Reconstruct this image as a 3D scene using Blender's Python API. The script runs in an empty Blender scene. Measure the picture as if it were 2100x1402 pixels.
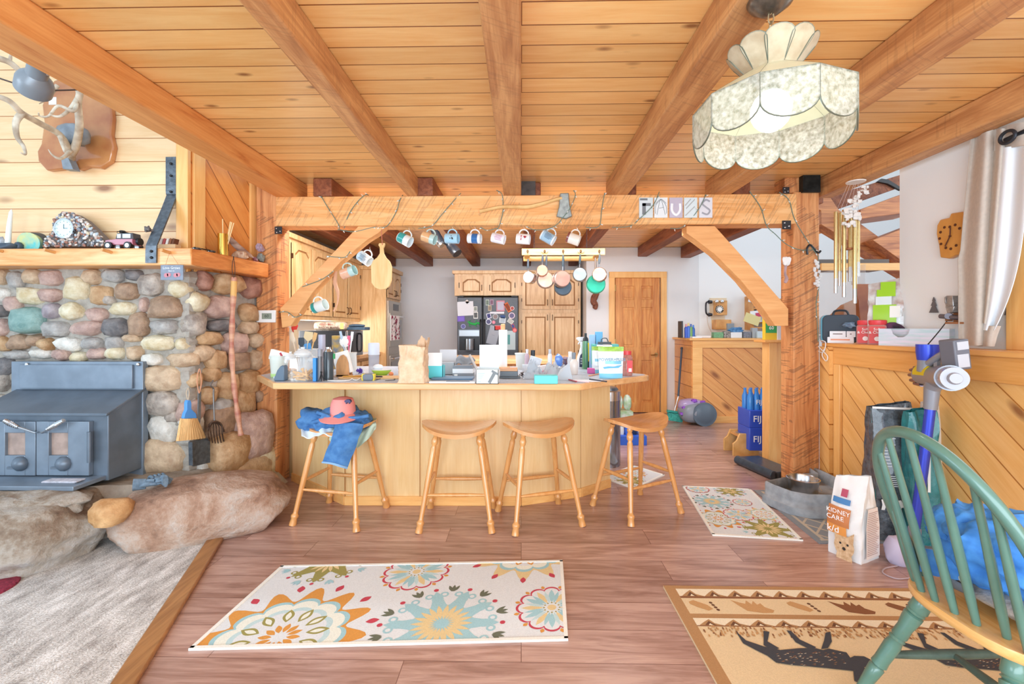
import bpy, math, random
from mathutils import Vector, Matrix, Euler, noise as mnoise
random.seed(7)
S = bpy.context.scene
COL = S.collection
# ---------------------------------------------------------------- camera, world, lights, exposure
TH, FPX, HC, HY = 0.0204, 930.0, 1.26, 672.0
CTH, STH = math.cos(TH), math.sin(TH)
cam_d = bpy.data.cameras.new('camera'); cam = bpy.data.objects.new('camera', cam_d); COL.objects.link(cam)
cam.location = (0, 0, HC); cam.rotation_euler = (math.pi/2, 0, TH)
cam_d.sensor_width = 36; cam_d.lens = FPX/2100*36; cam_d.shift_y = -(701-HY)/2100
cam_d.clip_start = 0.05
S.camera = cam
W = bpy.data.worlds.new('daylight'); S.world = W; W.use_nodes = True
bg = W.node_tree.nodes['Background']; bg.inputs[0].default_value = (0.68, 0.84, 1.0, 1); bg.inputs[1].default_value = 0.95
def area(name, loc, rot, sx, sy, power, col=(1, 1, 1), spread=math.pi):
    d = bpy.data.lights.new(name, 'AREA'); d.shape = 'RECTANGLE'; d.size = sx; d.size_y = sy
    d.energy = power; d.color = col; d.spread = spread
    o = bpy.data.objects.new(name, d); COL.objects.link(o); o.location = loc; o.rotation_euler = rot; return o
PI = math.pi
area('window_light_behind_camera', (0.2, -1.9, 1.2), (PI/2+0.38, 0, 0), 5.0, 2.0, 190, (0.75, 0.88, 1))
area('living_room_window_light', (-5.3, -1.2, 1.9), (0, -PI/2, 0), 1.8, 2.6, 75, (0.75, 0.88, 1))
area('hidden_kitchen_fill', (-0.4, 4.2, 2.33), (1.15, 0, 0), 3.4, 0.1, 48, (0.88, 0.94, 1))  # added fill lamp, hidden behind the girt, brightens the back of the kitchen
area('hidden_counter_fill', (-0.4, 4.0, 2.3), (0, 0, 0), 3.4, 0.1, 40, (0.88, 0.94, 1))  # unseen lamp added above the peninsula to brighten its top
area('kitchen_window_light', (-2.6, 5.4, 1.16), (0, -PI/2, 0), 0.3, 1.4, 14, (0.95, 0.98, 1))
area('stair_window_light', (5.2, 3.0, 2.6), (0, PI/2, 0), 2.4, 3.0, 40, (0.95, 0.98, 1))
S.view_settings.view_transform = 'Standard'; S.view_settings.look = 'None'
S.view_settings.exposure = 0.47; S.view_settings.gamma = 1.0; S.view_settings.use_curve_mapping = False
S.cycles.use_denoising = True
S.cycles.max_bounces = 7; S.cycles.diffuse_bounces = 4; S.cycles.glossy_bounces = 3; S.cycles.transparent_max_bounces = 10
S.cycles.transmission_bounces = 6; S.cycles.caustics_reflective = False; S.cycles.caustics_refractive = False
S.cycles.sample_clamp_indirect = 6
# ---------------------------------------------------------------- photo-pixel helpers (2100 x 1402 frame)
def ray(px, py):
    u = (px-1050)/FPX; v = (HY-py)/FPX
    return (u*CTH-STH, u*STH+CTH, v)
def P(px, py, Y):
    d = ray(px, py); t = Y/d[1]; return Vector((d[0]*t, Y, HC+d[2]*t))
def F(px, py, z=0.0):
    d = ray(px, py); t = (z-HC)/d[2]; return Vector((d[0]*t, d[1]*t, z))
def PXX(px, py, X):
    d = ray(px, py); t = X/d[0]; return Vector((X, d[1]*t, HC+d[2]*t))
def PL(px, py, a, b):          # vertical plane through a, b (xy)
    d = ray(px, py); nx, ny = b[1]-a[1], -(b[0]-a[0])
    t = (a[0]*nx+a[1]*ny)/(d[0]*nx+d[1]*ny); return Vector((d[0]*t, d[1]*t, HC+d[2]*t))
def XZ(pts, Y): return [(P(x, y, Y).x, P(x, y, Y).z) for x, y in pts]
def lin(h):
    if isinstance(h, (tuple, list)): return tuple(h[:3])+(1,)
    h = h.lstrip('#'); r = []
    for i in (0, 2, 4):
        c = int(h[i:i+2], 16)/255; r.append(c/12.92 if c <= 0.04045 else ((c+0.055)/1.055)**2.4)
    return tuple(r)+(1,)
# ---------------------------------------------------------------- materials
MC = {}
class NT:
    def __init__(s, name):
        s.m = bpy.data.materials.new(name); s.m.use_nodes = True; s.t = s.m.node_tree; s.b = s.t.nodes['Principled BSDF']
    def n(s, typ, **kw):
        nd = s.t.nodes.new(typ)
        for k, v in kw.items():
            if k.startswith('i_'): nd.inputs[k[2:].replace('_', ' ')].default_value = v
            else: setattr(nd, k, v)
        return nd
    def l(s, a, b): s.t.links.new(a, b)
    def math(s, op, a, b=None, c=None):
        nd = s.t.nodes.new('ShaderNodeMath'); nd.operation = op
        for i, x in enumerate((a, b, c)):
            if x is None: continue
            if isinstance(x, (int, float)): nd.inputs[i].default_value = x
            else: s.l(x, nd.inputs[i])
        return nd.outputs[0]
    def mix(s, f, a, b, mode='MIX'):
        nd = s.t.nodes.new('ShaderNodeMix'); nd.data_type = 'RGBA'; nd.blend_type = mode
        for i, x in ((0, f), (6, a), (7, b)):
            if isinstance(x, (int, float)): nd.inputs[i].default_value = x
            elif isinstance(x, (tuple, str)): nd.inputs[i].default_value = lin(x)
            else: s.l(x, nd.inputs[i])
        return nd.outputs[2]
    def ramp(s, f, stops):
        nd = s.t.nodes.new('ShaderNodeValToRGB'); cr = nd.color_ramp
        while len(cr.elements) < len(stops): cr.elements.new(0.5)
        for e, (p, c) in zip(cr.elements, stops): e.position = p; e.color = lin(c)
        s.l(f, nd.inputs[0]); return nd.outputs[0]
    def bump(s, h, strength=0.3, dist=0.01):
        nd = s.t.nodes.new('ShaderNodeBump'); nd.inputs['Strength'].default_value = strength; nd.inputs['Distance'].default_value = dist
        s.l(h, nd.inputs['Height']); s.l(nd.outputs[0], s.b.inputs['Normal'])
def M(col, rough=0.5, metal=0.0, var=0.0, scale=20, bump=0.0, trans=0.0, alpha=1.0, emis=0.0, ior=1.45, coat=0.0, sheen=0.0, col2=None, stretch=None):
    key = (str(col), rough, metal, var, scale, bump, trans, alpha, emis, coat, str(col2), stretch)
    if key in MC: return MC[key]
    t = NT('surface'); b = t.b; c = lin(col)
    b.inputs['Base Color'].default_value = c; b.inputs['Roughness'].default_value = rough; b.inputs['Metallic'].default_value = metal
    b.inputs['Transmission Weight'].default_value = trans; b.inputs['Alpha'].default_value = alpha; b.inputs['IOR'].default_value = ior
    b.inputs['Coat Weight'].default_value = coat; b.inputs['Sheen Weight'].default_value = sheen
    if emis: b.inputs['Emission Color'].default_value = c; b.inputs['Emission Strength'].default_value = emis
    if var or bump or col2:
        tc = t.n('ShaderNodeTexCoord'); v = tc.outputs['Object']
        if stretch:
            mp = t.n('ShaderNodeMapping'); mp.inputs['Scale'].default_value = stretch; t.l(v, mp.inputs[0]); v = mp.outputs[0]
        nz = t.n('ShaderNodeTexNoise', i_Scale=scale, i_Detail=9.0 if bump > 0.5 else 4.0, i_Roughness=0.62 if bump > 0.5 else 0.5); t.l(v, nz.inputs['Vector'])
        if var or col2:
            c2 = lin(col2) if col2 else tuple(x*(1-var) for x in c[:3])+(1,)
            t.l(t.ramp(nz.outputs[0], [(0.35, c2), (0.65, c)]), b.inputs['Base Color'])
        if bump: t.bump(nz.outputs[0], bump, 0.3/scale)
    MC[key] = t.m; return t.m
def wood(name, c1, c2, ax='xyz', rot=0.0, plank=None, groove='#6a4020', knots=0.0, rough=0.4, saw=0.0, scale=1.0, coat=0.15, tint=0.18, c3=None, grainc=1.0, kcol='#7a3c18', rings=True, bstr=0.25):
    """ax: which object axes run along the grain, across it, and in depth."""
    if name in MC: return MC[name]
    t = NT(name); b = t.b
    tc = t.n('ShaderNodeTexCoord'); sp = t.n('ShaderNodeSeparateXYZ'); t.l(tc.outputs['Object'], sp.inputs[0])
    cb = t.n('ShaderNodeCombineXYZ')
    for i, a in enumerate(ax): t.l(sp.outputs['xyz'.index(a)], cb.inputs[i])
    v = cb.outputs[0]
    if rot:
        mp = t.n('ShaderNodeMapping'); mp.inputs['Rotation'].default_value = (0, 0, rot); t.l(v, mp.inputs[0]); v = mp.outputs[0]
    brick = None
    if plank:
        br = t.n('ShaderNodeTexBrick', offset=0.37, offset_frequency=2); t.l(v, br.inputs['Vector'])
        br.inputs['Scale'].default_value = 1; br.inputs['Brick Width'].default_value = plank[0]; br.inputs['Row Height'].default_value = plank[1]
        br.inputs['Mortar Size'].default_value = plank[2]; br.inputs['Mortar Smooth'].default_value = 0.3
        br.inputs['Color1'].default_value = (0, 0, 0, 1); br.inputs['Color2'].default_value = (1, 1, 1, 1); br.inputs['Mortar'].default_value = (0.5, 0.5, 0.5, 1)
        brick = br
        vm = t.n('ShaderNodeVectorMath', operation='MULTIPLY'); t.l(br.outputs[0], vm.inputs[0]); vm.inputs[1].default_value = (7, 3, 5)
        va = t.n('ShaderNodeVectorMath', operation='ADD'); t.l(v, va.inputs[0]); t.l(vm.outputs[0], va.inputs[1]); v = va.outputs[0]
    m1 = t.n('ShaderNodeMapping'); m1.inputs['Scale'].default_value = (1.6*scale, 14*scale, 14*scale); t.l(v, m1.inputs[0])
    n1 = t.n('ShaderNodeTexNoise', i_Scale=1.0, i_Detail=5.0, i_Roughness=0.6, i_Distortion=1.2); t.l(m1.outputs[0], n1.inputs['Vector'])
    m2 = t.n('ShaderNodeMapping'); m2.inputs['Scale'].default_value = (5*scale, 110*scale, 110*scale); t.l(v, m2.inputs[0])
    n2 = t.n('ShaderNodeTexNoise', i_Scale=1.0, i_Detail=3.0); t.l(m2.outputs[0], n2.inputs['Vector'])
    f = t.math('ADD', t.math('MULTIPLY', n1.outputs[0], 0.75*grainc), t.math('MULTIPLY', n2.outputs[0], 0.25))
    stops = [(0.33, c2), (0.62, c1)] if not c3 else [(0.28, c3), (0.42, c2), (0.62, c1)]
    col = t.ramp(f, stops)
    if brick:
        col = t.mix(tint, col, t.mix(br.outputs[0], c2, c1), 'MIX')
        tv = t.math('ADD', t.math('MULTIPLY', br.outputs[0], tint), 1-tint/2)
        cc = t.n('ShaderNodeCombineXYZ'); [t.l(tv, cc.inputs[i]) for i in range(3)]
        col = t.mix(1.0, col, cc.outputs[0], 'MULTIPLY')
    if knots:
        mk = t.n('ShaderNodeMapping'); mk.inputs['Scale'].default_value = (2.2, 5.2, 5.2); t.l(v, mk.inputs[0])
        vo = t.n('ShaderNodeTexVoronoi', i_Scale=knots); t.l(mk.outputs[0], vo.inputs['Vector'])
        kf = t.math('LESS_THAN', vo.outputs['Distance'], 0.085)
        kw = t.math('MULTIPLY', t.math('SUBTRACT', 0.16, vo.outputs['Distance']), 9.0)
        nd = t.n('ShaderNodeClamp'); t.l(kw, nd.inputs[0])
        col = t.mix(t.math('MULTIPLY', nd.outputs[0], 0.8), col, kcol)
    if saw:
        ms = t.n('ShaderNodeMapping'); ms.inputs['Rotation'].default_value = (0, 0, -1.05); t.l(cb.outputs[0], ms.inputs[0])
        ns = t.n('ShaderNodeTexNoise', i_Scale=1.0, i_Detail=2.0); m3 = t.n('ShaderNodeMapping'); m3.inputs['Scale'].default_value = (5, 85, 5)
        t.l(ms.outputs[0], m3.inputs[0]); t.l(m3.outputs[0], ns.inputs['Vector'])
        np_ = t.n('ShaderNodeTexNoise', i_Scale=4.0, i_Detail=2.0); t.l(v, np_.inputs['Vector'])
        sf = t.math('MULTIPLY', t.math('GREATER_THAN', ns.outputs[0], 0.56), t.math('GREATER_THAN', np_.outputs[0], 0.46))
        col = t.mix(t.math('MULTIPLY', sf, saw*0.75), col, '#6e4a36')
    if brick:
        col = t.mix(br.outputs['Fac'], col, groove)
        hb = t.math('SUBTRACT', t.math('MULTIPLY', n2.outputs[0], 0.15), br.outputs['Fac']); t.bump(hb, bstr*1.6, 0.004)
    else: t.bump(f, bstr, 0.004)
    t.l(col, b.inputs['Base Color']); b.inputs['Roughness'].default_value = rough; b.inputs['Coat Weight'].default_value = coat
    b.inputs['Coat Roughness'].default_value = 0.25
    MC[name] = t.m; return t.m
# ---------------------------------------------------------------- mesh builder
class MB:
    def __init__(s): s.v = []; s.f = []; s.mi = []; s.m = 0; s.T = None
    def add(s, vs, fs, m=None):
        k = len(s.v)
        if s.T is not None: vs = [s.T @ Vector(v) for v in vs]
        s.v += [tuple(v) for v in vs]; s.f += [tuple(i+k for i in f) for f in fs]; s.mi += [s.m if m is None else m]*len(fs); return s
    def box(s, a, b, m=None):
        x0, y0, z0 = a; x1, y1, z1 = b
        vs = [(x0, y0, z0), (x1, y0, z0), (x1, y1, z0), (x0, y1, z0), (x0, y0, z1), (x1, y0, z1), (x1, y1, z1), (x0, y1, z1)]
        return s.add(vs, [(0, 3, 2, 1), (4, 5, 6, 7), (0, 1, 5, 4), (1, 2, 6, 5), (2, 3, 7, 6), (3, 0, 4, 7)], m)
    def cb(s, c, d, rz=0, m=None, R=None):
        R = R or Matrix.Rotation(rz, 3, 'Z'); c = Vector(c)
        vs = [c+R @ Vector((x*d[0]/2, y*d[1]/2, z*d[2]/2)) for z in (-1, 1) for x, y in ((-1, -1), (1, -1), (1, 1), (-1, 1))]
        return s.add(vs, [(0, 3, 2, 1), (4, 5, 6, 7), (0, 1, 5, 4), (1, 2, 6, 5), (2, 3, 7, 6), (3, 0, 4, 7)], m)
    def prism(s, poly, a, b, ax='xy', m=None, fl=None):
        """poly in plane ax, extruded a..b along the remaining axis"""
        def mk(u, v, w): return {'xy': (u, v, w), 'xz': (u, w, v), 'yz': (w, u, v)}[ax]
        n = len(poly); vs = [mk(u, v, a) for u, v in poly]+[mk(u, v, b) for u, v in poly]
        return s.add(vs, [tuple(range(n))[::-1], tuple(range(n, 2*n))]+[(i, (i+1) % n, n+(i+1) % n, n+i) for i in range(n)], m)
    def cyl(s, p, q, r, r2=None, n=12, m=None): return s.tube([p, q], [r, r if r2 is None else r2], n, m)
    def tube(s, pts, r, n=8, m=None, closed=False, flat=None):
        pts = [Vector(p) for p in pts]; k = len(pts); rs = r if isinstance(r, (list, tuple)) else [r]*k
        vs = []; up = None
        for i in range(k):
            if closed: d = pts[(i+1) % k]-pts[i-1]
            else: d = pts[min(i+1, k-1)]-pts[max(i-1, 0)]
            d.normalize()
            if up is None: up = Vector((0, 0, 1)) if abs(d.z) < 0.9 else Vector((1, 0, 0))
            x = (up-d*up.dot(d)); x = x.normalized() if x.length > 1e-6 else d.orthogonal().normalized()
            y = d.cross(x); up = x
            for j in range(n):
                a = 2*PI*j/n; cx, cy = math.cos(a), math.sin(a)*(flat or 1); vs.append(pts[i]+(x*cx+y*cy)*rs[i])
        fs = []
        for i in range(k if closed else k-1):
            for j in range(n):
                a, b2 = i*n+j, i*n+(j+1) % n; i2 = ((i+1) % k)*n; fs.append((a, b2, i2+(j+1) % n, i2+j))
        if not closed: fs += [tuple(range(n))[::-1], tuple(range((k-1)*n, k*n))]
        return s.add(vs, fs, m)
    def lathe(s, prof, c=(0, 0, 0), n=20, m=None, T=None, sx=1, sy=1, capt=True, capb=True):
        c = Vector(c); vs = []; k = len(prof)
        for r, z in prof:
            for j in range(n):
                a = 2*PI*j/n; p = Vector((r*math.cos(a)*sx, r*math.sin(a)*sy, z)); vs.append(c+(T @ p if T else p))
        fs = [(i*n+j, i*n+(j+1) % n, (i+1)*n+(j+1) % n, (i+1)*n+j) for i in range(k-1) for j in range(n)]
        if capb and prof[0][0] > 1e-4: fs.append(tuple(range(n))[::-1])
        if capt and prof[-1][0] > 1e-4: fs.append(tuple(range((k-1)*n, k*n)))
        return s.add(vs, fs, m)
    def sph(s, c, r, n=14, m=None, R=None):
        r = (r, r, r) if isinstance(r, (int, float)) else r
        pr = [(math.sin(PI*i/(n//2)), -math.cos(PI*i/(n//2))) for i in range(n//2+1)]; c = Vector(c); vs = []
        for a, z in pr:
            for j in range(n):
                t = 2*PI*j/n; p = Vector((a*math.cos(t)*r[0], a*math.sin(t)*r[1], z*r[2])); vs.append(c+(R @ p if R else p))
        k = n//2
        return s.add(vs, [(i*n+j, i*n+(j+1) % n, (i+1)*n+(j+1) % n, (i+1)*n+j) for i in range(k) for j in range(n)], m)
    def grid(s, fn, nu, nv, m=None, thick=0.0):
        vs = [Vector(fn(i/nu, j/nv)) for j in range(nv+1) for i in range(nu+1)]; w = nu+1
        fs = [(j*w+i, j*w+i+1, (j+1)*w+i+1, (j+1)*w+i) for j in range(nv) for i in range(nu)]
        if thick:
            N = len(vs); nr = [Vector() for _ in vs]
            for f in fs:
                nn = (vs[f[1]]-vs[f[0]]).cross(vs[f[3]]-vs[f[0]])
                for i in f: nr[i] += nn
            vs2 = [v-(q.normalized() if q.length > 0 else Vector((0, 0, 1)))*thick for v, q in zip(vs, nr)]
            bd = [i for i in range(nu)]; ed = [(i, i+1) for i in range(nu)]+[(j*w+nu, (j+1)*w+nu) for j in range(nv)]+[(nv*w+i+1, nv*w+i) for i in range(nu)[::-1]]+[((j+1)*w, j*w) for j in range(nv)[::-1]]
            fs = fs+[tuple(i+N for i in f[::-1]) for f in fs]+[(b, a, a+N, b+N) for a, b in ed]; vs = vs+vs2
        return s.add(vs, fs, m)
    def rock(s, c, r, seed=0, R=None, n=14, amp=0.22, m=None, freq=1.3, fine=0.0):
        c = Vector(c); k = n//2; vs = []; o = Vector((seed*3.7, seed*1.3, seed*7.1))
        for i in range(k+1):
            a = PI*i/k
            for j in range(n):
                t = 2*PI*j/n; d = Vector((math.sin(a)*math.cos(t), math.sin(a)*math.sin(t), -math.cos(a)))
                q = max(abs(d.x), abs(d.y), abs(d.z)); w = 1+(0.55*(1/q-1))*0.55
                w *= 1+amp*mnoise.noise(d*freq+o)+amp*0.35*mnoise.noise(d*freq*3+o)+(fine*mnoise.noise(d*11+o)+fine*.6*mnoise.noise(d*27+o) if fine else 0)
                p = Vector((d.x*r[0], d.y*r[1], d.z*r[2]))*w; vs.append(c+(R @ p if R else p))
        return s.add(vs, [(i*n+j, i*n+(j+1) % n, (i+1)*n+(j+1) % n, (i+1)*n+j) for i in range(k) for j in range(n)], m)
    def text(s, txt, pos, size, R=None, m=None, depth=0.0008, align='CENTER', bold=0.0):
        """flat lettering; R maps (right, up, out) to the world"""
        cu = bpy.data.curves.new('t', 'FONT'); cu.body = txt; cu.size = 1; cu.align_x = align; cu.align_y = 'CENTER'; cu.offset = bold
        cu.resolution_u = 2
        ob = bpy.data.objects.new('t', cu); COL.objects.link(ob); dg = bpy.context.evaluated_depsgraph_get(); dg.update()
        me = bpy.data.meshes.new_from_object(ob.evaluated_get(dg)); R = R or FRONT
        vs = [Vector(pos)+R @ Vector((v.co.x*size, v.co.y*size, depth)) for v in me.vertices]; fs = [tuple(p.vertices) for p in me.polygons]
        bpy.data.objects.remove(ob); bpy.data.curves.remove(cu); bpy.data.meshes.remove(me)
        return s.add(vs, fs, m)
    def disc(s, c, r, R=None, n=16, m=None, ry=None, depth=0.0):
        R = R or FRONT; c = Vector(c)
        return s.add([c+R @ Vector((r*math.cos(2*PI*i/n), (ry or r)*math.sin(2*PI*i/n), depth)) for i in range(n)], [tuple(range(n))], m)
    def poly(s, pts, m=None): return s.add(pts, [tuple(range(len(pts)))], m)
    def build(s, name, mats, parent=None, world=True, bev=0.0, sub=0, ang=40, struct=False, flat=False):
        if not isinstance(mats, (list, tuple)): mats = [mats]
        vs = s.v; loc = Vector((0, 0, 0))
        if parent is not None:
            if world:
                Mi = wm(parent).inverted(); vs = [tuple(Mi @ Vector(v)) for v in vs]
        elif not struct:
            xs = [v[0] for v in vs]; ys = [v[1] for v in vs]; zs = [v[2] for v in vs]
            loc = Vector(((min(xs)+max(xs))/2, (min(ys)+max(ys))/2, min(zs))); vs = [(v[0]-loc.x, v[1]-loc.y, v[2]-loc.z) for v in vs]
        me = bpy.data.meshes.new(name); me.from_pydata(vs, [], s.f); me.validate(clean_customdata=False)
        for mm in mats: me.materials.append(mm)
        if len(mats) > 1 and len(me.polygons) == len(s.mi): me.polygons.foreach_set('material_index', s.mi)
        if not flat: me.shade_smooth(); me.set_sharp_from_angle(angle=math.radians(ang))
        me.update()
        o = bpy.data.objects.new(name, me); COL.objects.link(o); o.location = loc
        if parent is not None: o.parent = parent
        if bev:
            b = o.modifiers.new('bev', 'BEVEL'); b.width = bev; b.segments = 2; b.limit_method = 'ANGLE'; b.angle_limit = math.radians(50)
        if sub: q = o.modifiers.new('sub', 'SUBSURF'); q.levels = sub; q.render_levels = sub
        if struct: o['kind'] = 'structure'
        return o
FRONT = Matrix(((1, 0, 0), (0, 0, -1), (0, 1, 0)))       # (right, up, out) -> faces the camera (-Y)
def wm(o):
    m = Matrix.LocRotScale(o.location, o.rotation_euler, o.scale)
    return wm(o.parent) @ m if o.parent else m
def tag(o, label, cat, group=None, kind=None):
    o['label'] = label; o['category'] = cat
    if group: o['group'] = group
    if kind: o['kind'] = kind
    return o
def thing(name, label, cat, loc=(0, 0, 0), rz=0.0, group=None, rot=None):
    o = bpy.data.objects.new(name, None); COL.objects.link(o); o.empty_display_size = 0.05
    o.location = loc; o.rotation_euler = rot or (0, 0, rz); return tag(o, label, cat, group)
def one(mb, name, mats, label, cat, group=None, **kw): return tag(mb.build(name, mats, **kw), label, cat, group)
def dup(root, loc=None, rz=None, label=None, group=None):
    r = root.copy(); COL.objects.link(r)
    if loc is not None: r.location = loc
    if rz is not None: r.rotation_euler = (0, 0, rz)
    if label: r['label'] = label
    if group: r['group'] = group
    for ch in list(root.children):
        c = ch.copy(); COL.objects.link(c); c.parent = r
        for g in list(ch.children): d = g.copy(); COL.objects.link(d); d.parent = c
    return r
def rp(x0, y0, x1, y1, r, n=4):        # rounded rectangle outline
    out = []
    for cx, cy, a0 in ((x1-r, y0+r, -PI/2), (x1-r, y1-r, 0), (x0+r, y1-r, PI/2), (x0+r, y0+r, PI)):
        for i in range(n+1): a = a0+PI/2*i/n; out.append((cx+r*math.cos(a), cy+r*math.sin(a)))
    return out
def smooth_line(pts, k=5):             # Catmull-Rom through points
    pts = [Vector(p) for p in pts]; out = []
    for i in range(len(pts)-1):
        a, b, c, d = pts[max(i-1, 0)], pts[i], pts[i+1], pts[min(i+2, len(pts)-1)]
        for j in range(k):
            t = j/k; out.append(0.5*((2*b)+(c-a)*t+(2*a-5*b+4*c-d)*t*t+(3*b-a-3*c+d)*t**3))
    return out+[pts[-1]]
# ---------------------------------------------------------------- wood materials
W_CEIL = wood('pine_ceiling_boards', '#fccf8a', '#eeb066', 'xyz', plank=(40, 0.128, 0.0035), groove='#8a4c1c', knots=1.5, rough=0.35, tint=0.22)
W_PINE = wood('pine_wall_boards', '#f6d2a2', '#ecbd86', 'xzy', plank=(40, 0.16, 0.003), groove='#a8662e', knots=0.8, rough=0.4, tint=0.14)
W_FLOOR = wood('laminate_floor', '#c8a69a', '#9c766a', 'xyz', plank=(1.2, 0.19, 0.0016), groove='#6f4338', rough=0.28, tint=0.16, c3='#6d4a3e', coat=0.35, scale=1.2)
W_DIAG = wood('diagonal_pine_boards', '#f3c07a', '#e8ab5e', 'yzx', rot=math.radians(-42), plank=(40, 0.14, 0.004), groove='#b4702c', knots=0.9, tint=0.12, rough=0.35)
W_DIAGX = wood('diagonal_pine_boards_frontal', '#e8ab68', '#d9924f', 'xzy', rot=math.radians(40), plank=(40, 0.14, 0.004), groove='#9a5524', knots=0.7, tint=0.14, rough=0.35)
W_DIAGL = wood('diagonal_pine_boards_by_chimney', '#e9a055', '#d4813a', 'yzx', rot=math.radians(52), plank=(40, 0.13, 0.004), groove='#a05a24', knots=0.8, tint=0.12, rough=0.4)
W_GIRT = wood('sawn_girt', '#f6c184', '#e9a560', 'xzy', saw=0.35, rough=0.55, coat=0, c3='#c98246')
W_BEAM = wood('ceiling_beam', '#dba46c', '#bb7f4e', 'yxz', saw=0.2, rough=0.5, coat=0, c3='#94603a')
W_BEAMO = wood('orange_beam', '#eaa866', '#d99050', 'yxz', rough=0.5, coat=0, c3='#b9622c')
W_POST = wood('sawn_post', '#e2a066', '#c37c48', 'zxy', saw=0.65, rough=0.6, coat=0, c3='#8f5230')
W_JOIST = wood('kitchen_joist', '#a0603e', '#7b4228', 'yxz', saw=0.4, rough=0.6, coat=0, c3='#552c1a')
W_TRIM = wood('pine_trim', '#f6c179', '#ebab60', 'zxy', rough=0.35)
W_TRIMX = wood('pine_trim_long', '#f6c179', '#e8a75c', 'xzy', rough=0.35)
W_TRIMY = wood('pine_trim_deep', '#f3b469', '#e39c4c', 'yzx', rough=0.35)
W_BRACE = wood('brace_wood', '#f4b878', '#e29c5c', 'xzy', rough=0.45, coat=0.1)
W_CAB = wood('hickory_cabinet', '#e6c08c', '#d3a46c', 'zxy', rough=0.4, c3='#b5824e')
W_PANEL = wood('birch_panel', '#f1d09a', '#e7bf83', 'zxy', rough=0.35, grainc=0.9)
W_EDGE = wood('oak_edge', '#ecc08a', '#d8a067', 'xzy', rough=0.35)
W_STOOL = wood('honey_oak', '#e3a868', '#cf8d4c', 'zxy', rough=0.22, coat=0.5)
W_DOOR = wood('fir_door', '#e6a45a', '#c97c3a', 'zxy', rough=0.35, c3='#b0642c')
W_MANT = wood('mantel_wood', '#f5bf83', '#e49c58', 'xzy', rough=0.35, c3='#c87f40')
MP = {'wall': M('#e4e3e2', 0.9, var=0.03, scale=3), 'white': M('#f1f1ef', 0.6)}
BLK = M('#2a2b2e', 0.45); IRON = M('#3c3f45', 0.5, metal=0.6); STEEL = M('#c9ccd0', 0.25, metal=1.0); CHROME = M('#e5e7ea', 0.12, metal=1.0)
DARK = M('#1c1d20', 0.4); WHT = M('#f4f4f2', 0.5); GLASS = M('#ffffff', 0.03, trans=1.0, ior=1.12)
def clear(c='#eef4f6', a=0.25, r=0.1): return M(c, r, alpha=a)
ZC, ZB, GY = 2.455, 2.31, 3.6
# ---------------------------------------------------------------- floor
b = MB(); b.box((-2.6, -2.2, -0.1), (6.5, 8.2, 0)); b.build('floor', W_FLOOR, struct=True)
carp = NT('carpet'); tc = carp.n('ShaderNodeTexCoord'); mp = carp.n('ShaderNodeMapping'); mp.inputs['Scale'].default_value = (14, 5, 5); mp.inputs['Rotation'].default_value = (0, 0, 0.5)
carp.l(tc.outputs['Object'], mp.inputs[0]); n1 = carp.n('ShaderNodeTexNoise', i_Scale=1.0, i_Detail=6.0, i_Roughness=0.7); carp.l(mp.outputs[0], n1.inputs['Vector'])
n2 = carp.n('ShaderNodeTexNoise', i_Scale=150.0, i_Detail=3.0); carp.l(tc.outputs['Object'], n2.inputs['Vector'])
ff = carp.math('ADD', carp.math('MULTIPLY', n1.outputs[0], 0.6), carp.math('MULTIPLY', n2.outputs[0], 0.4))
carp.l(carp.ramp(ff, [(0.38, '#948e8a'), (0.5, '#c6c2be'), (0.62, '#f0eeec')]), carp.b.inputs['Base Color']); carp.b.inputs['Roughness'].default_value = 1; carp.bump(n2.outputs[0], 0.6, 0.006)
ca, cb_ = F(430, 1128), F(258, 1402); dv = (ca-cb_).normalized(); nl = Vector((-dv.y, dv.x, 0))
far = ca+dv*0.9; near = cb_-dv*3.2
b = MB(); poly = [(far.x, far.y), (near.x, near.y), (-5.5, near.y), (-5.5, 3.4), (far.x-0.3, 3.4)]
b.prism(poly, 0.0, 0.006); o = b.build('carpet', carp.m); tag(o, 'light grey speckled wall-to-wall carpet before the boulder hearth', 'carpet'); o['kind'] = 'structure'; o.name = 'floor_carpet'
b = MB(); w = 0.042; q = [far+nl*w, near+nl*w, near-nl*w, far-nl*w]; b.prism([(v.x, v.y) for v in q], 0.0, 0.022)
b.build('trim_1', wood('threshold_wood', '#b5824e', '#86582f', 'yxz', rough=0.4), struct=True, bev=0.006)
# ---------------------------------------------------------------- ceiling, beams
b = MB(); b.box((-1.95, -1.6, ZC), (P(1690, 360, GY).x+0.12, 7.9, ZC+0.05)); b.box((-2.9, GY+0.1, ZC), (-1.95, 7.9, ZC+0.05)); b.build('ceiling', W_CEIL, struct=True)
def beam(name, x0, x1, y0, y1, mat, z0=ZB, z1=ZC-0.001, label='', group=None, bev=0.008):
    b = MB(); b.box((x0, y0, z0), (x1, y1, z1)); return one(b, name, mat, label, 'beam', group, bev=bev)
def xg(px): return P(px, 400, GY).x
bl = [(565, 612, W_BEAMO, 'thick orange ceiling beam over the fireplace edge'), (835, 858, W_BEAM, 'narrow sawn ceiling beam between fireplace and middle beam'),
      (1033, 1069, W_BEAM, 'sawn ceiling beam running overhead through the middle of the room'), (1250, 1288, W_BEAM, 'ceiling beam carrying the glass chandelier'),
      (1462, 1500, W_BEAM, 'ceiling beam directly beyond the chandelier toward the wall')]
for x0, x1, mt, lb in bl: beam('ceiling_beam', xg(x0), xg(x1), -1.5, GY+0.16, mt, label=lb, group='room ceiling beams')
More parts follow.
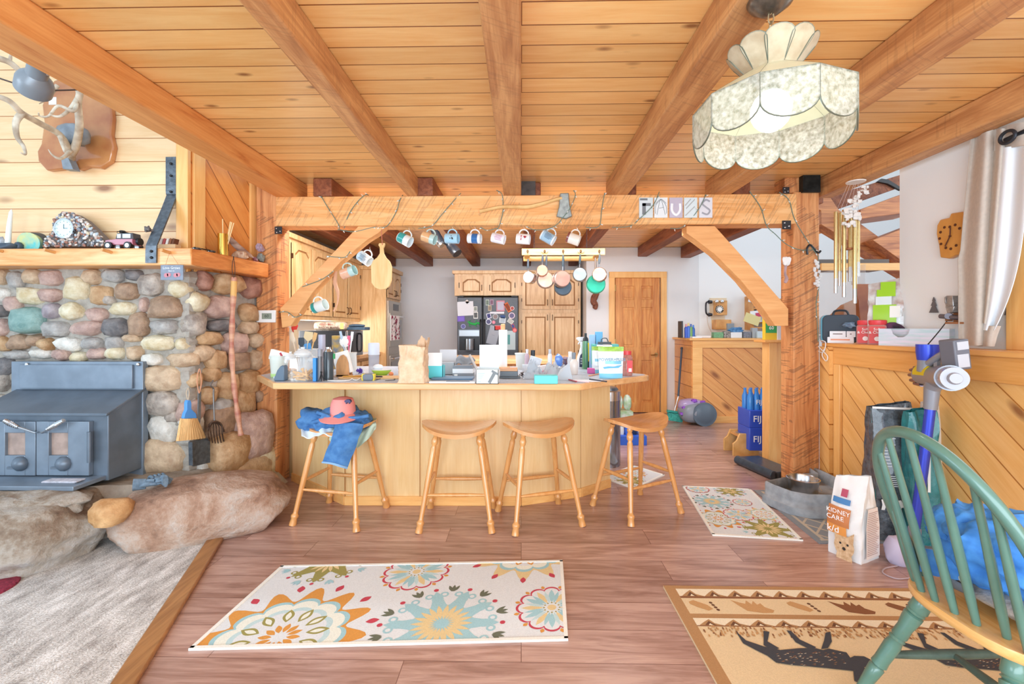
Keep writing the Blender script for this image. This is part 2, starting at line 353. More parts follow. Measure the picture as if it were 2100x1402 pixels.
X6 = xg(1690); beam('ceiling_beam', X6, X6+0.12, -1.5, GY+0.1, W_BEAM, label='ceiling beam along the white curtain wall', group='room ceiling beams', z0=ZB-0.01)
kj = [(-1.66, -1.51), (-0.84, -0.70), (0.02, 0.16), (0.80, 0.94), (1.72, 1.86)]
for i, (x0, x1) in enumerate(kj):
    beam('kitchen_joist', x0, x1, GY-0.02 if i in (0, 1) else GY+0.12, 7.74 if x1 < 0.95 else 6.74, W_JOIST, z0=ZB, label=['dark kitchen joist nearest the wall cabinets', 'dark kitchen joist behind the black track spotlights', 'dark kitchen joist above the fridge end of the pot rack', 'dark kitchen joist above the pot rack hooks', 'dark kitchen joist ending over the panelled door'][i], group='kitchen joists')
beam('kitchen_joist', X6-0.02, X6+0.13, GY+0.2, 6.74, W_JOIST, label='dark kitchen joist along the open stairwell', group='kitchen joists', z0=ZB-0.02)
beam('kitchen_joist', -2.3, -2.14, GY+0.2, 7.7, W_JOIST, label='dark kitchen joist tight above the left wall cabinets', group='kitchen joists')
# hangers
b = MB(); p = P(1069, 365, GY+0.12); q = P(1098, 398, GY+0.12); b.box((p.x, GY+0.1, ZB), (q.x, GY+0.12, ZC)); one(b, 'joist_hanger', M('#5a5450', 0.4, metal=0.7, var=0.4), 'dark steel joist hanger above the axe head', 'bracket')
b = MB(); p = P(1646, 352, GY); q = P(1682, 394, GY); b.box((p.x, GY-0.005, q.z), (q.x, GY+0.045, p.z)); one(b, 'steel_plate', M('#333b3c', 0.4, metal=0.7, var=0.5), 'black steel plate block atop the big post', 'bracket')
# girt
gz0, gz1 = P(1069, 461, GY).z, P(1069, 400, GY).z
b = MB(); b.box((xg(565), GY, gz0), (xg(1634), GY+0.17, gz1)); one(b, 'girt_beam', W_GIRT, 'long pale rough-sawn timber girt hung with string lights and mugs', 'beam', bev=0.006)
# posts
lx0, lx1 = P(525, 600, GY).x, P(568, 600, GY).x
b = MB(); b.box((lx0, GY+0.0, 0), (lx1, GY+0.2, ZC)); one(b, 'timber_post', W_POST, 'rough-sawn timber post beside the stone chimney carrying the thermostat', 'post', bev=0.008)
rx0, rx1 = P(1636, 600, GY).x, P(1684, 600, GY).x
b = MB(); b.box((rx0-0.02, GY+0.02, 0), (rx1, GY+0.2, gz1+0.02)); one(b, 'timber_post', W_POST, 'rough-sawn timber post beside the dog bowl stand', 'post', bev=0.008)
b = MB(); p = P(1598, 352, GY+0.1); b.box((P(1602, 400, GY+0.1).x, GY+0.05, gz1+0.02), (P(1646, 400, GY+0.1).x, GY+0.2, ZC)); one(b, 'post_block', W_POST, 'short timber block between post top and ceiling', 'timber', bev=0.006)
# braces
b = MB(); pl = XZ([(578, 672), (596, 668), (640, 600), (700, 535), (752, 492), (775, 478), (792, 463), (735, 463), (655, 548), (574, 632)], GY+0.03); b.prism(pl, GY+0.03, GY+0.13, 'xz'); one(b, 'knee_brace', W_BRACE, 'curved wooden knee brace beside the chimney hung with mugs', 'brace', bev=0.004)
b = MB(); pl = XZ([(1617, 668), (1590, 668), (1560, 625), (1520, 575), (1465, 520), (1425, 490), (1408, 478), (1408, 463), (1466, 463), (1540, 545), (1617, 633)], GY+0.03); b.prism(pl, GY+0.03, GY+0.14, 'xz'); one(b, 'knee_brace', W_BRACE, 'curved wooden knee brace joining the big post below the letter tiles', 'brace', bev=0.004)
# black corner brackets with bolts
for (x, y, s_, lb) in ((571, 472, 14, 'small black bolted bracket under the girt beside the chimney post'), (1613, 461, 16, 'small black bolted bracket below the girt at the big post'), (1612, 390, 12, 'small black bolted bracket above the girt at the big post')):
    t = thing('corner_bracket', lb, 'bracket', P(x, y, GY-0.005)); b = MB(); c = P(x, y, GY-0.006); h = s_*GY/FPX*0.55; b.cb(c, (h*2, 0.006, h*2)); b.build('plate', BLK, t, bev=0.002)
    for dx, dz in ((-0.5, 0.45), (0.5, -0.3), (-0.4, -0.6)): b = MB(); b.sph(c+Vector((dx*h, -0.004, dz*h)), (h*0.2, 0.004, h*0.2), 10); b.build('bolt', STEEL, t)
# ---------------------------------------------------------------- kitchen shell
KW = M('#e2e2e4', 0.9, var=0.03, scale=3)
XR = P(1195, 600, 7.0).x+0.02                        # return between fridge niche and door wall
XC = P(1433, 600, 6.75).x
b = MB(); b.box((-2.9, 7.76, 0), (XR+0.1, 7.9, 2.45)); b.build('wall_kitchen_back', KW, struct=True)
b = MB(); b.box((XR, 6.87, 0), (XR+0.1, 7.76, 2.45)); b.build('wall_kitchen_return', KW, struct=True)
dp0, dp1 = P(1250, 843, 6.75), P(1365, 843, 6.75); dh = P(1300, 558, 6.75).z
b = MB(); b.box((XR, 6.75, 0), (dp0.x, 6.87, 2.45)); b.box((dp1.x, 6.75, 0), (XC, 6.87, 2.45)); b.box((dp0.x, 6.75, dh), (dp1.x, 6.87, 2.45)); b.box((dp0.x, 6.81, 0), (dp1.x, 6.87, dh)); b.build('wall_door', MP['wall'], struct=True)
b = MB(); b.box((-2.9, 3.75, 0), (-2.78, 7.76, 2.45)); b.build('wall_kitchen_left', KW, struct=True)
b = MB(); b.box((XC, 6.76, 0), (6.6, 6.86, 5.0)); b.build('wall_stair_back', MP['white'], struct=True)
b = MB(); b.box((5.6, 2.0, 0), (5.7, 6.9, 5.0)); b.build('wall_stair_side', MP['white'], struct=True)
# door with six panels
t = thing('door_1', 'closed six panel honey fir door with lever handle', 'door', ((dp0.x+dp1.x)/2, 6.75, 0)); t['kind'] = 'structure'
del t['label']; del t['category']
fw = 0.085; b = MB(); b.box((dp0.x-0.01, 6.72, 0), (dp0.x+fw-0.01, 6.76, dh)); b.box((dp1.x-fw+0.01, 6.72, 0), (dp1.x+0.01, 6.76, dh)); b.box((dp0.x-0.01, 6.715, dh-fw), (dp1.x+0.01, 6.76, dh+0.005)); b.build('door_frame', W_TRIM, t, bev=0.004)
a0, a1, at = dp0.x+fw, dp1.x-fw, dh-fw
b = MB(); b.box((a0, 6.76, 0.01), (a1, 6.80, at)); aw = a1-a0; rails = [(0.01, 0.16), (0.78, 0.98), (1.56, 1.68), (at-0.12, at)]
for z0, z1 in rails: b.box((a0, 6.745, z0), (a1, 6.77, z1))
for xx in (a0, a0+aw/2-0.055, a1-0.11): b.box((xx, 6.744, 0.01), (xx+0.11, 6.77, at))
for (z0, z1) in ((0.16, 0.78), (0.98, 1.56), (1.68, at-0.12)):
    for xx in (a0+0.13, a0+aw/2+0.075): b.box((xx, 6.752, z0+0.03), (xx+aw/2-0.205, 6.77, z1-0.03))
b.build('door_leaf', W_DOOR, t, bev=0.005)
b = MB(); hp = P(1346, 727, 6.73); b.cyl((hp.x, 6.75, hp.z), (hp.x, 6.735, hp.z), 0.028, n=14); b.tube([(hp.x, 6.73, hp.z), (hp.x, 6.70, hp.z), (hp.x-0.09, 6.69, hp.z-0.005)], 0.009); b.build('door_handle', M('#b8905a', 0.25, metal=1), t)
for zz in (0.25, 1.05, 1.85): b = MB(); b.box((a0-0.012, 6.735, zz-0.045), (a0+0.008, 6.75, zz+0.045)); b.build('hinge', M('#a0804c', 0.3, metal=1), t)
# ---------------------------------------------------------------- left living wall, chimney side, right wall
PA = (P(388, 600, 3.06).x, 3.06); PB = (P(528, 600, 3.66).x, 3.66)
def PS(px, py): return PL(px, py, PA, PB)
b = MB(); b.box((-6, 3.06, 1.6), (PA[0], 3.2, 4.2)); b.build('wall_fireplace', W_PINE, struct=True)
dS = Vector((PB[0]-PA[0], PB[1]-PA[1], 0)).normalized(); nS = Vector((dS.y, -dS.x, 0))
def sbox(b, s0, s1, z0, z1, o0, o1, m=None):      # slab along the chimney side plane
    A = Vector((PA[0], PA[1], 0)); q = [A+dS*s0+nS*o0, A+dS*s1+nS*o0, A+dS*s1+nS*o1, A+dS*s0+nS*o1]
    b.prism([(v.x, v.y) for v in q], z0, z1, 'xy', m)
LS = (Vector(PB)-Vector(PA)).length
b = MB(); sbox(b, 0, LS, 1.6, 4.2, -0.1, 0); b.build('wall_chimney_side', W_DIAGL, struct=True)
b = MB(); sbox(b, 0.02, 0.11, 1.6, 2.6, 0, 0.02); sbox(b, LS-0.09, LS-0.01, 1.6, 2.6, 0, 0.02); b.box((PA[0]-0.07, 3.03, 1.6), (PA[0]+0.012, 3.06, 4.0)); b.build('trim_2', W_TRIM, struct=True, bev=0.003)
b = MB(); b.box((-6, 3.06, -0.1), (PA[0], 3.2, 1.6)); sbox(b, 0, LS, 0, 1.6, -0.1, 0); b.build('wall_chimney_core', M('#8d857b', 0.95, var=0.3, scale=12, bump=0.5), struct=True)
# right half wall and upper wall
HX = X6+0.03; capz = 1.145
b = MB(); b.box((HX, -1.5, 0), (HX+0.1, GY+0.02, capz-0.03)); b.box((rx1+0.001, GY-0.09, 0), (HX, GY+0.02, capz-0.03)); b.build('wall_half', W_DIAG, struct=True)
b = MB(); b.box((HX-0.022, -1.5, capz-0.16), (HX, GY+0.02, capz-0.03)); b.build('trim_3', W_TRIMY, struct=True, bev=0.003)
b = MB(); b.box((HX-0.022, GY-0.16, 0), (HX, GY-0.09, capz-0.16)); b.build('trim_4', W_TRIM, struct=True, bev=0.004)
b = MB(); b.box((HX-0.05, -1.5, capz-0.03), (HX+0.42, GY+0.0, capz)); b.build('trim_5', W_TRIMY, struct=True, bev=0.006)
UX = HX+0.17; uy = PXX(1845, 500, UX).y
wy1 = PXX(2062, 500, UX).y-0.02
b = MB(); b.box((UX, wy1, capz), (UX+0.14, uy, ZC)); b.box((UX, -1.5, capz), (UX+0.14, wy1-1.3, ZC)); b.box((UX, wy1-1.3, 2.2), (UX+0.14, wy1, ZC)); b.build('wall_right', MP['white'], struct=True)
b = MB(); b.box((UX-0.02, wy1-0.12, capz), (UX+0.0, wy1, 2.25)); b.build('window_frame', W_TRIM, struct=True, bev=0.003).name = 'window_1'
b = MB(); b.box((UX+.06, wy1-1.3, capz), (UX+.066, wy1, 2.2)); b.build('window_pane', clear('#e8f2f8', .12, .02), struct=True).name = 'window_2'
# pony wall behind the post and desk half wall
jy = F(1584, 952).y
b = MB(); b.box((F(1575, 952).x, jy, 0), (HX+0.1, jy+0.1, capz-0.02)); b.build('wall_pony', W_TRIM, struct=True)
px0, px1 = P(1575, 800, jy).x, P(1592, 800, jy).x
b = MB(); b.box((px0, jy-0.02, 0), (px1, jy, capz-0.02)); b.build('trim_6', W_TRIM, struct=True, bev=0.004)
b = MB(); b.box((px0-0.06, jy-0.06, capz-0.02), (px1+0.15, jy+0.14, capz+0.005)); b.build('trim_7', W_TRIMY, struct=True, bev=0.004)
dy = F(1450, 866).y; dx0 = P(1421, 800, dy).x; dzt = P(1450, 693, dy).z
b = MB(); b.box((dx0, dy, 0), (3.4, dy+0.12, dzt-0.03)); b.box((dx0-0.02, dy, 0), (dx0, 6.75, dzt-0.03)); b.build('wall_desk', W_DIAGX, struct=True)
b = MB(); b.box((dx0-0.01, dy-0.02, 0), (dx0+0.12, dy, dzt-0.03)); b.box((dx0, dy-0.022, dzt-0.13), (3.4, dy, dzt-0.03)); b.build('trim_8', W_TRIMX, struct=True, bev=0.004)
b = MB(); b.box((dx0-0.06, dy-0.05, dzt-0.03), (3.4, 6.74, dzt)); b.build('trim_9', W_TRIMX, struct=True, bev=0.005)
b = MB(); b.box((dx0, dy-0.035, 0), (3.4, dy, 0.09)); b.build('baseboard_desk', W_TRIMX, struct=True, bev=0.003)
# ================================================================ fireplace corner
def PSo(px, py, o):
    a = (PA[0]+nS.x*o, PA[1]+nS.y*o); b_ = (PB[0]+nS.x*o, PB[1]+nS.y*o); return PL(px, py, a, b_)
RS = Matrix((dS, Vector((0, 0, 1)), nS)).transposed()      # right, up, out on the chimney side
def rockmat(c, k): return M(c, 0.55, col2=k, scale=14, bump=0.9)
SC = {'t': ('#dcc2a2', '#b5977a'), 'g': ('#bdb8b2', '#8f8a86'), 'y': ('#e9dfc4', '#c9b48a'), 'o': ('#d3b088', '#ab8258'), 'd': ('#8b8583', '#5c5a5c'), 'p': ('#d3b4a6', '#a98a80'),
      'r': ('#b88a78', '#8c5f50'), 'w': ('#efebe2', '#c9c2b6'), 'b': ('#b8997e', '#8c705a'), 'T': ('#9bb8b0', '#6f928c'), 'v': ('#b9aeb2', '#8e848a'), 's': ('#c9bdb0', '#8d8178')}
keys = list(SC); SM = [rockmat(*SC[k]) for k in keys]
st = '''35 85 90 100 t|135 110 90 120 g|235 85 110 100 t|350 95 140 100 p|505 155 165 150 y|600 85 120 100 t|735 80 130 90 g|865 75 110 70 d|965 135 160 150 s|1140 160 140 105 y|40 200 100 90 w|225 205 170 110 y|350 200 130 90 p|120 255 90 110 p|660 200 140 120 o|815 175 140 120 b|205 355 210 160 T|350 300 100 100 v|475 300 140 110 y|625 320 130 90 p|795 285 160 90 y|925 260 50 90 p|1055 280 220 140 b|1220 240 120 130 y|1350 270 180 150 p|1395 125 190 150 o|1550 150 150 150 r|1262 110 100 140 r|1545 310 110 120 o|40 400 90 110 p|30 300 80 80 d|375 410 170 110 g|575 405 190 90 p|745 400 150 120 d|890 380 130 150 b|1045 400 180 90 g|1210 380 120 150 s|1370 385 180 80 d|1540 400 110 90 t|50 500 100 100 o|150 490 130 100 b|255 480 90 80 b|320 505 80 80 o|455 505 150 90 w|600 500 130 80 g|740 500 110 90 g|850 465 110 50 t|1010 495 210 100 y|1160 505 70 80 y|1290 465 170 90 o|1455 495 160 130 p|1595 480 110 90 t|140 570 160 60 g|285 560 140 65 w|410 570 90 75 p|520 580 110 65 y|635 560 110 85 p|745 560 110 85 y|870 560 100 90 t|970 600 130 80 w|1160 600 180 90 t|1250 560 130 100 t|1335 600 120 120 o|1480 610 140 110 b|1590 600 90 120 t|1035 715 260 170 t|1045 870 210 160 s|1200 725 80 80 o|1310 690 110 80 o|1410 770 120 170 o|1545 740 140 140 o|1600 820 60 80 b|1290 820 100 100 o|1370 900 130 90 g|1510 880 150 150 o|1040 1030 180 200 w|1190 920 130 120 p|1370 980 200 160 b|1035 1200 290 240 t|1435 1190 230 210 o|1570 1065 235 235 p|1110 1310 140 90 g|1260 1310 140 110 w|1520 1310 310 110 t|1640 1250 160 220 y|60 640 110 120 d|40 740 90 120 s|1190 1010 110 120 w|700 230 80 60 s|1100 950 90 80 s|30 860 80 90 s'''
b = MB(); bs = MB()
for i, ln in enumerate(st.split('|')):
    x, y, w, h, k = ln.split(); x, y, w, h = float(x)*.328, 540+float(y)*.328, float(w)*.328, float(h)*.328
    big = w > 60; m = keys.index(k)
    if x < 384:
        Y = 3.04; a, c = P(x-w/2, y-h/2, Y), P(x+w/2, y+h/2, Y); ce = (a+c)/2
        b.rock(ce, (abs(c.x-a.x)/2*1.02, 0.10 if big else 0.075, abs(a.z-c.z)/2*1.02), seed=i, m=m)
    else:
        off = 0.02+(0.10 if y > 860 and x > 470 else 0)
        a, c = PSo(x-w/2, y-h/2, off), PSo(min(x+w/2, 566), y+h/2, off); ce = (a+c)/2; L = (Vector((c.x, c.y, 0))-Vector((a.x, a.y, 0))).length
        Rm = Matrix((dS, -nS, Vector((0, 0, 1)))).transposed()
        b.rock(ce, (min(L/2*1.0, 0.26), 0.11 if big else 0.075, abs(a.z-c.z)/2*1.02), seed=i, R=Rm, m=m)
# small filler pebbles in the mortar
t = thing('stone_chimney', 'wide river-stone chimney breast of mortared cobbles behind the black stove', 'fireplace', (-3.0, 3.05, 0)); 
b.build('cobblestones', SM, t, ang=75)
mort = MB(); mort.grid(lambda u, v: (-5.2+u*(PA[0]+5.2), 3.025-0.02*mnoise.noise(Vector((u*30, v*14, 0))), 0.2+v*1.46), 90, 40); mort.grid(lambda u, v: tuple(Vector((PA[0], PA[1], 0))+dS*(u*LS)+nS*(0.02+0.02*mnoise.noise(Vector((u*9, v*14, 5))))+Vector((0, 0, 0.2+v*1.46))), 24, 40)
for i in range(22): mort.rock(Vector((PA[0], PA[1], 0.3+i*0.062))+nS*0.01+Vector((-0.02, 0.0, 0)), (0.06, 0.06, 0.05), i+70, None, 8, amp=0.4)
mort.build('mortar', M('#b3aba0', 0.95, var=0.25, scale=30, bump=0.7), t)
# mantel
mz0, mz1 = 1.658, 1.768
m0 = P(392, 520, 2.84); m1 = P(558, 550, 3.6); t = thing('mantel_shelf', 'long honey wood mantel shelf with pegs above the stones, turning the chimney corner', 'shelf', (m0.x, 2.9, mz0))
b = MB(); b.prism([(-5.5, 2.84), (m0.x, 2.84), (m0.x-0.02, 3.06), (-5.5, 3.06)], mz0, mz1); b.build('front_board', W_MANT, t, bev=0.008)
b = MB(); b.prism([(m0.x, 2.84), (m1.x, m1.y-0.05), (m1.x-0.05, m1.y), (PB[0]-0.0, m1.y), (m0.x-0.02, 3.06)], mz0, mz1); b.build('side_board', wood('mantel_orange', '#ec9f58', '#cf7a38', 'yxz', rough=0.35, c3='#a85a28'), t, bev=0.008)
for px, py in ((5, 515), (112, 517), (228, 517), (348, 518)):
    p = P(px, py, 2.84); b = MB(); b.cyl(p, p+Vector((-0.01, -0.055, 0.008)), 0.0105, n=12); b.build('peg', W_STOOL, t)
# iron strap brace
def strip(mb, pts, side, w, th, m=None):      # flat bar through points, 'side' is the width direction
    side = Vector(side).normalized(); pts = [Vector(p) for p in pts]; vs = []
    for i, p in enumerate(pts):
        d = (pts[min(i+1, len(pts)-1)]-pts[max(i-1, 0)]).normalized(); nn = d.cross(side).normalized()
        for a, c in ((-1, -1), (1, -1), (1, 1), (-1, 1)): vs.append(p+side*w/2*a+nn*th/2*c)
    fs = [(i*4+j, i*4+(j+1) % 4, i*4+4+(j+1) % 4, i*4+4+j) for i in range(len(pts)-1) for j in range(4)]+[(3, 2, 1, 0), tuple(len(pts)*4-4+j for j in range(4))]
    mb.add(vs, fs, m)
HAM = M('#6d757d', 0.4, metal=0.7, var=0.35, scale=40, bump=0.4)
t = thing('iron_strap_brace', 'hammered grey iron strap brace bolted to wall boards and mantel front', 'bracket', P(330, 540, 2.83))
b = MB(); strip(b, smooth_line([P(351, 322, 3.045), P(351, 392, 3.045), P(350, 408, 3.03), P(316, 492, 2.84), P(311, 505, 2.83), P(310, 539, 2.83)], 4), (1, 0, 0), 0.07, 0.009); b.build('strap', HAM, t, ang=60)
for p in (P(350, 335, 3.035), P(350, 360, 3.035), P(350, 393, 3.035), P(310, 515, 2.822), P(310, 528, 2.822)): b = MB(); b.sph(p, (0.009, 0.007, 0.009), 10); b.build('rivet', DARK, t)
# stove insert ---------------------------------------------------
SB = M('#6f7b88', 0.4, metal=0.3, var=0.25, scale=6); SB2 = M('#8592a0', 0.4, metal=0.35, var=0.2, scale=8)
yf, yb = 2.70, 2.985
sx1 = P(222, 900, yf).x; sx0 = 2*P(84, 900, yf).x-sx1; zb, ztf = P(150, 985, yf).z, P(150, 850, yf).z; ztb = P(150, 794, yb).z
t = thing('wood_stove', 'grey black cast iron fireplace insert stove with two doors and coil handles', 'stove', ((sx0+sx1)/2, 2.85, 0.3))
b = MB(); x0 = sx0; b.prism([(yf, zb), (yf, ztf), (yb, ztb), (yb, zb)], sx0, sx1, 'yz'); b.build('stove_body', SB, t, bev=0.006)
b = MB(); b.prism([(yf-0.025, ztf-0.004), (yf-0.025, ztf+0.012), (yb, ztb+0.012), (yb, ztb-0.004)], sx0-0.01, sx1+0.012, 'yz'); b.build('top_plate', SB, t, bev=0.003)
b = MB(); a, c = P(35, 740, 2.975), P(302, 975, 2.975); b.box((a.x, 2.94, zb-0.06), (c.x, 2.985, a.z)); b.box((a.x+0.07, 2.925, ztb), (c.x-0.06, 2.94, a.z-0.02)); b.build('surround_panel', SB2, t, bev=0.003)
for px, py in ((54, 747), (282, 747)): b = MB(); b.sph(P(px, py, 2.93), (0.012, 0.006, 0.012), 10); b.build('bolt', CHROME, t)
def sp(px, py, o=0.0): return P(px, py, yf-o)
for (xa, xb, ga, gb) in ((-30, 83, 21, 62), (85, 192, 110, 149)):
    d = MB(); A, B = sp(xa, 862), sp(xb, 972); Ga, Gb = sp(ga, 885), sp(gb, 931); y0, y1 = yf-0.03, yf
    for (q0, q1) in (((A.x, B.z), (Ga.x, A.z)), ((Gb.x, B.z), (B.x, A.z)), ((Ga.x, Ga.z), (Gb.x, A.z)), ((Ga.x, B.z), (Gb.x, Gb.z))): d.box((q0[0], y0, q0[1]), (q1[0], y1, q1[1]))
    dr = d.build('stove_door', SB2, t, bev=0.003)
    g = MB(); g.box((Ga.x, yf-0.012, Gb.z), (Gb.x, yf-0.004, Ga.z)); g.build('window_pane', M('#b49c90', 0.15, var=0.3, scale=15), dr)
    kx = 36 if xa < 0 else 125; k = MB(); c = sp(kx, 952, 0.05); k.lathe([(0.045, 0), (0.045, 0.012), (0.03, 0.03), (0.012, 0.04)], c+Vector((0, 0.02, 0)), 10, T=Matrix.Rotation(PI/2, 3, 'X')); k.cb(c+Vector((-0.03, -0.005, -0.02)), (0.05, 0.012, 0.014)); k.build('draft_knob', SB, dr)
    h = MB()
    if xa < 0: r0, r1, q = sp(10, 862, 0.07), sp(38, 876, 0.07), sp(72, 887, 0.05)
    else: r0, r1, q = sp(131, 862, 0.07), sp(98, 880, 0.07), sp(86, 887, 0.05)
    n = 9; h.tube([r0.lerp(r1, i/24) for i in range(25)], [(0.017-0.006*abs(i-10)/14)*(1+0.12*math.sin(i*2.1)) for i in range(25)], 10); h.tube([r1, q, q+Vector((0, 0.06, 0))], 0.006); h.build('coil_handle', STEEL, dr)
b = MB(); b.cyl(sp(183, 885, 0.035), sp(183, 948, 0.035), 0.012); b.build('hinge', SB, t)
b = MB(); zsh = P(100, 985, 2.6).z; b.prism([(sx0-0.05, yf+0.01), (sx0-0.05, 2.50), (P(150, 990, 2.5).x, 2.50), (P(205, 985, 2.66).x, yf+0.01)], zsh-0.025, zsh); b.build('ash_shelf', SB2, t, bev=0.003)
zsh_ = zsh
b = MB(); b.box((P(92, 980, 2.58).x, 2.56, zsh), (P(160, 980, 2.58).x, 2.62, zsh+0.006)); b.box((P(96, 980, 2.58).x, 2.555, zsh+0.006), (P(165, 980, 2.58).x, 2.61, zsh+0.011)); one(b, 'folded_paper', M('#d9d5dc', 0.8, var=0.3, scale=60), 'folded pale paper lying on the stove ash shelf', 'paper')
# hearth
hz = 0.30
b = MB(); hp_ = [(-5.5, 3.05), (-5.5, 2.35), (-3.0, 2.42), (-2.3, 2.62), (-1.95, 2.9), (-1.85, 3.3), (-1.9, 3.55), (PB[0], 3.55), (PA[0], 3.05)]
def hearth(u, v):
    x = -5.3+u*3.42; fr = 2.42+max(0, x+2.9)*0.55; y = fr+(3.35-fr)*v if x < -2.2 else fr+(3.62-fr)*v
    return (x, y, (hz+0.03*mnoise.noise(Vector((x*4, y*4, 1))))*max(0, min(1, (-1.86-x)/.3)) if 0 < v else 0.0)
b.grid(hearth, 60, 14); b.build('hearth_base', M('#b8ab9c', 0.9, col2='#8f7f70', scale=7, bump=0.6), struct=True, ang=75).name = 'trim_10'

def stone_mat(cs):
    q = NT('boulder_stone'); tc_ = q.n('ShaderNodeTexCoord'); a_ = q.n('ShaderNodeTexNoise', i_Scale=3.2, i_Detail=10.0, i_Roughness=0.62, i_Distortion=0.5); q.l(tc_.outputs['Object'], a_.inputs[0]); c_ = q.n('ShaderNodeTexNoise', i_Scale=38.0, i_Detail=8.0, i_Roughness=0.7); q.l(tc_.outputs['Object'], c_.inputs[0])
    q.l(q.ramp(q.math('ADD', q.math('MULTIPLY', a_.outputs[0], .75), q.math('MULTIPLY', c_.outputs[0], .25)), [(0.36, cs[0]), (0.46, cs[1]), (0.54, cs[2]), (0.64, cs[3])]), q.b.inputs['Base Color']); q.b.inputs['Roughness'].default_value = .75; q.bump(q.math('ADD', a_.outputs[0], q.math('MULTIPLY', c_.outputs[0], .3)), 1.0, 0.05); return q.m
BO = stone_mat(('#8f6c58', '#b8927a', '#cdb09c', '#d8cfc6')); BO2 = stone_mat(('#7a5f4c', '#a08c78', '#c0b4a6', '#d4cec8')); BG = M('#dfb27e', 0.6, col2='#b27f4c', scale=9, bump=0.6)
b = MB(); b.rock((-1.97, 2.79, 0.14), (0.47, 0.26, 0.19), 3, Matrix.Rotation(math.radians(27), 3, 'Z'), 110, amp=0.1, fine=.012); one(b, 'boulder', BO, 'long smooth tan boulder at the hearth end beside the first bar stool', 'boulder', 'hearth boulders', ang=80)
b = MB(); b.rock((-2.88, 2.38, 0.13), (0.5, 0.33, 0.23), 11, Matrix.Rotation(math.radians(12), 3, 'Z'), 110, amp=0.16, fine=.016); one(b, 'boulder', BO2, 'large cracked grey-brown boulder edging the hearth over the carpet', 'boulder', 'hearth boulders', ang=80)
b = MB(); b.rock(F(226, 1050, 0.26), (0.095, 0.08, 0.07), 21, None, 16); one(b, 'boulder', BG, 'small golden angular rock wedged between the two hearth boulders', 'boulder', 'hearth boulders', ang=60)
b = MB(); b.rock(F(110, 1030, 0.3)+Vector((-0.2, 0.03, -0.02)), (0.34, 0.14, 0.07), 31, None, 24, amp=0.3); one(b, 'boulder', BO2, 'low flat grey rock set in the hearth top below the stove', 'boulder', 'hearth boulders', ang=80)
b = MB(); p = F(70, 1001, 0.30); b.box((p.x-0.1, p.y, 0.30), (p.x+0.12, p.y+0.2, zsh-0.03)); one(b, 'fire_brick', M('#c98a6c', 0.9, var=0.2), 'reddish firebrick under the stove shelf', 'brick')
b = MB(); p = F(8, 1017, 0.3); b.lathe([(0.02, 0), (0.028, 0.015), (0.015, 0.03)], p+Vector((0, 0, 0.03)), 12); b.tube([p+Vector((0.02, 0, 0.045)), p+Vector((0.06, 0.01, 0.04))], 0.006); one(b, 'stove_tool', DARK, 'small black iron tool end lying on the hearth rock', 'tool')
# gloves
GL = M('#75899a', 0.9, var=0.3, scale=50, bump=0.5)
t = thing('work_gloves', 'pair of blue grey work gloves crossed on the hearth', 'gloves', F(315, 995, 0.33))
c = F(315, 995, 0.33)
for k_, (a, d_) in enumerate(((0.5, (0, 0)), (2.5, (0.05, 0.02)))):
    b = MB(); R = Matrix.Rotation(a, 3, 'Z'); o_ = c+Vector((d_[0]-0.02, d_[1], 0.012+k_*0.02))
    b.rock(o_, (0.05, 0.035, 0.016), k_+2, R, 16, amp=0.35)
    for f_ in range(4): q = o_+R @ Vector((0.04, -0.027+f_*0.018, 0)); b.tube(smooth_line([q, q+R @ Vector((0.035, 0.002*f_, 0.008)), q+R @ Vector((0.06, 0.004*f_-0.004, -0.006))], 3), 0.009, 8)
    q = o_+R @ Vector((0.0, 0.03, 0)); b.tube([q, q+R @ Vector((0.03, 0.03, 0))], 0.01, 8); b.tube([o_-R @ Vector((0.02, 0, 0)), o_-R @ Vector((0.08, 0, -0.004))], [0.03, 0.036], 12, flat=0.4)
    b.build('glove', GL, t, ang=70)
# crimson rug corner at the frame edge
b = MB(); c = F(-55, 1215); b.lathe([(0.0, 0.016), (0.14, 0.018), (0.155, 0.01), (0.155, 0.0)], (c.x, c.y, 0.006), 28, capb=False); one(b, 'braided_rug', M('#a83a52', 0.95, col2='#6e2438', scale=70, bump=0.9), 'edge of a crimson braided round rug on the carpet', 'rug')
# ---------------------------------------------------------------- tools hanging on the stones
def T_(name, label, cat, px, py, o, grp=None): return thing(name, label, cat, PSo(px, py, o), 0, grp)
t = T_('hand_broom', 'small whisk broom with blue plastic handle hung on the stones', 'broom', 388, 905, 0.14)
b = MB()
def fan(u, v):
    x0, y0 = 373+u*27, 858+v*0; x = (374+u*26)*(1-v)+(364+u*54)*v; y = 858+v*(46-6*u); return PSo(x, y, 0.14+0.02*math.sin(u*PI)+0.002*math.sin(u*60))
b.grid(fan, 40, 4, thick=0.014); b.build('bristles', M('#ecc084', 0.9, var=0.25, scale=120, stretch=(3, 3, 0.2)), t)
b = MB(); pl = [(374, 858), (401, 858), (400, 848), (394, 842), (390, 838), (390, 826), (388, 820), (382, 820), (380, 826), (380, 840), (376, 848)]
q = [PSo(x, y, 0.15) for x, y in pl]; n = len(q); b.add([v+nS*0.012 for v in q]+[v-nS*0.012 for v in q], [tuple(range(n))[::-1], tuple(range(n, 2*n))]+[(i, (i+1) % n, n+(i+1) % n, n+i) for i in range(n)]); b.build('handle', M('#4f94dd', 0.35), t, bev=0.004)
b = MB(); b.tube(smooth_line([PSo(385, 822, .15), PSo(382, 806, .14), PSo(386, 795, .13), PSo(388, 808, .14), PSo(385, 822, .15)]), 0.0015, 5); b.build('hanging_loop', M('#d8c0a0'), t)
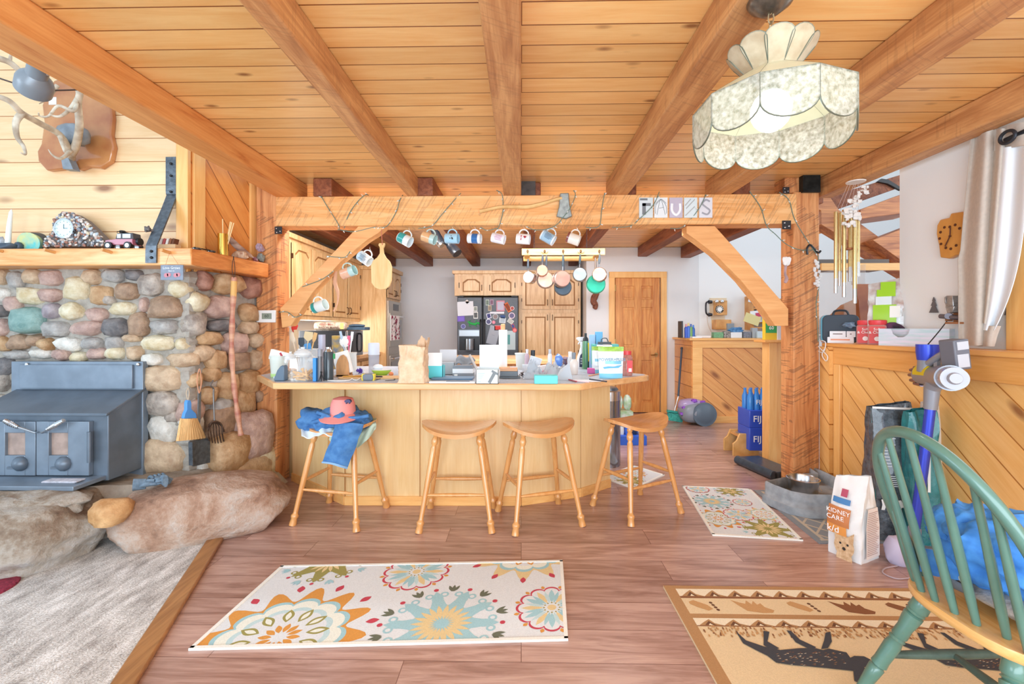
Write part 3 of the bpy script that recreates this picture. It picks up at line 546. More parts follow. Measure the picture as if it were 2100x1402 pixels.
t = T_('fire_shovel', 'small grey ash shovel hanging below the whisk broom', 'shovel', 412, 955, 0.12)
b = MB(); q = [PSo(x, y, 0.160) for x, y in ((388, 905), (430, 898), (430, 948), (396, 956), (389, 950))]; n = 5; b.add([v+nS*0.004 for v in q]+[v-nS*0.004 for v in q], [tuple(range(n))[::-1], tuple(range(n, 2*n))]+[(i, (i+1) % n, n+(i+1) % n, n+i) for i in range(n)]); strip(b, [PSo(391, 906, 0.175), PSo(392, 954, 0.175)], nS, 0.03, 0.006); b.build('blade', M('#5f666d', 0.5, metal=0.4, var=0.4, scale=40), t)
b = MB(); strip(b, [PSo(402, 900, 0.150), PSo(408, 860, 0.150), PSo(409, 815, 0.150), PSo(409, 803, 0.150)], dS, 0.02, 0.006); b.build('shaft', M('#848a90', 0.4, metal=0.6, var=0.3), t)
b = MB(); b.tube(smooth_line([PSo(408, 806, 0.160), PSo(404, 780, 0.160), PSo(409, 756, 0.170), PSo(413, 782, 0.160), PSo(409, 806, 0.160)]), 0.003, 6); b.build('leather_loop', M('#d79a78', 0.8), t)
t = T_('slotted_scoop', 'rusty slotted ash scoop with long iron handle on the stones', 'scoop', 444, 912, 0.14)
b = MB(); b.tube(smooth_line([PSo(437, 780, 0.180), PSo(432, 790, 0.190), PSo(438, 797, 0.180), PSo(438, 812, 0.190), PSo(440, 865, 0.200)], 4), 0.0055, 8); b.build('handle', M('#7d7a78', 0.45, metal=0.6), t)
b = MB()
for i in range(6):
    x0 = 427+i*5.8; b.tube(smooth_line([PSo(440+(i-2.5)*1.6, 864, .15), PSo(x0-1, 874, 0.215), PSo(x0, 890, 0.210), PSo(x0+3, 908-(abs(i-2.5))*1, .15)], 4), 0.0075, 6, flat=0.5)
b.tube(smooth_line([PSo(426, 885, 0.205), PSo(432, 868, 0.205), PSo(440, 864, 0.210), PSo(452, 868, 0.205), PSo(460, 885, 0.205)], 4), 0.006, 6); b.build('scoop_head', M('#6b5548', 0.6, metal=0.4, var=0.5, scale=60), t)
t = T_('walking_stick', 'peeled reddish walking stick hanging from the mantel corner', 'stick', 492, 892, 0.12)
b = MB(); b.tube(smooth_line([PSo(480, 568, .19), PSo(479, 600, .18), PSo(476, 660, .16), PSo(475, 725, .15), PSo(480, 790, .17), PSo(487, 845, .2), PSo(494, 892, .22)], 5), [0.017+0.003*math.sin(i*1.3) for i in range(31)], 10); b.build('shaft', M('#b5705f', 0.5, col2='#e0b090', scale=6, stretch=(1, 1, 3)), t)
b = MB(); b.cyl(PSo(480, 576, .19), PSo(478.5, 612, .175), 0.0195); b.build('grip_band', M('#e5b56c', 0.6), t)
b = MB(); b.tube(smooth_line([PSo(480, 572, .2), PSo(476, 552, .2), PSo(479, 530, .22), PSo(482, 552, .2), PSo(481, 572, .2)]), 0.0022, 5); b.tube([PSo(479, 526, .2), PSo(479, 531, .23)], 0.004, 6); b.build('leather_cord', M('#4a3c36', 0.8), t)
# hanging slate sign
t = thing('slate_sign', 'small grey slate sign with red heart hanging from a mantel peg', 'sign', P(352, 572, 2.80))
b = MB(); a, c = P(330, 543, 2.8), P(376, 574, 2.8); b.box((a.x, 2.797, c.z), (c.x, 2.806, a.z)); b.build('slate', M('#8d96a5', 0.7, var=0.2), t, bev=0.002)
b = MB(); b.text('Love Grows', ((a.x+c.x)/2, 2.7955, a.z-0.02), 0.022); b.text('best in', ((a.x+c.x)/2, 2.7955, a.z-0.038), 0.014); b.build('lettering', WHT, t)
b = MB()
for dx in (-0.035, 0.025): b.disc(((a.x+c.x)/2+dx, 2.7955, c.z+0.03), 0.014); b.disc(((a.x+c.x)/2+dx+0.018, 2.7955, c.z+0.033), 0.013)
b.build('heart', M('#c8848c', 0.7), t)
b = MB(); pk = P(348, 516, 2.79); b.tube([Vector((a.x+0.03, 2.8, a.z)), pk, Vector((c.x-0.03, 2.8, a.z))], 0.0013, 5); b.build('cord', M('#c98c60'), t)
# ---------------------------------------------------------------- things on the mantel
mt = mz1
def on(px, Y): v = P(px, 500, Y); return Vector((v.x, Y, mt))
t = thing('taper_candle', 'tall white taper candle leaning in a dark iron holder on the mantel', 'candle', on(16, 2.93)); c = on(16, 2.93)
b = MB(); b.tube([c+Vector((0, 0, 0.045)), c+Vector((0.01, 0, 0.16)), c+Vector((0.022, 0, 0.255)), c+Vector((0.026, 0, 0.275))], [0.016, 0.014, 0.010, 0.002], 12); b.build('wax', M('#eef3f0', 0.3, coat=0.3), t)
b = MB(); b.rock(c+Vector((0.01, 0, 0.022)), (0.07, 0.045, 0.028), 4, None, 16, amp=0.5); b.rock(c+Vector((0.07, 0, 0.03)), (0.025, 0.02, 0.03), 8, None, 10, amp=0.3); b.build('holder', M('#525c68', 0.5, metal=0.4), t, ang=70)
b = MB(); c = on(0, 2.93); b.rock(c+Vector((-0.0, 0.0, 0.05)), (0.03, 0.025, 0.05), 9, None, 12, amp=0.4); one(b, 'stone_figurine', M('#c9ccd2', 0.6, var=0.4, scale=40), 'small speckled stone figurine at the frame edge of the mantel', 'figurine', ang=70)
t = thing('geode_disc', 'polished turquoise geode slice standing behind the pebbles', 'mineral', on(68, 2.99)); c = on(68, 2.97)+Vector((0, 0, 0.062))
b = MB(); b.lathe([(0.0, 0), (0.07, 0.0), (0.078, 0.03)], c, 28, T=Matrix.Rotation(-PI/2+0.15, 3, 'X') @ Matrix.Rotation(PI, 3, 'X'), sy=0.85); b.build('face', M('#59c3c4', 0.2, col2='#cfcf8a', scale=14, coat=0.5), t)
b = MB(); b.lathe([(0.078, 0), (0.08, 0.035), (0.06, 0.045)], c+Vector((0, 0.0, 0)), 28, T=Matrix.Rotation(-PI/2+0.15, 3, 'X'), sy=0.85); b.build('rim', M('#54504f', 0.6), t)
# pebble clock
t = thing('pebble_clock', 'mantel clock embedded in a mound of glued river pebbles', 'clock', on(150, 2.94)); cx = on(150, 2.94)
prof = [(92, 505), (95, 490), (110, 476), (112, 450), (130, 436), (150, 438), (170, 450), (190, 468), (207, 486), (216, 505)]
b = MB(); b.prism(XZ(prof, 2.93), 2.93, 2.99, 'xz'); b.build('mound_core', M('#7b706a', 0.9), t)
rs = random.Random(5); b = MB(); pc = [M(c, 0.35) for c in ('#c9b3a6', '#8b8f98', '#e3d9d0', '#a3705e', '#5d6168', '#d7c6a6', '#b9c3c8')]
from math import hypot
def inside(x, y):
    c_ = False; n = len(prof)
    for i in range(n):
        x1, y1 = prof[i]; x2, y2 = prof[i-1]
        if (y1 > y) != (y2 > y) and x < (x2-x1)*(y-y1)/(y2-y1)+x1: c_ = not c_
    return c_
k = 0
while k < 230:
    x, y = rs.uniform(90, 218), rs.uniform(434, 506)
    if not inside(x, y) or hypot(x-131, y-468) < 18: continue
    r = rs.uniform(0.006, 0.0125); p = P(x, y, 2.925+rs.uniform(-0.008, 0.004)); a_ = rs.uniform(0, 3)
    b.sph(p, (r*1.25, r*0.8, r*0.85), 8, m=rs.randrange(7), R=Matrix.Rotation(a_, 3, 'Y')); k += 1
for x, y in [(prof[i][0]*(1-f)+prof[i+1][0]*f, prof[i][1]*(1-f)+prof[i+1][1]*f) for i in range(9) for f in (0, .33, .66)]:
    for yy in (2.94, 2.965, 2.985): b.sph(P(x, y, yy), (0.011, 0.012, 0.009), 8, m=rs.randrange(7))
b.build('pebbles', pc, t)
fc = P(131, 468, 2.905); b = MB(); b.lathe([(0.0, 0.0), (0.058, 0.0)], fc, 32, T=FRONT, capb=False, capt=False); b.build('dial', M('#d7ecec', 0.3), t)
b = MB(); b.lathe([(0.056, -0.02), (0.066, -0.015), (0.066, 0.004), (0.058, 0.006), (0.056, 0.0)], fc, 32, T=FRONT, capb=False, capt=False); b.build('bezel', CHROME, t)
b = MB()
for h_ in range(12): a_ = h_*PI/6; q = fc+Vector((math.sin(a_)*0.046, -0.001, math.cos(a_)*0.046)); b.cb(q, (0.004, 0.001, 0.004))
b.cb(fc+Vector((0.0, -0.002, 0.012)), (0.003, 0.001, 0.03)); b.cb(fc+Vector((0.012, -0.002, -0.0)), (0.026, 0.001, 0.003)); b.build('hands', M('#5a6a70'), t)
# toy off-roader
t = thing('toy_car', 'small maroon toy off-road car with roof rack on the mantel', 'toy car', on(258, 2.92)); o_ = on(258, 2.92)
def tb(x0, x1, z0, z1, y0=-0.035, y1=0.035): return (o_.x+x0, o_.y+y0, o_.z+z0), (o_.x+x1, o_.y+y1, o_.z+z1)
MR = M('#b5697a', 0.3, coat=0.5)
b = MB(); b.prism([(o_.x+x, o_.z+z) for x, z in ((-0.105, 0.03), (-0.105, 0.06), (-0.05, 0.066), (-0.04, 0.068), (0.075, 0.068), (0.075, 0.03))], o_.y-0.036, o_.y+0.036, 'xz'); b.build('body', MR, t, bev=0.003)
b = MB(); b.prism([(o_.x+x, o_.z+z) for x, z in ((-0.042, 0.066), (-0.03, 0.106), (0.072, 0.108), (0.078, 0.068))], o_.y-0.032, o_.y+0.032, 'xz'); b.build('hardtop', M('#4d4c50', 0.5), t, bev=0.003)
b = MB(); b.box(*tb(-0.028, -0.004, 0.074, 0.1, -0.034, 0.034)); b.box(*tb(0.008, 0.06, 0.074, 0.1, -0.034, 0.034)); b.build('windows', M('#cfe4ee', 0.2), t)
for x in (-0.075, 0.052):
    for y in (-0.038, 0.038): b = MB(); b.cyl(o_+Vector((x, y-0.012, 0.024)), o_+Vector((x, y+0.012, 0.024)), 0.024, n=18); b.cyl(o_+Vector((x, y-0.014, 0.024)), o_+Vector((x, y+0.014, 0.024)), 0.014, n=12, m=1); b.build('wheel', [DARK, M('#c9d0d4', 0.3, metal=0.6)], t)
b = MB(); b.cyl(o_+Vector((0.085, 0, 0.055)), o_+Vector((0.1, 0, 0.055)), 0.024, n=16); b.build('spare_wheel', DARK, t)
b = MB()
for x in (-0.03, -0.015, 0.0): b.tube([o_+Vector((x, -0.03, 0.108)), o_+Vector((x, -0.03, 0.118)), o_+Vector((x, 0.03, 0.118)), o_+Vector((x, 0.03, 0.108))], 0.002, 5)
b.rock(o_+Vector((-0.022, 0, 0.12)), (0.018, 0.02, 0.01), 3, None, 8); b.build('roof_rack', DARK, t)
b = MB(); c = P(303, 470, 2.86); b.sph(c, (0.02, 0.016, 0.018), 12); b.sph(c+Vector((-0.016, 0, 0.014)), 0.007, 8); b.sph(c+Vector((0.006, 0, 0.018)), 0.006, 8); b.sph(c+Vector((0, -0.012, -0.014)), (0.009, 0.01, 0.008), 8); b.cyl(c, c+Vector((0.03, 0.03, -0.01)), 0.008); one(b, 'bear_head_ornament', M('#6b6461', 0.5, metal=0.4), 'tiny dark metal bear head ornament perched on the iron strap', 'ornament')
t = thing('small_box', 'low pale box holding matchbooks behind the iron strap on the mantel', 'box', on(347, 2.95)); c = on(347, 2.95)
b = MB(); b.cb(c+Vector((0, 0, 0.02)), (0.12, 0.05, 0.04)); b.build('tray', M('#dcb98c', 0.7), t)
for i_, cc in enumerate(('#d9c8bc', '#b8504c', '#ece6dc', '#8f5a3c', '#6f4630')): b = MB(); b.cb(c+Vector((-0.04+i_*0.02, 0, 0.055)), (0.014, 0.04, 0.05), R=Matrix.Rotation(0.25, 3, 'Y')); b.build('matchbook', M(cc, 0.7), t)
sc_ = (on(392, 3.0)+Vector((0, 0, 0.0)))
t = thing('sunglasses', 'folded black sunglasses on the mantel corner', 'glasses', PSo(418, 510, .15))
for x_ in (402, 432): b = MB(); q = PSo(x_, 505, .14); q.z = mt+0.014; b.sph(q, (0.035, 0.022, 0.012), 14); b.build('lens', M('#2b3036', 0.08, coat=1), t)
b = MB(); q0 = PSo(398, 505, .15); q1 = PSo(436, 505, .15); q0.z = q1.z = mt+0.02; b.tube([q0, q1], 0.004, 6); b.build('bridge', DARK, t)
q = PSo(458, 515, .12); q.z = mt
t = thing('brass_tumbler', 'tall polished brass tumbler holding bundled matches', 'cup', q)
b = MB(); b.lathe([(0.034, 0), (0.036, 0.16), (0.034, 0.16), (0.032, 0.005)], q, 24, capt=False); b.build('cup', M('#d8b25a', 0.18, metal=1), t)
for dx, lx in ((0.0, -0.005), (0.012, 0.05), (0.016, 0.06), (0.01, 0.042)): b = MB(); b.tube([q+Vector((dx, 0, 0.03)), q+Vector((dx+lx, 0, 0.27-abs(lx)*0.5))], 0.0035, 6); b.build('match_stick', M('#f0cf98', 0.8), t)
dd = [PSo(468, 492, .1), PSo(490, 508, .1), PSo(520, 528, .12)]
b = MB(); b.tube(smooth_line([dd[0]+Vector((0, 0, 0.02)), dd[1]+Vector((0, 0, 0.0)), dd[2]], 4), [0.012, 0.022, 0.026, 0.028, 0.028, 0.026, 0.02, 0.014, 0.004], 10, flat=0.5); one(b, 'driftwood', M('#c9b5a8', 0.8, col2='#8f7468', scale=8, stretch=(1, 1, 4)), 'weathered driftwood sliver leaning behind the brass tumbler', 'wood piece')
q = PSo(492, 524, .13); q.z = mt+0.03; b = MB(); b.rock(q, (0.05, 0.035, 0.034), 15, None, 16, amp=0.5); one(b, 'seashell', M('#dfc1a2', 0.5, col2='#a9765a', scale=40), 'knobbly tan seashell on the mantel end', 'shell', ang=50)
for (px, py, r, cc, lb, s_) in ((535, 528, 0.028, '#8f9c97', 'grey green rough crystal at the mantel tip', 1), (534, 508, 0.026, '#b9a3b4', 'pale violet amethyst cluster topping the grey crystal', 2), (523, 532, 0.018, '#a06a72', 'small wine coloured crystal beside the grey one', 3)):
    q = PSo(px, py, .1); b = MB(); b.rock(q, (r, r, r*1.2), 40+s_, None, 10, amp=0.7, freq=2.2); one(b, 'crystal', M(cc, 0.25, var=0.3, scale=60), lb, 'mineral', 'crystals on the mantel tip', ang=20)
# ---------------------------------------------------------------- antler plaque and spotlight
t = thing('antler_plaque', 'live-edge varnished wood plaque mounting deer antlers on the board wall', 'wall mount', P(155, 348, 3.05))
pl = XZ([(78, 330), (76, 310), (84, 295), (90, 250), (86, 215), (95, 190), (110, 165), (150, 150), (200, 165), (225, 200), (229, 240), (226, 275), (232, 300), (226, 330), (205, 344), (180, 341), (160, 348), (150, 338), (135, 345), (95, 349)], 3.02)
b = MB(); b.prism(pl, 3.02, 3.06, 'xz'); b.build('slab', M('#c98a54', 0.2, col2='#a9643a', scale=5, coat=0.6), t, bev=0.008)
AN = M('#a58f78', 0.5, col2='#e0d2bc', scale=14); 
def antler(pts, r0, r1, k=5):
    L = smooth_line([P(x, y, Y) for x, y, Y in pts], k); n = len(L); b.tube(L, [r0+(r1-r0)*i/(n-1) for i in range(n)], 9)
b = MB()
antler([(147, 325, 2.98), (140, 305, 2.9), (122, 276, 2.8), (80, 252, 2.65), (45, 232, 2.5), (20, 208, 2.42), (-10, 196, 2.38)], 0.022, 0.013); antler([(45, 232, 2.5), (33, 250, 2.47), (35, 280, 2.45), (48, 300, 2.42), (52, 316, 2.4), (42, 313, 2.38)], 0.018, 0.003); antler([(122, 276, 2.8), (128, 296, 2.75), (133, 312, 2.7)], 0.014, 0.006)
b.build('antler', AN, t, ang=80); b = MB()
antler([(140, 325, 2.98), (155, 300, 2.9), (163, 260, 2.8), (160, 215, 2.72), (163, 190, 2.68), (150, 165, 2.65), (125, 155, 2.62)], 0.024, 0.014); antler([(160, 200, 2.7), (145, 222, 2.66), (125, 238, 2.62), (108, 237, 2.6), (103, 230, 2.58)], 0.013, 0.003); antler([(157, 210, 2.7), (150, 228, 2.64), (120, 217, 2.6), (100, 238, 2.6), (82, 238, 2.58), (79, 231, 2.56)], 0.012, 0.003)
antler([(145, 310, 2.9), (125, 325, 2.8), (108, 318, 2.76), (99, 306, 2.74)], 0.013, 0.002); antler([(118, 175, 2.64), (100, 200, 2.62), (80, 213, 2.6)], 0.012, 0.002); antler([(45, 150, 2.4), (20, 128, 2.35), (-8, 118, 2.3)], 0.014, 0.016); antler([(20, 128, 2.35), (22, 112, 2.34), (18, 106, 2.33)], 0.009, 0.002)
b.build('antler', AN, t, ang=80)
b = MB(); b.rock(P(150, 275, 2.92), (0.09, 0.06, 0.07), 5, None, 18); b.prism(XZ([(128, 325), (140, 318), (153, 348), (132, 347)], 2.96), 2.95, 3.0, 'xz'); b.build('skull_plate', M('#8b939b', 0.4, var=0.3), t, ang=60)
b = MB(); b.cb(P(108, 207, 2.7), (0.045, 0.004, 0.045)); b.build('paper_tag', WHT, t)
t = thing('spotlight', 'grey cone spotlight clamped beneath the orange beam', 'spotlight', P(100, 150, 1.85)); GRY = M('#7c8288', 0.35, metal=0.2)
a_, c_ = P(82, 126, 1.85), P(68, 184, 1.93); ax = (c_-a_).normalized(); L_ = (c_-a_).length; q4 = ax.to_track_quat('Z', 'Y').to_matrix()
b = MB(); b.lathe([(0.034, 0), (0.036, 0.004), (0.036, L_*0.45), (0.055, L_*0.6), (0.062, L_*0.72), (0.062, L_), (0.057, L_), (0.05, L_*0.8)], a_, 28, T=q4, capt=False); b.build('lamp_shade', GRY, t, ang=22)
b = MB(); b.lathe([(.026, -.001), (0, -.0015)], a_, 20, T=q4, capb=False); b.build('vent_cap', M('#8a5348', 0.6, var=.5, scale=90), t)
b = MB(); b.sph(c_-ax*0.03, 0.045, 14); b.build('bulb', M('#ffffff', 0.3), t)
b = MB(); b.cyl(P(95, 150, 1.85), P(118, 153, 1.87), 0.009, n=10); b.cyl(P(110, 148, 1.87), P(142, 158, 1.9), 0.012, n=10); b.build('arm', CHROME, t)
b = MB(); b.tube(smooth_line([P(-20, 154, 2.0), P(45, 175, 2.0), P(100, 185, 2.1), P(182, 183, 2.25)], 6), 0.0035, 6); one(b, 'wire', M('#4a3830', 0.6), 'thin dark wire sagging behind the grey spotlight', 'wire')
# ================================================================ kitchen cabinets, appliances, peninsula, stools
HND = M('#4a3222', 0.4, metal=0.6)
def mat3(r, u, o): return Matrix((Vector(r), Vector(u), Vector(o))).transposed()
RX = mat3((0, -1, 0), (0, 0, 1), (1, 0, 0))       # faces +X ; right = -Y
def fbox(b, O, R, u0, u1, v0, v1, w0, w1, m=None):
    vs = [Vector(O)+R @ Vector(p) for p in ((u0, v0, w0), (u1, v0, w0), (u1, v1, w0), (u0, v1, w0), (u0, v0, w1), (u1, v0, w1), (u1, v1, w1), (u0, v1, w1))]
    b.add(vs, [(0, 3, 2, 1), (4, 5, 6, 7), (0, 1, 5, 4), (1, 2, 6, 5), (2, 3, 7, 6), (3, 0, 4, 7)], m)
GRV = M('#9a6a3c', 0.6)
def cab_door(par, O, R, w, h, side, arch=True, hv=0.25, name='door'):
    """raised panel door; O is the lower corner at right=0; side -1/1: handle at the low/high end of right"""
    b = MB(); f = min(0.055, w*0.2); c = min(0.05, w*0.13) if arch else 0
    fbox(b, O, R, 0, w, 0, h, 0, 0.012, 1)
    for q in ((0, f, 0, h), (w-f, w, 0, h), (f, w-f, 0, f), (f, w-f, h-f, h)): fbox(b, O, R, *q, 0.0, 0.02)
    if arch:
        for q in (((f, h-f), (f, h-f-c), (f+c*1.4, h-f)), ((w-f, h-f), (w-f-c*1.4, h-f), (w-f, h-f-c))):
            vs = [Vector(O)+R @ Vector((x, y, z)) for z in (0.01, 0.02) for x, y in q]; b.add(vs, [(0, 1, 2), (3, 4, 5), (0, 1, 4, 3), (1, 2, 5, 4), (2, 0, 3, 5)])
    g = 0.018; p = [(f+g, f+g), (w-f-g, f+g), (w-f-g, h-f-g-c), (w-f-g-c*1.4, h-f-g), (f+g+c*1.4, h-f-g), (f+g, h-f-g-c)] if arch else [(f+g, f+g), (w-f-g, f+g), (w-f-g, h-f-g), (f+g, h-f-g)]
    n = len(p); vs = [Vector(O)+R @ Vector((x, y, z)) for z in (0.01, 0.019) for x, y in p]; b.add(vs, [tuple(range(n, 2*n))]+[(i, (i+1) % n, n+(i+1) % n, n+i) for i in range(n)])
    d = b.build(name, [W_CAB, GRV], par, bev=0.0015)
    hx = w-f/2 if side > 0 else f/2; hz_ = h*hv; b = MB(); q = [Vector(O)+R @ Vector(v) for v in ((hx, hz_, 0.02), (hx, hz_+0.012, 0.045), (hx, hz_+0.075, 0.045), (hx, hz_+0.087, 0.02))]
    b.tube(smooth_line(q, 4), 0.005, 6); b.build('handle', HND, d)
    b = MB(); ex = 0.0 if side > 0 else w
    for yy in (0.12, h-0.16): fbox(b, O, R, ex-0.006, ex+0.006, yy, yy+0.05, 0.004, 0.026)
    b.build('hinge', HND, d); return d
# left wall cupboard row (faces +X)
XF, cz0, cz1 = -2.33, 1.347, 2.195
yend = 6.5
t = thing('wall_cabinet', 'long row of hickory wall cupboards along the kitchen side wall', 'cabinet', (-2.55, 5.2, cz0))
b = MB(); b.box((-2.77, 3.95, cz0), (XF, yend, cz1)); b.box((-2.77, 3.9, cz1-0.03), (XF+0.03, yend, cz1+0.02)); b.build('body', W_CAB, t, bev=0.002)
for i, (pa, pb) in enumerate(((596, 636), (638, 679), (682, 710), (712, 736))):
    ya, yb_ = PXX(pa, 600, XF).y, PXX(pb, 600, XF).y
    cab_door(t, (XF, yb_, cz0+0.05), RX, yb_-ya, cz1-cz0-0.12, -1 if i in (1, 3) else 1, hv=0.08) if False else cab_door(t, (XF, yb_, cz0+0.05), RX, yb_-ya, cz1-cz0-0.12, (-1, 1, -1, 1)[i], hv=0.06)
# tall oven cabinet
XO = -1.955; y1o = 7.28
t = thing('oven_cabinet', 'tall hickory cabinet housing the double wall oven', 'cabinet', (-2.3, 6.9, 0))
b = MB(); b.box((-2.77, yend+0.01, 0), (XO, y1o, 2.12)); b.box((-2.77, yend-0.02, 2.1), (XO+0.04, y1o+0.03, 2.16)); b.build('body', W_CAB, t, bev=0.003)
hw = (y1o-yend-0.08)/2
for k in (0, 1): cab_door(t, (XO, y1o-0.03-k*(hw+0.01), 1.70), RX, hw, 0.38, 1 if k == 0 else -1, hv=0.1)
OST = M('#b9b2a6', 0.3, metal=0.7)
t = thing('built_in_oven', 'stainless double wall oven with a dotted towel on its handle', 'oven', (XO, 6.9, 0.5))
b = MB(); b.box((XO, yend+0.05, 0.35), (XO+0.03, y1o-0.03, 1.66)); b.build('frame', OST, t, bev=0.004)
b = MB(); b.box((XO+0.03, yend+0.28, 1.52), (XO+0.033, y1o-0.2, 1.62)); b.build('display', M('#35373a', 0.2), t)
for z0, z1 in ((0.98, 1.48), (0.38, 0.86)):
    b = MB(); b.box((XO+0.03, yend+0.06, z0), (XO+0.05, y1o-0.04, z1)); d = b.build('oven_door', OST, t, bev=0.004)
    b = MB(); b.box((XO+0.05, yend+0.12, z0+0.12), (XO+0.053, y1o-0.1, z1-0.1)); b.build('glass', M('#26272a', 0.1, coat=1), d)
    b = MB(); b.cyl((XO+0.09, yend+0.1, z1-0.05), (XO+0.09, y1o-0.08, z1-0.05), 0.011); [b.cyl((XO+0.05, y, z1-0.05), (XO+0.09, y, z1-0.05), 0.008) for y in (yend+0.14, y1o-0.12)]; b.build('handle', CHROME, d)
b = MB(); ya = PXX(800, 600, XO+0.1).y; yb_ = PXX(820, 600, XO+0.1).y-0.03
def tow(u, v): return (XO+0.105+0.008*math.sin(u*14), yb_+(ya-yb_)*u, 1.44-0.36*v)
b.grid(tow, 20, 10, thick=0.006)
rs = random.Random(3)
for i in range(70):
    u, v = rs.uniform(0.08, 0.92), rs.uniform(0.04, 0.96); q = tow(u, v); b.disc((q[0]+0.004, q[1], q[2]), rs.uniform(0.008, 0.02), mat3((0, -1, 0), (0, 0, 1), (1, 0, 0)), 10, m=rs.choice((1, 1, 2)))
one(b, 'dish_towel', [M('#efe6e6', 0.9), M('#a83058', 0.9), M('#4c4348', 0.9)], 'white dish towel with burgundy dots on the oven handle', 'towel')
# left counter with base
t = thing('base_cabinet', 'hickory base cabinets below the kitchen side counter', 'cabinet', (-2.4, 5.2, 0)); b = MB(); b.box((-2.77, 4.1, 0.1), (-2.1, yend, 0.872)); b.box((-2.77, 4.1, 0), (-2.16, yend, 0.1)); b.build('body', W_CAB, t)
for k in range(4): cab_door(t, (-2.1, 6.45-k*0.62, 0.14), RX, 0.58, 0.68, 1 if k % 2 else -1, arch=False, hv=0.75)
CT = M('#b4bcc6', 0.35, col2='#9fa8b4', scale=60)
t = thing('side_countertop', 'grey laminate side countertop with oak front edge under the microwave', 'countertop', (-2.4, 5.2, 0.872)); b = MB(); b.box((-2.77, 4.09, 0.874), (-2.05, yend, 0.914)); b.build('top', CT, t); b = MB(); b.box((-2.05, 4.09, 0.868), (-2.02, yend, 0.914)); b.build('front_edge', W_EDGE, t, bev=0.004)
# microwave, bread, case
t = thing('microwave', 'black and stainless microwave oven on the side counter', 'microwave', (-2.3, 5.4, 0.914)); mx, my0, my1 = -1.97, 5.05, 5.55
b = MB(); b.box((-2.5, my0, 0.925), (mx, my1, 1.23)); b.build('case', M('#25272b', 0.4), t, bev=0.006)
b = MB(); b.box((mx, my0, 0.93), (mx+0.02, my1, 1.228)); b.build('door', STEEL, t, bev=0.004)
b = MB(); b.box((mx+0.02, my0+0.06, 0.98), (mx+0.024, my0+0.33, 1.18)); b.build('window_glass', M('#1a1b1e', 0.08, coat=1), t)
b = MB(); b.tube(smooth_line([(mx+0.02, my0+0.36, 0.98), (mx+0.05, my0+0.36, 1.0), (mx+0.05, my0+0.36, 1.17), (mx+0.02, my0+0.36, 1.19)]), 0.01); b.build('handle', DARK, t)
# bread loaf in printed bag
c0 = P(648, 681, 5.2); c1 = P(712, 664, 5.2); t = thing('bread_bag', 'printed bag of sliced bread on top of the microwave', 'bread', ((c0.x+c1.x)/2, 5.2, 1.232))
b = MB(); cxb = (c0.x+c1.x)/2; L_ = (c1.x-c0.x); b.box((cxb-L_/2, 5.12, 1.232), (cxb+L_/2, 5.24, 1.232+0.095)); o = b.build('loaf', M('#b59a82', 0.4, col2='#e6d4c0', scale=25, bump=0.3), t, bev=0.03)
b = MB(); b.text('WILD BILL', (cxb-0.03, 5.117, 1.30), 0.035, bold=0.01); b.build('lettering', M('#8c2f2c', 0.6), t); b = MB(); b.text('BACON BEANS', (cxb, 5.117, 1.262), 0.034, bold=0.01); b.build('lettering', M('#54382c', 0.6), t)
b = MB(); b.box((cxb+L_/2-0.05, 5.117, 1.245), (cxb+L_/2-0.01, 5.12, 1.315)); b.build('label_patch', M('#d9c878', 0.5), t)
b = MB(); q = P(733, 679, 5.4); b.box((q.x-0.12, 5.3, 1.232), (q.x+0.12, 5.5, 1.27)); b.rock((q.x, 5.38, 1.285), (0.1, 0.06, 0.02), 2, None, 12); one(b, 'soft_case', M('#4c6478', 0.6, var=0.3), 'slate blue soft case on the far end of the microwave', 'case', bev=0.008)
# fridge
fx0, fx1 = P(938, 700, 6.95).x, P(1063, 700, 6.95).x; fz = P(1000, 609, 6.95).z; fs = P(990, 700, 6.95).x
t = thing('refrigerator', 'dark side by side refrigerator covered in magnets with water dispenser', 'refrigerator', ((fx0+fx1)/2, 7.3, 0)); FB = M('#4b4f56', 0.35, var=0.3, scale=90)
b = MB(); b.box((fx0, 6.99, 0), (fx1, 7.7, fz-0.02)); b.build('body', M('#2e3136', 0.5), t, bev=0.01)
for x0_, x1_ in ((fx0, fs-0.006), (fs+0.006, fx1)): b = MB(); b.box((x0_, 6.93, 0.06), (x1_, 6.99, fz)); b.build('door', FB, t, bev=0.012)
for x_ in (fs-0.03, fs+0.03): b = MB(); b.tube(smooth_line([(x_, 6.93, 1.35), (x_, 6.88, 1.32), (x_, 6.88, 0.6), (x_, 6.93, 0.56)]), 0.012); b.build('handle', DARK, t)
for x_ in (fx0+0.05, fx1-0.06): b = MB(); b.box((x_-0.05, 6.93, fz), (x_+0.05, 7.02, fz+0.02)); b.build('hinge_cover', DARK, t, bev=0.005)
q0, q1 = P(942, 677, 6.93), P(983, 718, 6.93)
b = MB(); b.box((q0.x-0.02, 6.922, q1.z-0.02), (q1.x+0.015, 6.93, q0.z+0.02)); d = b.build('dispenser', M('#5c6167', 0.3, metal=0.3), t, bev=0.003)
b = MB(); b.box((q0.x, 6.916, q0.z-0.09), (q1.x, 6.922, q0.z)); b.build('control_strip', M('#a8b0b6', 0.3, metal=0.5), d)
b = MB(); b.box((q0.x, 6.917, q1.z), (q1.x, 6.922, q0.z-0.09)); b.build('recess', M('#121317', 0.3), d)
b = MB(); b.cyl((q0.x+0.16, 6.915, q1.z+0.01), (q0.x+0.16, 6.915, q0.z-0.13), 0.08, n=24); b.build('paddle', M('#8e949a', 0.25, metal=0.9), d)
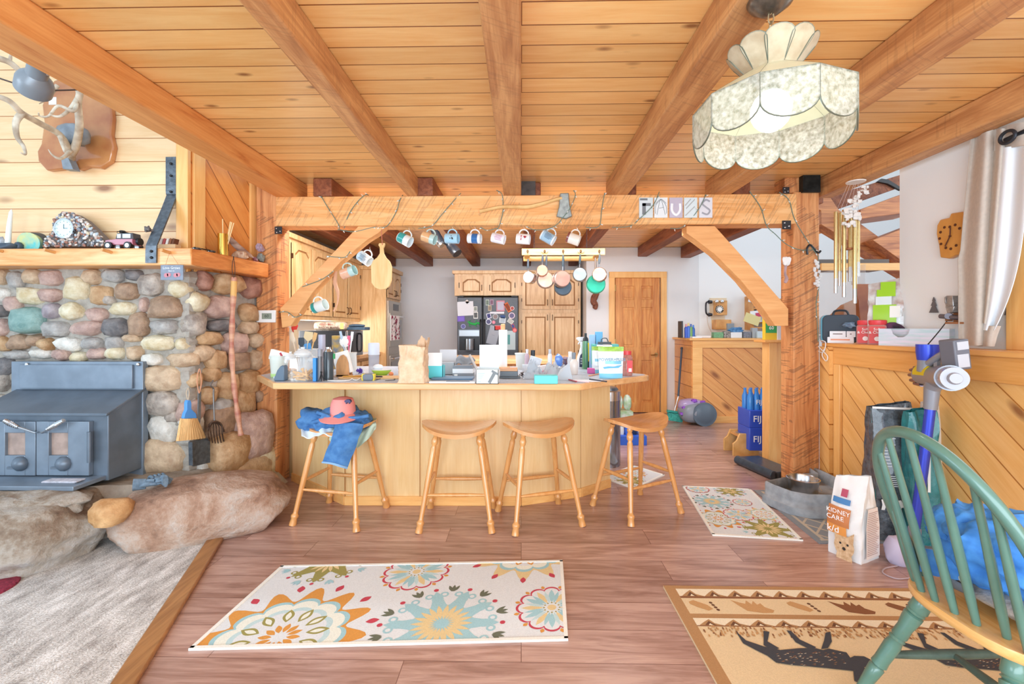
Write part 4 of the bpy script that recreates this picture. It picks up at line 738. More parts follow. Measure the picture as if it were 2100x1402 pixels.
# fridge papers and magnets
def fr(name, x0, y0, x1, y1, col, lab, cat='magnet', rot=0, text=None, tc='#333333', Yq=6.928, grp='papers and magnets on the refrigerator', shape=None, ts=0.03):
    a, c = P(x0, y0, Yq), P(x1, y1, Yq); ce = (a+c)/2; w, h = abs(c.x-a.x), abs(a.z-c.z); R = FRONT @ Matrix.Rotation(rot, 3, 'Z')
    b = MB()
    if shape == 'disc':
        b.lathe([(w/2, 0), (w/2, 0.003)], ce, 20, T=R)
        b.disc(ce+R @ Vector((0, 0, 0.0035)), w/2*0.75, R, 16, m=1)
    elif shape == 'lizard':
        b.tube(smooth_line([ce+R @ Vector(v) for v in ((-0.09, 0.03, .006), (-0.04, 0.0, .006), (0.03, -0.01, .006), (0.07, 0.01, .006), (0.1, -0.02, .006))], 4), [0.004, 0.008, 0.012, 0.015, 0.017, 0.018, 0.018, 0.018, 0.018, 0.016, 0.014, 0.012, 0.014, 0.016, 0.016, 0.012, 0.006], 8, flat=0.4)
        for x_, s_ in ((-0.05, 1), (-0.05, -1), (0.05, 1), (0.05, -1)): b.tube([ce+R @ Vector((x_, 0, .005)), ce+R @ Vector((x_-0.02, 0.03*s_, .005)), ce+R @ Vector((x_+0.01, 0.05*s_, .005))], 0.005, 6)
    else: vs = [ce+R @ Vector((u*w/2, v*h/2, z)) for z in (0, 0.0015) for u, v in ((-1, -1), (1, -1), (1, 1), (-1, 1))]; b.add(vs, [(0, 3, 2, 1), (4, 5, 6, 7), (0, 1, 5, 4), (1, 2, 6, 5), (2, 3, 7, 6), (3, 0, 4, 7)])
    if shape == 'photo': fbox(b, ce, R, -w*0.38, w*0.38, -h*0.38, h*0.38, 0.0015, 0.002, 1)
    if text: b.text(text, ce+R @ Vector((0, 0, 0.003)), ts, R, m=1)
    one(b, name, [M(col, 0.6), M(tc, 0.6)], lab, cat, grp)
fr('paper_sheet', 938, 618, 971, 647, '#d4d6dc', 'large blank pale paper sheet held on the freezer door', 'paper', 0.05)
fr('paper_sheet', 1001, 668, 1022, 706, '#9da3ad', 'tilted grey printed sheet on the refrigerator door beside the paper towels', 'paper', -0.25, 'xxxxxxxx', '#6a7079', ts=0.012)
fr('paper_sheet', 1040, 678, 1057, 717, '#b7c8cc', 'pale sheet with a teal mark low on the refrigerator door', 'paper', 0, None); fr('sticker', 1041, 686, 1046, 706, '#5a9a98', 'teal streak marking the pale low sheet', 'sticker', 0, Yq=6.925)
fr('notepad', 1018, 616, 1035, 638, '#c98898', 'pink bordered notepad high on the refrigerator door', 'notepad', 0, shape='photo', tc='#b8b8cc')
fr('photo_magnet', 996, 614, 1003, 626, '#b9c4bc', 'small green tinted photo magnet, first of the upper pair', 'magnet', shape='photo', tc='#6a7a70'); fr('photo_magnet', 1005, 614, 1012, 625, '#b6a0b0', 'small purple photo magnet, second of the upper pair', shape='photo', tc='#7c5a70'); fr('photo_magnet', 1001, 626, 1008, 637, '#c9bda0', 'small sepia photo magnet below the upper pair', shape='photo', tc='#877')if False else None
fr('photo_magnet', 1001, 626, 1008, 637, '#c9bda0', 'small sepia photo magnet below the upper pair', shape='photo', tc='#8a7a6a')
fr('magnetic_strip', 1005, 639, 1034, 643, '#dfe1e8', 'thin white magnetic strip across the refrigerator door')
fr('round_magnet', 1043, 641, 1056, 653, '#e3cdd8', 'round pale pink magnet near the door edge', shape='disc', tc='#6a6488'); fr('round_magnet', 1010, 643, 1022, 655, '#a9b2b8', 'round grey magnet under the white strip', shape='disc', tc='#8a7a7a'); fr('round_magnet', 996, 653, 1008, 666, '#d7dce8', 'round white and blue magnet by the door seam', shape='disc', tc='#585a80')
fr('round_magnet', 1046, 626, 1055, 638, '#d8c8cc', 'oval pale magnet below the orange striped one', shape='disc', tc='#b05048'); fr('striped_magnet', 1037, 620, 1046, 640, '#d86a2c', 'orange tiger striped magnet', rot=0.5, shape='photo', tc='#8a3a18')
fr('card_magnet', 998, 642, 1007, 653, '#e3e4ee', 'white and navy tilted card magnet', rot=0.25, shape='photo', tc='#3c3c78'); fr('card_magnet', 1024, 651, 1037, 662, '#d8e0e6', 'pale card magnet with blue cap shape above it', rot=-0.1, shape='photo', tc='#a9b8c4'); fr('cap_magnet', 1026, 646, 1036, 654, '#2c4a80', 'navy blue magnet above the pale card')
fr('card_magnet', 1041, 654, 1053, 663, '#cfd0c8', 'tilted cream card magnet', rot=-0.6, shape='photo', tc='#b4b4ae'); fr('heart_magnet', 1009, 657, 1016, 664, '#d47a92', 'pink heart magnet beside the round magnets', shape='disc', tc='#e090a0'); fr('red_magnet', 1051, 673, 1060, 681, '#d83a40', 'bright red round magnet at the door edge', shape='disc', tc='#e88a88'); fr('red_magnet', 1049, 664, 1055, 673, '#c8404c', 'red and blue tilted magnet above the bright red one', rot=0.4, shape='photo', tc='#3c4c88')
fr('flower_magnet', 1014, 667, 1028, 677, '#d89098', 'pink frame magnet with red flower', shape='photo', tc='#c83830'); fr('envelope_magnet', 938, 648, 953, 659, '#6a50b0', 'purple envelope magnet on the freezer door', rot=0.05, shape='photo', tc='#7a62c0'); fr('lizard_magnet', 960, 656, 982, 670, '#1f9a44', 'green lizard magnet above the water dispenser', shape='lizard'); fr('glasses_magnet', 945, 666, 955, 672, '#9a9ec8', 'small lilac spectacles magnet above the dispenser', shape='disc', tc='#5a5a90')
fr('photo_magnet', 971, 628, 979, 638, '#d8dad8', 'small white card magnet beside the large sheet', shape='photo', tc='#8a9088'); fr('photo_magnet', 971, 639, 980, 653, '#e6e6e2', 'white frame magnet with dark oval', shape='photo', tc='#55585a'); fr('paper_sheet', 955, 615, 961, 622, '#e8dcd4', 'tiny rotated square note above the large sheet', 'paper', 0.7)
# cabinets round the fridge and pantry (face -Y)
CY = 7.08; cx0, cx1 = P(932, 700, CY).x, P(1191, 700, CY).x; ctop = P(1000, 560, CY).z
t = thing('pantry_cabinet', 'tall hickory pantry cupboards surrounding the refrigerator', 'cabinet', ((cx0+cx1)/2, 7.4, 0))
b = MB(); pxs = P(1066, 700, CY).x; b.box((cx0, CY, fz+0.03), (cx1, 7.74, ctop)); b.box((pxs-0.02, CY, 0), (cx1, 7.74, fz+0.04)); b.box((cx0-0.03, CY-0.04, ctop-0.01), (cx1+0.01, 7.74, ctop+0.04)); b.build('body', W_CAB, t, bev=0.003)
def fd(x0_, x1_, y0_, y1_, side, arch, hv): a, c = P(x0_, y1_, CY), P(x1_, y0_, CY); cab_door(t, (a.x, CY, a.z), FRONT, c.x-a.x, c.z-a.z, side, arch, hv)
fd(942, 992, 565, 606, 1, True, 0.25); fd(1001, 1056, 565, 606, -1, True, 0.25)
fd(1070, 1126, 565, 634, 1, True, 0.12); fd(1129, 1186, 565, 634, -1, True, 0.12)
fd(1070, 1126, 642, 740, 1, False, 0.85); fd(1129, 1186, 642, 740, -1, False, 0.85)
# kitchen island
t = thing('kitchen_island', 'wood-edged kitchen island behind the peninsula clutter', 'island', (0.2, 5.3, 0)); ix0, ix1 = P(905, 740, 4.9).x, P(1228, 740, 4.9).x
b = MB(); b.box((ix0+0.04, 4.95, 0), (ix1-0.04, 5.7, 0.865)); b.build('base', W_CAB, t); b = MB(); b.box((ix0, 4.9, 0.865), (ix1, 5.75, 0.914)); b.build('top', W_EDGE, t, bev=0.006)
# wood edge/drawer
# ---------------------------------------------------------------- peninsula
g = [F(600, 985), F(707, 1035), F(1069, 1036), F(1191, 1018), F(1251, 998)]
base = [(v.x, v.y) for v in g]+[(g[-1].x, 4.05), (-2.75, 4.05), (-2.75, 3.86), (g[0].x, 3.86)]
t = thing('peninsula_cabinet', 'pale birch panelled breakfast peninsula behind the stools', 'counter', (-0.5, 3.6, 0))
b = MB(); b.prism(base, 0.0, 0.871); b.build('panel_body', W_PANEL, t)
b = MB()
for i in range(4):
    a, c = g[i], g[i+1]; d = (c-a).normalized(); nn = Vector((d.y, -d.x, 0)); L_ = (c-a).length
    q = [a-d*0.0, c, c+nn*0.012, a+nn*0.012]; b.prism([(v.x, v.y) for v in q], 0, 0.065)
b.build('baseboard', W_TRIMX, t, bev=0.002)
b = MB()
for px in (707, 1069, 861, 1191):
    p = F(px, 1036 if px != 1191 else 1018); b.box((p.x-0.0016, p.y-0.005, 0.065), (p.x+0.0016, p.y+0.01, 0.86))
b.build('panel_seams', M('#b98a55', 0.6), t)
zt = 0.914
def Z(px, py): v = F(px, py, zt); return (v.x, v.y)
top = [Z(527, 769), Z(560, 784.5), Z(1187, 787), Z(1200, 786), Z(1225, 781.5), Z(1325, 770)]
e = Vector(top[-1]); top += [(e.x+0.03, e.y+0.04), (e.x+0.03, e.y+0.12), (e.x-0.05, e.y+0.2), (g[-1].x+0.04, 3.98), (g[-1].x, 4.08), (-2.75, 4.08), (-2.75, 3.86), (top[0][0], 3.86)]
t = thing('peninsula_countertop', 'grey laminate breakfast bar top with thick pale oak edge', 'countertop', (-0.5, 3.5, 0.862))
cen = Vector((sum(p[0] for p in top)/len(top), sum(p[1] for p in top)/len(top)))
b = MB(); b.prism(top, 0.872, zt-0.001); b.build('oak_edge', W_EDGE, t, bev=0.006)
ins = []
n = len(top)
for i in range(n):
    p0, p1, p2 = Vector(top[i-1]), Vector(top[i]), Vector(top[(i+1) % n]); d1 = (p1-p0).normalized(); d2 = (p2-p1).normalized(); nrm = (Vector((-d1.y, d1.x))+Vector((-d2.y, d2.x))); nrm = nrm/max(nrm.length, 1e-4); ins.append(tuple(p1+nrm*0.024))
b = MB(); b.prism(ins, zt-0.002, zt+0.0005); b.build('laminate', CT, t)
# ---------------------------------------------------------------- bar stools
def make_stool(label):
    t = thing('bar_stool', label, 'stool', (0, 0, 0), 0, 'bar stools along the peninsula')
    b = MB(); hw, hd = 0.245, 0.165
    def seat(u, v, top):
        x = (u*2-1); w = (max(0, 1-abs(x)**2.6))**0.5; y = (v*2-1)*w
        z = 0.606+0.045*x*x-0.012*(1-x*x)*(1-y*y)+0.01*max(0, -y)*(1-x*x)*0
        if y < -0.6: z -= 0.012*(abs(y)-0.6)/0.4
        return (x*hw, y*hd, z if top else z-0.026+0.006*abs(x))
    nu, nv = 28, 12
    for tp in (True, False):
        vs = [seat(i/nu, j/nv, tp) for j in range(nv+1) for i in range(nu+1)]
        fs_ = [(j*(nu+1)+i, j*(nu+1)+i+1, (j+1)*(nu+1)+i+1, (j+1)*(nu+1)+i) for j in range(nv) for i in range(nu)]
        b.add(vs, fs_ if tp else [f[::-1] for f in fs_])
    for v in (0, 1):
        a = [seat(i/nu, v, True) for i in range(nu+1)]; c = [seat(i/nu, v, False) for i in range(nu+1)]
        b.add(a+c, [(i, i+1, nu+2+i, nu+1+i) if v else (i+1, i, nu+1+i, nu+2+i) for i in range(nu)])
    b.build('seat', wood('stool_seat_oak', '#dfa368', '#c98a4e', 'xyz', rough=0.18, coat=0.7), t, world=False)
    legs = {}
    for sx in (-1, 1):
        for sy in (-1, 1):
            f_, h_ = Vector((sx*0.225, sy*0.195, 0)), Vector((sx*0.135, sy*0.085, 0.588)); legs[sx, sy] = (f_, h_)
            pr = [(0, .023), (.02, .023), (.07, .019), (.085, .0235), (.105, .024), (.12, .016), (.14, .0145), (.45, .0175), (.75, .019), (.84, .0185), (.87, .013), (.885, .019), (.92, .022), (.955, .016), (.965, .013), (.975, .018), (1, .018)]
            b = MB(); b.tube([f_.lerp(h_, a) for a, _ in pr], [r for _, r in pr], 14); b.build('leg', W_STOOL, t, world=False, ang=60)
    for a, c, h_ in (((-1, -1), (1, -1), .37), ((-1, 1), (1, 1), .37), ((-1, -1), (-1, 1), .46), ((1, -1), (1, 1), .46)):
        p, q = legs[a][0].lerp(legs[a][1], h_), legs[c][0].lerp(legs[c][1], h_)
        b = MB(); b.tube([p.lerp(q, i/8) for i in range(9)], [0.007+0.006*math.sin(PI*i/8) for i in range(9)], 10); b.build('stretcher', W_STOOL, t, world=False)
    return t
s1 = make_stool('honey oak saddle bar stool buried under jeans and a pink cap'); s1.location = (-1.20, 3.02, 0); s1.rotation_euler.z = math.radians(-12)
def cen4(ps):
    v = [F(*p) for p in ps]; c = sum(v, Vector())/4; d = (v[1]-v[0]); return c, math.atan2(d.y, d.x)
for ps, lb, fix in ((((597, 1077), (735, 1091), (795, 1038), (671, 1030)), None, s1), (((855, 1091), (1014, 1091), (1015, 1043), (880, 1041)), 'empty saddle bar stool standing square, next to the clothes-piled one', None),
                    (((1054, 1098), (1201, 1077), (1144, 1033), (1019, 1047)), 'empty saddle bar stool third from the chimney, turned slightly askew', None), (((1293, 1080), (1400, 1051), (1314, 1012), (1212, 1036)), 'empty saddle bar stool at the open counter end beside the floral mats', None)):
    c, a = cen4(ps)
    if fix: fix.location = (c.x, c.y, 0); fix.rotation_euler.z = a; C1, A1 = c, a
    else: dup(s1, (c.x, c.y, 0), a, lb)
# ================================================================ clutter on the peninsula
ZT = 0.9148
def at(px, py, z=ZT):
    v = F(px, py, z); return v, (v.y/ray(px, py)[1])/FPX
def Pb(px, py, Y): return P(px, py, Y)
def bx_(name, label, cat, x0, x1, yt, yb, dep, col, z=ZT, rz=0.0, grp=None, bev=0.003, txt=None, tcol='#ffffff', ts=0.02, base=None):
    c, s = at((x0+x1)/2, yb, z); w, h = (x1-x0)*s, (yb-yt)*s
    t = thing(name, label, cat, c+Vector((0, dep/2, 0)), 0, grp) if txt else None
    b = MB(); b.cb(c+Vector((0, dep/2, h/2)), (w, dep, h), rz)
    if not txt: return one(b, name, col if hasattr(col, 'name') else M(col, 0.55), label, cat, grp, bev=bev), c, s
    b.build('body', col if hasattr(col, 'name') else M(col, 0.55), t, bev=bev)
    b = MB(); R = Matrix.Rotation(rz, 3, 'Z') @ FRONT; b.text(txt, c+Vector((0, dep/2, h*0.5))+Matrix.Rotation(rz, 3, 'Z') @ Vector((0, -dep/2-0.001, 0)), ts, R); b.build('lettering', M(tcol, 0.6), t)
    return t, c, s
def bottle(name, label, cat, px, yt, yb, prof, col, capn=None, capc='#222222', z=ZT, grp=None, lab=None, mat=None, py=None):
    """prof: (radius px, height fraction) ; capn = fraction where the cap starts"""
    c, s = at(px, yb, z); h = (yb-yt)*s; r0 = max(p[0] for p in prof)*s; c = c+Vector((0, r0, 0))
    t = thing(name, label, cat, c, 0, grp)
    body = [(p[0]*s, p[1]*h) for p in prof if capn is None or p[1] <= capn+1e-6]; b = MB(); b.lathe(body, c, 20); b.build('body', mat or M(col, 0.3, coat=0.3), t)
    if capn is not None:
        cp = [(p[0]*s, p[1]*h) for p in prof if p[1] >= capn-1e-6]; b = MB(); b.lathe(cp, c, 18); b.build('cap', M(capc, 0.35) if isinstance(capc, str) else capc, t)
    if lab:
        f0, f1, lc = lab; rr = max(p[0] for p in prof if f0-0.2 <= p[1] <= f1+0.2)*s+0.0006; b = MB(); b.lathe([(rr, f0*h), (rr, f1*h)], c, 20, capt=False, capb=False); b.build('label', M(lc, 0.5), t)
    return t, c, s, h
CLR = clear('#e6eff2', 0.16, 0.03)
# tub with slip of paper
t, c, s, h = bottle('plastic_tub', 'translucent tub with pale green base holding a white packet at the counter corner', 'tub', 562, 730, 774, [(15, 0), (18, .95), (19, .96), (19, 1)], '#e6eee6', mat=M('#e4ede4', 0.3, alpha=0.75))
b = MB(); b.lathe([(15.5*s, 0), (16.5*s, 0.16*h)], c, 20); b.build('green_base', M('#b9d88c', 0.5), t)
t = thing('packet', 'white packet with red stripe tucked in the plastic tub', 'packet', c+Vector((0, 0, h))); b = MB(); R = Matrix.Rotation(0.25, 3, 'Y'); b.cb(c+Vector((0.01, -0.01, h*0.98)), (0.13, 0.03, 0.07), R=R); b.build('paper', WHT, t, bev=0.002); b = MB(); b.cb(c+Vector((0.035, -0.026, h*0.98)), (0.014, 0.002, 0.055), R=Matrix.Rotation(-0.5, 3, 'Y')); b.build('stripe', M('#b03040'), t)
# tape dispenser
c, s = at(570, 781); t = thing('tape_dispenser', 'blue grey curved desk tape dispenser at the counter corner', 'tape dispenser', c); b = MB(); pl = [(c.x+x*s, c.z+z*s) for x, z in ((-9, 0), (-9, 5), (-6, 12), (-2, 22), (4, 30), (10, 33), (13, 28), (13, 0))]; b.prism(pl, c.y, c.y+0.05, 'xz'); b.build('body', M('#5f7284', 0.35), t, bev=0.006)
b = MB(); b.cb(c+Vector((-9*s, 0.025, 7*s)), (0.008, 0.04, 0.012)); b.build('cutter', STEEL, t)
c, s = at(583, 756); b = MB(); b.prism([(c.x+x, c.z+z) for x, z in rp(-0.045, 0, 0.04, 0.16, 0.02)], c.y, c.y+0.015, 'xz'); one(b, 'cutting_board', M('#d8b078', 0.5), 'small tan cutting board propped against the post by the jars', 'cutting board')
# glass jars
def jar(px, yt, yb, wpx, label, fill, fcol, grp='glass treat jars'):
    c, s = at(px, yb); h = (yb-yt)*s; w = wpx*s/2; c = c+Vector((0, w, 0)); t = thing('glass_jar', label, 'jar', c, 0, grp)
    b = MB(); hb = h*0.72; sq = rp(-w, -w, w, w, w*0.3, 3)
    for z0, z1, k0, k1 in ((0, hb*0.9, 1, 1), (hb*0.9, hb, 1, 0.72)):
        n = len(sq); b.add([c+Vector((x*k0, y*k0, z0)) for x, y in sq]+[c+Vector((x*k1, y*k1, z1)) for x, y in sq], [(i, (i+1) % n, n+(i+1) % n, n+i) for i in range(n)])
    n = len(sq); b.add([c+Vector((x, y, 0.003)) for x, y in sq], [tuple(range(n))]); b.build('glass', CLR, t)
    b = MB(); b.lathe([(w*0.75, hb), (w*0.78, hb+0.02*h), (w*0.95, hb+0.05*h), (w*0.95, hb+0.1*h), (w*0.8, hb+0.14*h), (w*0.55, hb+0.2*h), (w*0.2, h*0.95), (w*0.25, h)], c, 20); b.build('lid', clear('#eef3f4', 0.5, 0.05), t)
    fill(t, c, w, hb, fcol); return t
def sticks(t, c, w, hb, col):
    rs = random.Random(2)
    for i in range(22):
        p = c+Vector((rs.uniform(-w*.7, w*.7), rs.uniform(-w*.7, w*.7), rs.uniform(0.008, hb*0.35))); d = Vector((rs.uniform(-1, 1), rs.uniform(-.6, .6), rs.uniform(-.1, .9))).normalized()*w*0.55
        a, e = p-d, p+d
        for q in (a, e): q.x = min(max(q.x, c.x-w*.85), c.x+w*.85); q.y = min(max(q.y, c.y-w*.85), c.y+w*.85); q.z = max(q.z, c.z+0.008)
        b = MB(); b.cyl(a, e, 0.006, n=8); o = b.build('dog_treat', M(col, 0.7), t)
def lumps(t, c, w, hb, col):
    rs = random.Random(4); b = MB()
    for i in range(60): b.rock(c+Vector((rs.uniform(-w*.75, w*.75), rs.uniform(-w*.75, w*.75), rs.uniform(0.012, hb*0.5))), (0.014, 0.012, 0.009), i, None, 6, m=i % 3)
    o = b.build('contents', [M(x, 0.6) for x in col], t); o['kind'] = 'stuff'
jar(612, 712, 783, 37, 'square glass jar with lid full of golden dog treat sticks', sticks, '#e0b270')
jar(590, 722, 779, 22, 'glass jar of pale biscuits partly behind the dog treat jar', lumps, ('#e6c8a8', '#d8b08c', '#efdcc8'))
jar(637, 728, 777, 20, 'glass jar of wrapped candies next to the blue box', lumps, ('#e8e2e0', '#b89090', '#8c7a80'))
bx_('tall_box', 'slim bright blue box standing between jar and silver flask', 'box', 641, 648, 734, 782, 0.03, '#3f8fd8')
bottle('storage_tube', 'tall pale lilac clear tube standing behind the dark flask', 'tube', 657, 686, 772, [(7, 0), (7, 1)], '#b9b8cc', mat=M('#c3c2d4', 0.2, alpha=0.7))
bottle('pepper_mill', 'slim dark grey capped tube beside the jars', 'mill', 654, 716, 782, [(4.5, 0), (4.5, .78), (4.8, .78), (4.8, 1)], '#5c5f66', .78, M('#8a8c94', 0.3))
t, c, s, h = bottle('water_flask', 'dark charcoal wide water flask with silver clip top', 'flask', 669, 712, 779, [(10, 0), (10.5, .82), (9.5, .86), (9, .86), (8, .9), (5, .95), (5, 1)], '#3d464c', .86, M('#c8ccd0', 0.2, metal=0.9)); b = MB(); b.cb(c+Vector((12*s, 0, h*0.72)), (0.012, 0.01, 0.035)); b.build('clip', M('#3c9a5a', 0.4), t)
c, s = at(656, 783); b = MB()
for a_ in range(3): b.tube([c+Vector((0, 0.02, 0.055)), c+Vector((0.018*math.cos(a_*2.1), 0.02+0.018*math.sin(a_*2.1), 0.004))], 0.003, 6)
b.sph(c+Vector((0, 0.02, 0.06)), 0.007, 8); one(b, 'mini_tripod', DARK, 'tiny black tripod in front of the slim dark tube', 'tripod')
# utensils in crocks
t, c, s, h = bottle('utensil_crock', 'clear utensil crock stuffed with spatulas behind the treat jars', 'crock', 622, 716, 762, [(20, 0), (21, .95), (22, 1)], '#dfe6ea', mat=M('#e6ecef', 0.2, alpha=0.6))
def utensil(kind, label, base, tip, col, w=0.035, hc=None):
    base, tip = Vector(base), Vector(tip); d = (tip-base); L_ = d.length; d.normalize(); t = thing(kind, label, 'utensil', base, 0, 'utensils standing in crocks')
    b = MB(); b.tube([base, tip-d*0.07], 0.005, 8); b.build('handle', M(col, 0.4), t)
    side = d.cross(Vector((0, -1, 0))).normalized(); nn = side.cross(d); b = MB()
    if kind == 'spoon': R = Matrix((side, d, nn)).transposed(); b.sph(tip-d*0.04, (w*0.75, 0.045, 0.006), 12, R=R)
    else: b.poly([tip-d*0.075+side*0.008+nn*z_*0 for z_ in (0,)]+[tip-d*0.05+side*w/2, tip+side*w*0.45, tip-side*w*0.45, tip-d*0.05-side*w/2, tip-d*0.075-side*0.008]); b.f[-1] = tuple(b.f[-1]); k = len(b.v); vs = [Vector(v)+nn*0.004 for v in b.v]; b.add(vs, [tuple(range(len(vs)))[::-1]]); m_ = len(vs); b.f += [(i, (i+1) % m_, m_+(i+1) % m_, m_+i) for i in range(m_)]; b.mi += [0]*m_
    b.build('head', M(hc or col, 0.4), t)
def up(px, py, Y): return P(px, py, Y)
Yc = c.y
for kd, lb, bp, tp, cc, w in (('spoon', 'pale wooden spoon at the edge of the clear crock', (612, 720), (598, 682), '#e8d6bc', .03), ('spatula', 'light wooden spatula standing tall in the clear crock', (616, 720), (606, 676), '#dcb98e', .03), ('ladle', 'black ladle curving in the clear crock', (620, 720), (618, 692), '#3c4650', .05),
                              ('spatula', 'broad cream spatula in the clear crock', (626, 720), (634, 680), '#e6cfa0', .075), ('spatula', 'white handled turner leaning outward in the clear crock', (630, 722), (648, 682), '#e0b070', .03), ('scraper', 'blue and white scraper leaning from the clear crock', (640, 728), (630, 704), '#4f9ad8', .06)):
    utensil(kd if kd in ('spoon', 'spatula') else kd, lb, up(bp[0], bp[1]+30, Yc), up(tp[0], tp[1], Yc), cc, w)
t, c, s, h = bottle('ceramic_crock', 'white ceramic crock holding white and pink utensils', 'crock', 714, 723, 762, [(13, 0), (12, .9), (13, 1)], '#dcdcd6')
for kd, lb, tp, cc, w in (('spoon', 'large white slotted spoon in the ceramic crock', (706, 690), '#f0efe8', .06), ('spatula', 'pink silicone spatula in the ceramic crock', (716, 688), '#e86a88', .03), ('knife', 'pale blue bladed server leaning out of the ceramic crock', (698, 679), '#b4c8d8', .02), ('spatula', 'tall narrow white spatula in the ceramic crock', (723, 680), '#f1f1f1', .022)):
    utensil(kd, lb, up(714, 750, c.y), up(tp[0], tp[1], c.y), cc, w)
bx_('snack_bag', 'colourful yellow and blue printed snack bag behind the napkin holder', 'bag', 680, 700, 688, 756, 0.05, M('#d8b040', 0.35, col2='#4878a0', scale=18))
# napkin holder
c, s = at(702, 772); t = thing('napkin_holder', 'arched wooden napkin holder with papers behind it', 'napkin holder', c)
pl = [(c.x+(x-702)*s, c.z+(772-y)*s) for x, y in ((689, 772), (689, 748), (692, 738), (698, 729), (704, 727), (710, 733), (714, 745), (716, 772))]
for yo in (0.0, 0.06): b = MB(); b.prism(pl, c.y+yo, c.y+yo+0.01, 'xz'); b.build('side_board', M('#cf9a66', 0.5, var=0.2, scale=10, stretch=(6, 1, 1)), t, bev=0.002)
b = MB(); b.cb(c+Vector((-0.01, 0.035, 0.095)), (0.11, 0.03, 0.16), R=Matrix.Rotation(-0.25, 3, 'Y')); b.build('papers', WHT, t); b = MB(); b.cb(c+Vector((0, 0.035, 0.006)), (0.1, 0.07, 0.01)); b.build('base', W_STOOL, t)
c, s = at(705, 777); t = thing('wooden_tray', 'thin pale bamboo tray strewn with pens beside the napkin holder', 'tray', c); b = MB(); b.prism([(c.x+x, c.y+y) for x, y in rp(-0.05, 0.0, 0.38, 0.16, 0.03)], ZT, ZT+0.008); b.build('board', M('#dcb888', 0.5), t, bev=0.002)
for dx, dy_, an, cc, lb in ((0.02, 0.03, 0.3, '#c89848', 'golden pen lying on the bamboo tray'), (0.09, 0.06, 0.15, '#b03a48', 'red pen lying on the bamboo tray'), (0.16, 0.02, -0.2, '#30343c', 'black pen lying on the bamboo tray')):
    b = MB(); d = Vector((math.cos(an), math.sin(an), 0))*0.07; q = c+Vector((dx+0.03, dy_+0.02, 0.014)); b.tube([q-d, q+d*0.85, q+d], [0.005, 0.005, 0.001], 8); one(b, 'pen', M(cc, 0.3), lb, 'pen', 'pens on the bamboo tray')
c, s = at(735, 770); b = MB(); rs = random.Random(8)
for i in range(40): d = Vector((rs.gauss(0, 1), rs.gauss(0, 1), rs.gauss(0, 1))).normalized(); q = c+Vector((0, 0.02, 0.032)); b.tube([q, q+d*0.024], [0.005, 0.002], 5)
one(b, 'pompom', M('#5a40a0', 0.8), 'spiky violet pompom beside the tape measure', 'pompom')
t, c, s, h = bottle('clear_tumbler', 'tall clear tumbler with pale blue printed lid on the counter', 'tumbler', 763, 703, 766, [(10, 0), (11, .6), (11.5, .61), (11.5, .97), (10, 1)], '#cfd6e2', .61, M('#dbe4f0', 0.4, alpha=0.9), mat=M('#ccd2de', 0.15, alpha=0.5))
c, s = at(777, 771); t = thing('oval_dish', 'oval white dish with lime green underside and propped lid', 'dish', c); b = MB(); b.lathe([(10*s, 0), (17*s, 5*s), (21*s, 11*s), (20*s, 11*s)], c+Vector((0, 0.06, 0)), 26, sy=0.65, capt=False); b.build('shell', M('#b9d84c', 0.4), t); b = MB(); b.lathe([(20*s, 10.6*s), (21.5*s, 12*s), (15*s, 12.6*s), (0, 12.6*s)], c+Vector((0, 0.06, 0)), 26, sy=0.65, capb=False); b.sph(c+Vector((-8*s, 0.07, 17*s)), (11*s, 0.03, 6*s), 14); b.build('bowl', M('#e4ebf0', 0.35), t)
c, s = at(754, 780); t = thing('tape_measure', 'grey and yellow tape measure on the counter edge', 'tape measure', c); b = MB(); b.prism([(c.x+x*s, c.z+z*s) for x, z in rp(-11, 0, 11, 13, 4)], c.y, c.y+0.04, 'xz'); b.build('body', M('#6f7680', 0.5), t, bev=0.003)
b = MB(); b.prism([(c.x+x*s, c.z+z*s) for x, z in rp(-13, 0, -9, 13, 1)], c.y+0.004, c.y+0.036, 'xz'); b.prism([(c.x+x*s, c.z+z*s) for x, z in rp(9, 0, 13, 13, 1)], c.y+0.004, c.y+0.036, 'xz'); b.build('bumper', M('#e8d040', 0.5), t)
for pts, lb in (([(672, 781), (690, 782), (715, 781), (722, 776), (712, 776)], 'white charging cable lying by the dark flask'), ([(725, 776), (738, 768), (748, 764), (744, 772), (732, 780), (722, 778)], 'white looped cable next to the tape measure')):
    b = MB(); b.tube(smooth_line([at(x, y)[0]+Vector((0, 0, 0.004)) for x, y in pts], 6), 0.003, 6); one(b, 'charging_cable', WHT, lb, 'cable', 'charging cables on the counter')
b = MB(); b.tube(smooth_line([at(x, y)[0]+Vector((0, 0, 0.003)) for x, y in [(770, 780), (785, 776), (800, 774), (810, 779), (790, 781)]], 6), 0.0022, 6); one(b, 'black_cable', DARK, 'thin black cable curling before the paper bag', 'cable')
b = MB(); b.sph(at(802, 771)[0]+Vector((0, 0, 0.016)), (0.018, 0.016, 0.016), 12); one(b, 'orange_cap', M('#e08858', 0.4), 'small orange round cap beside the paper bag', 'cap')
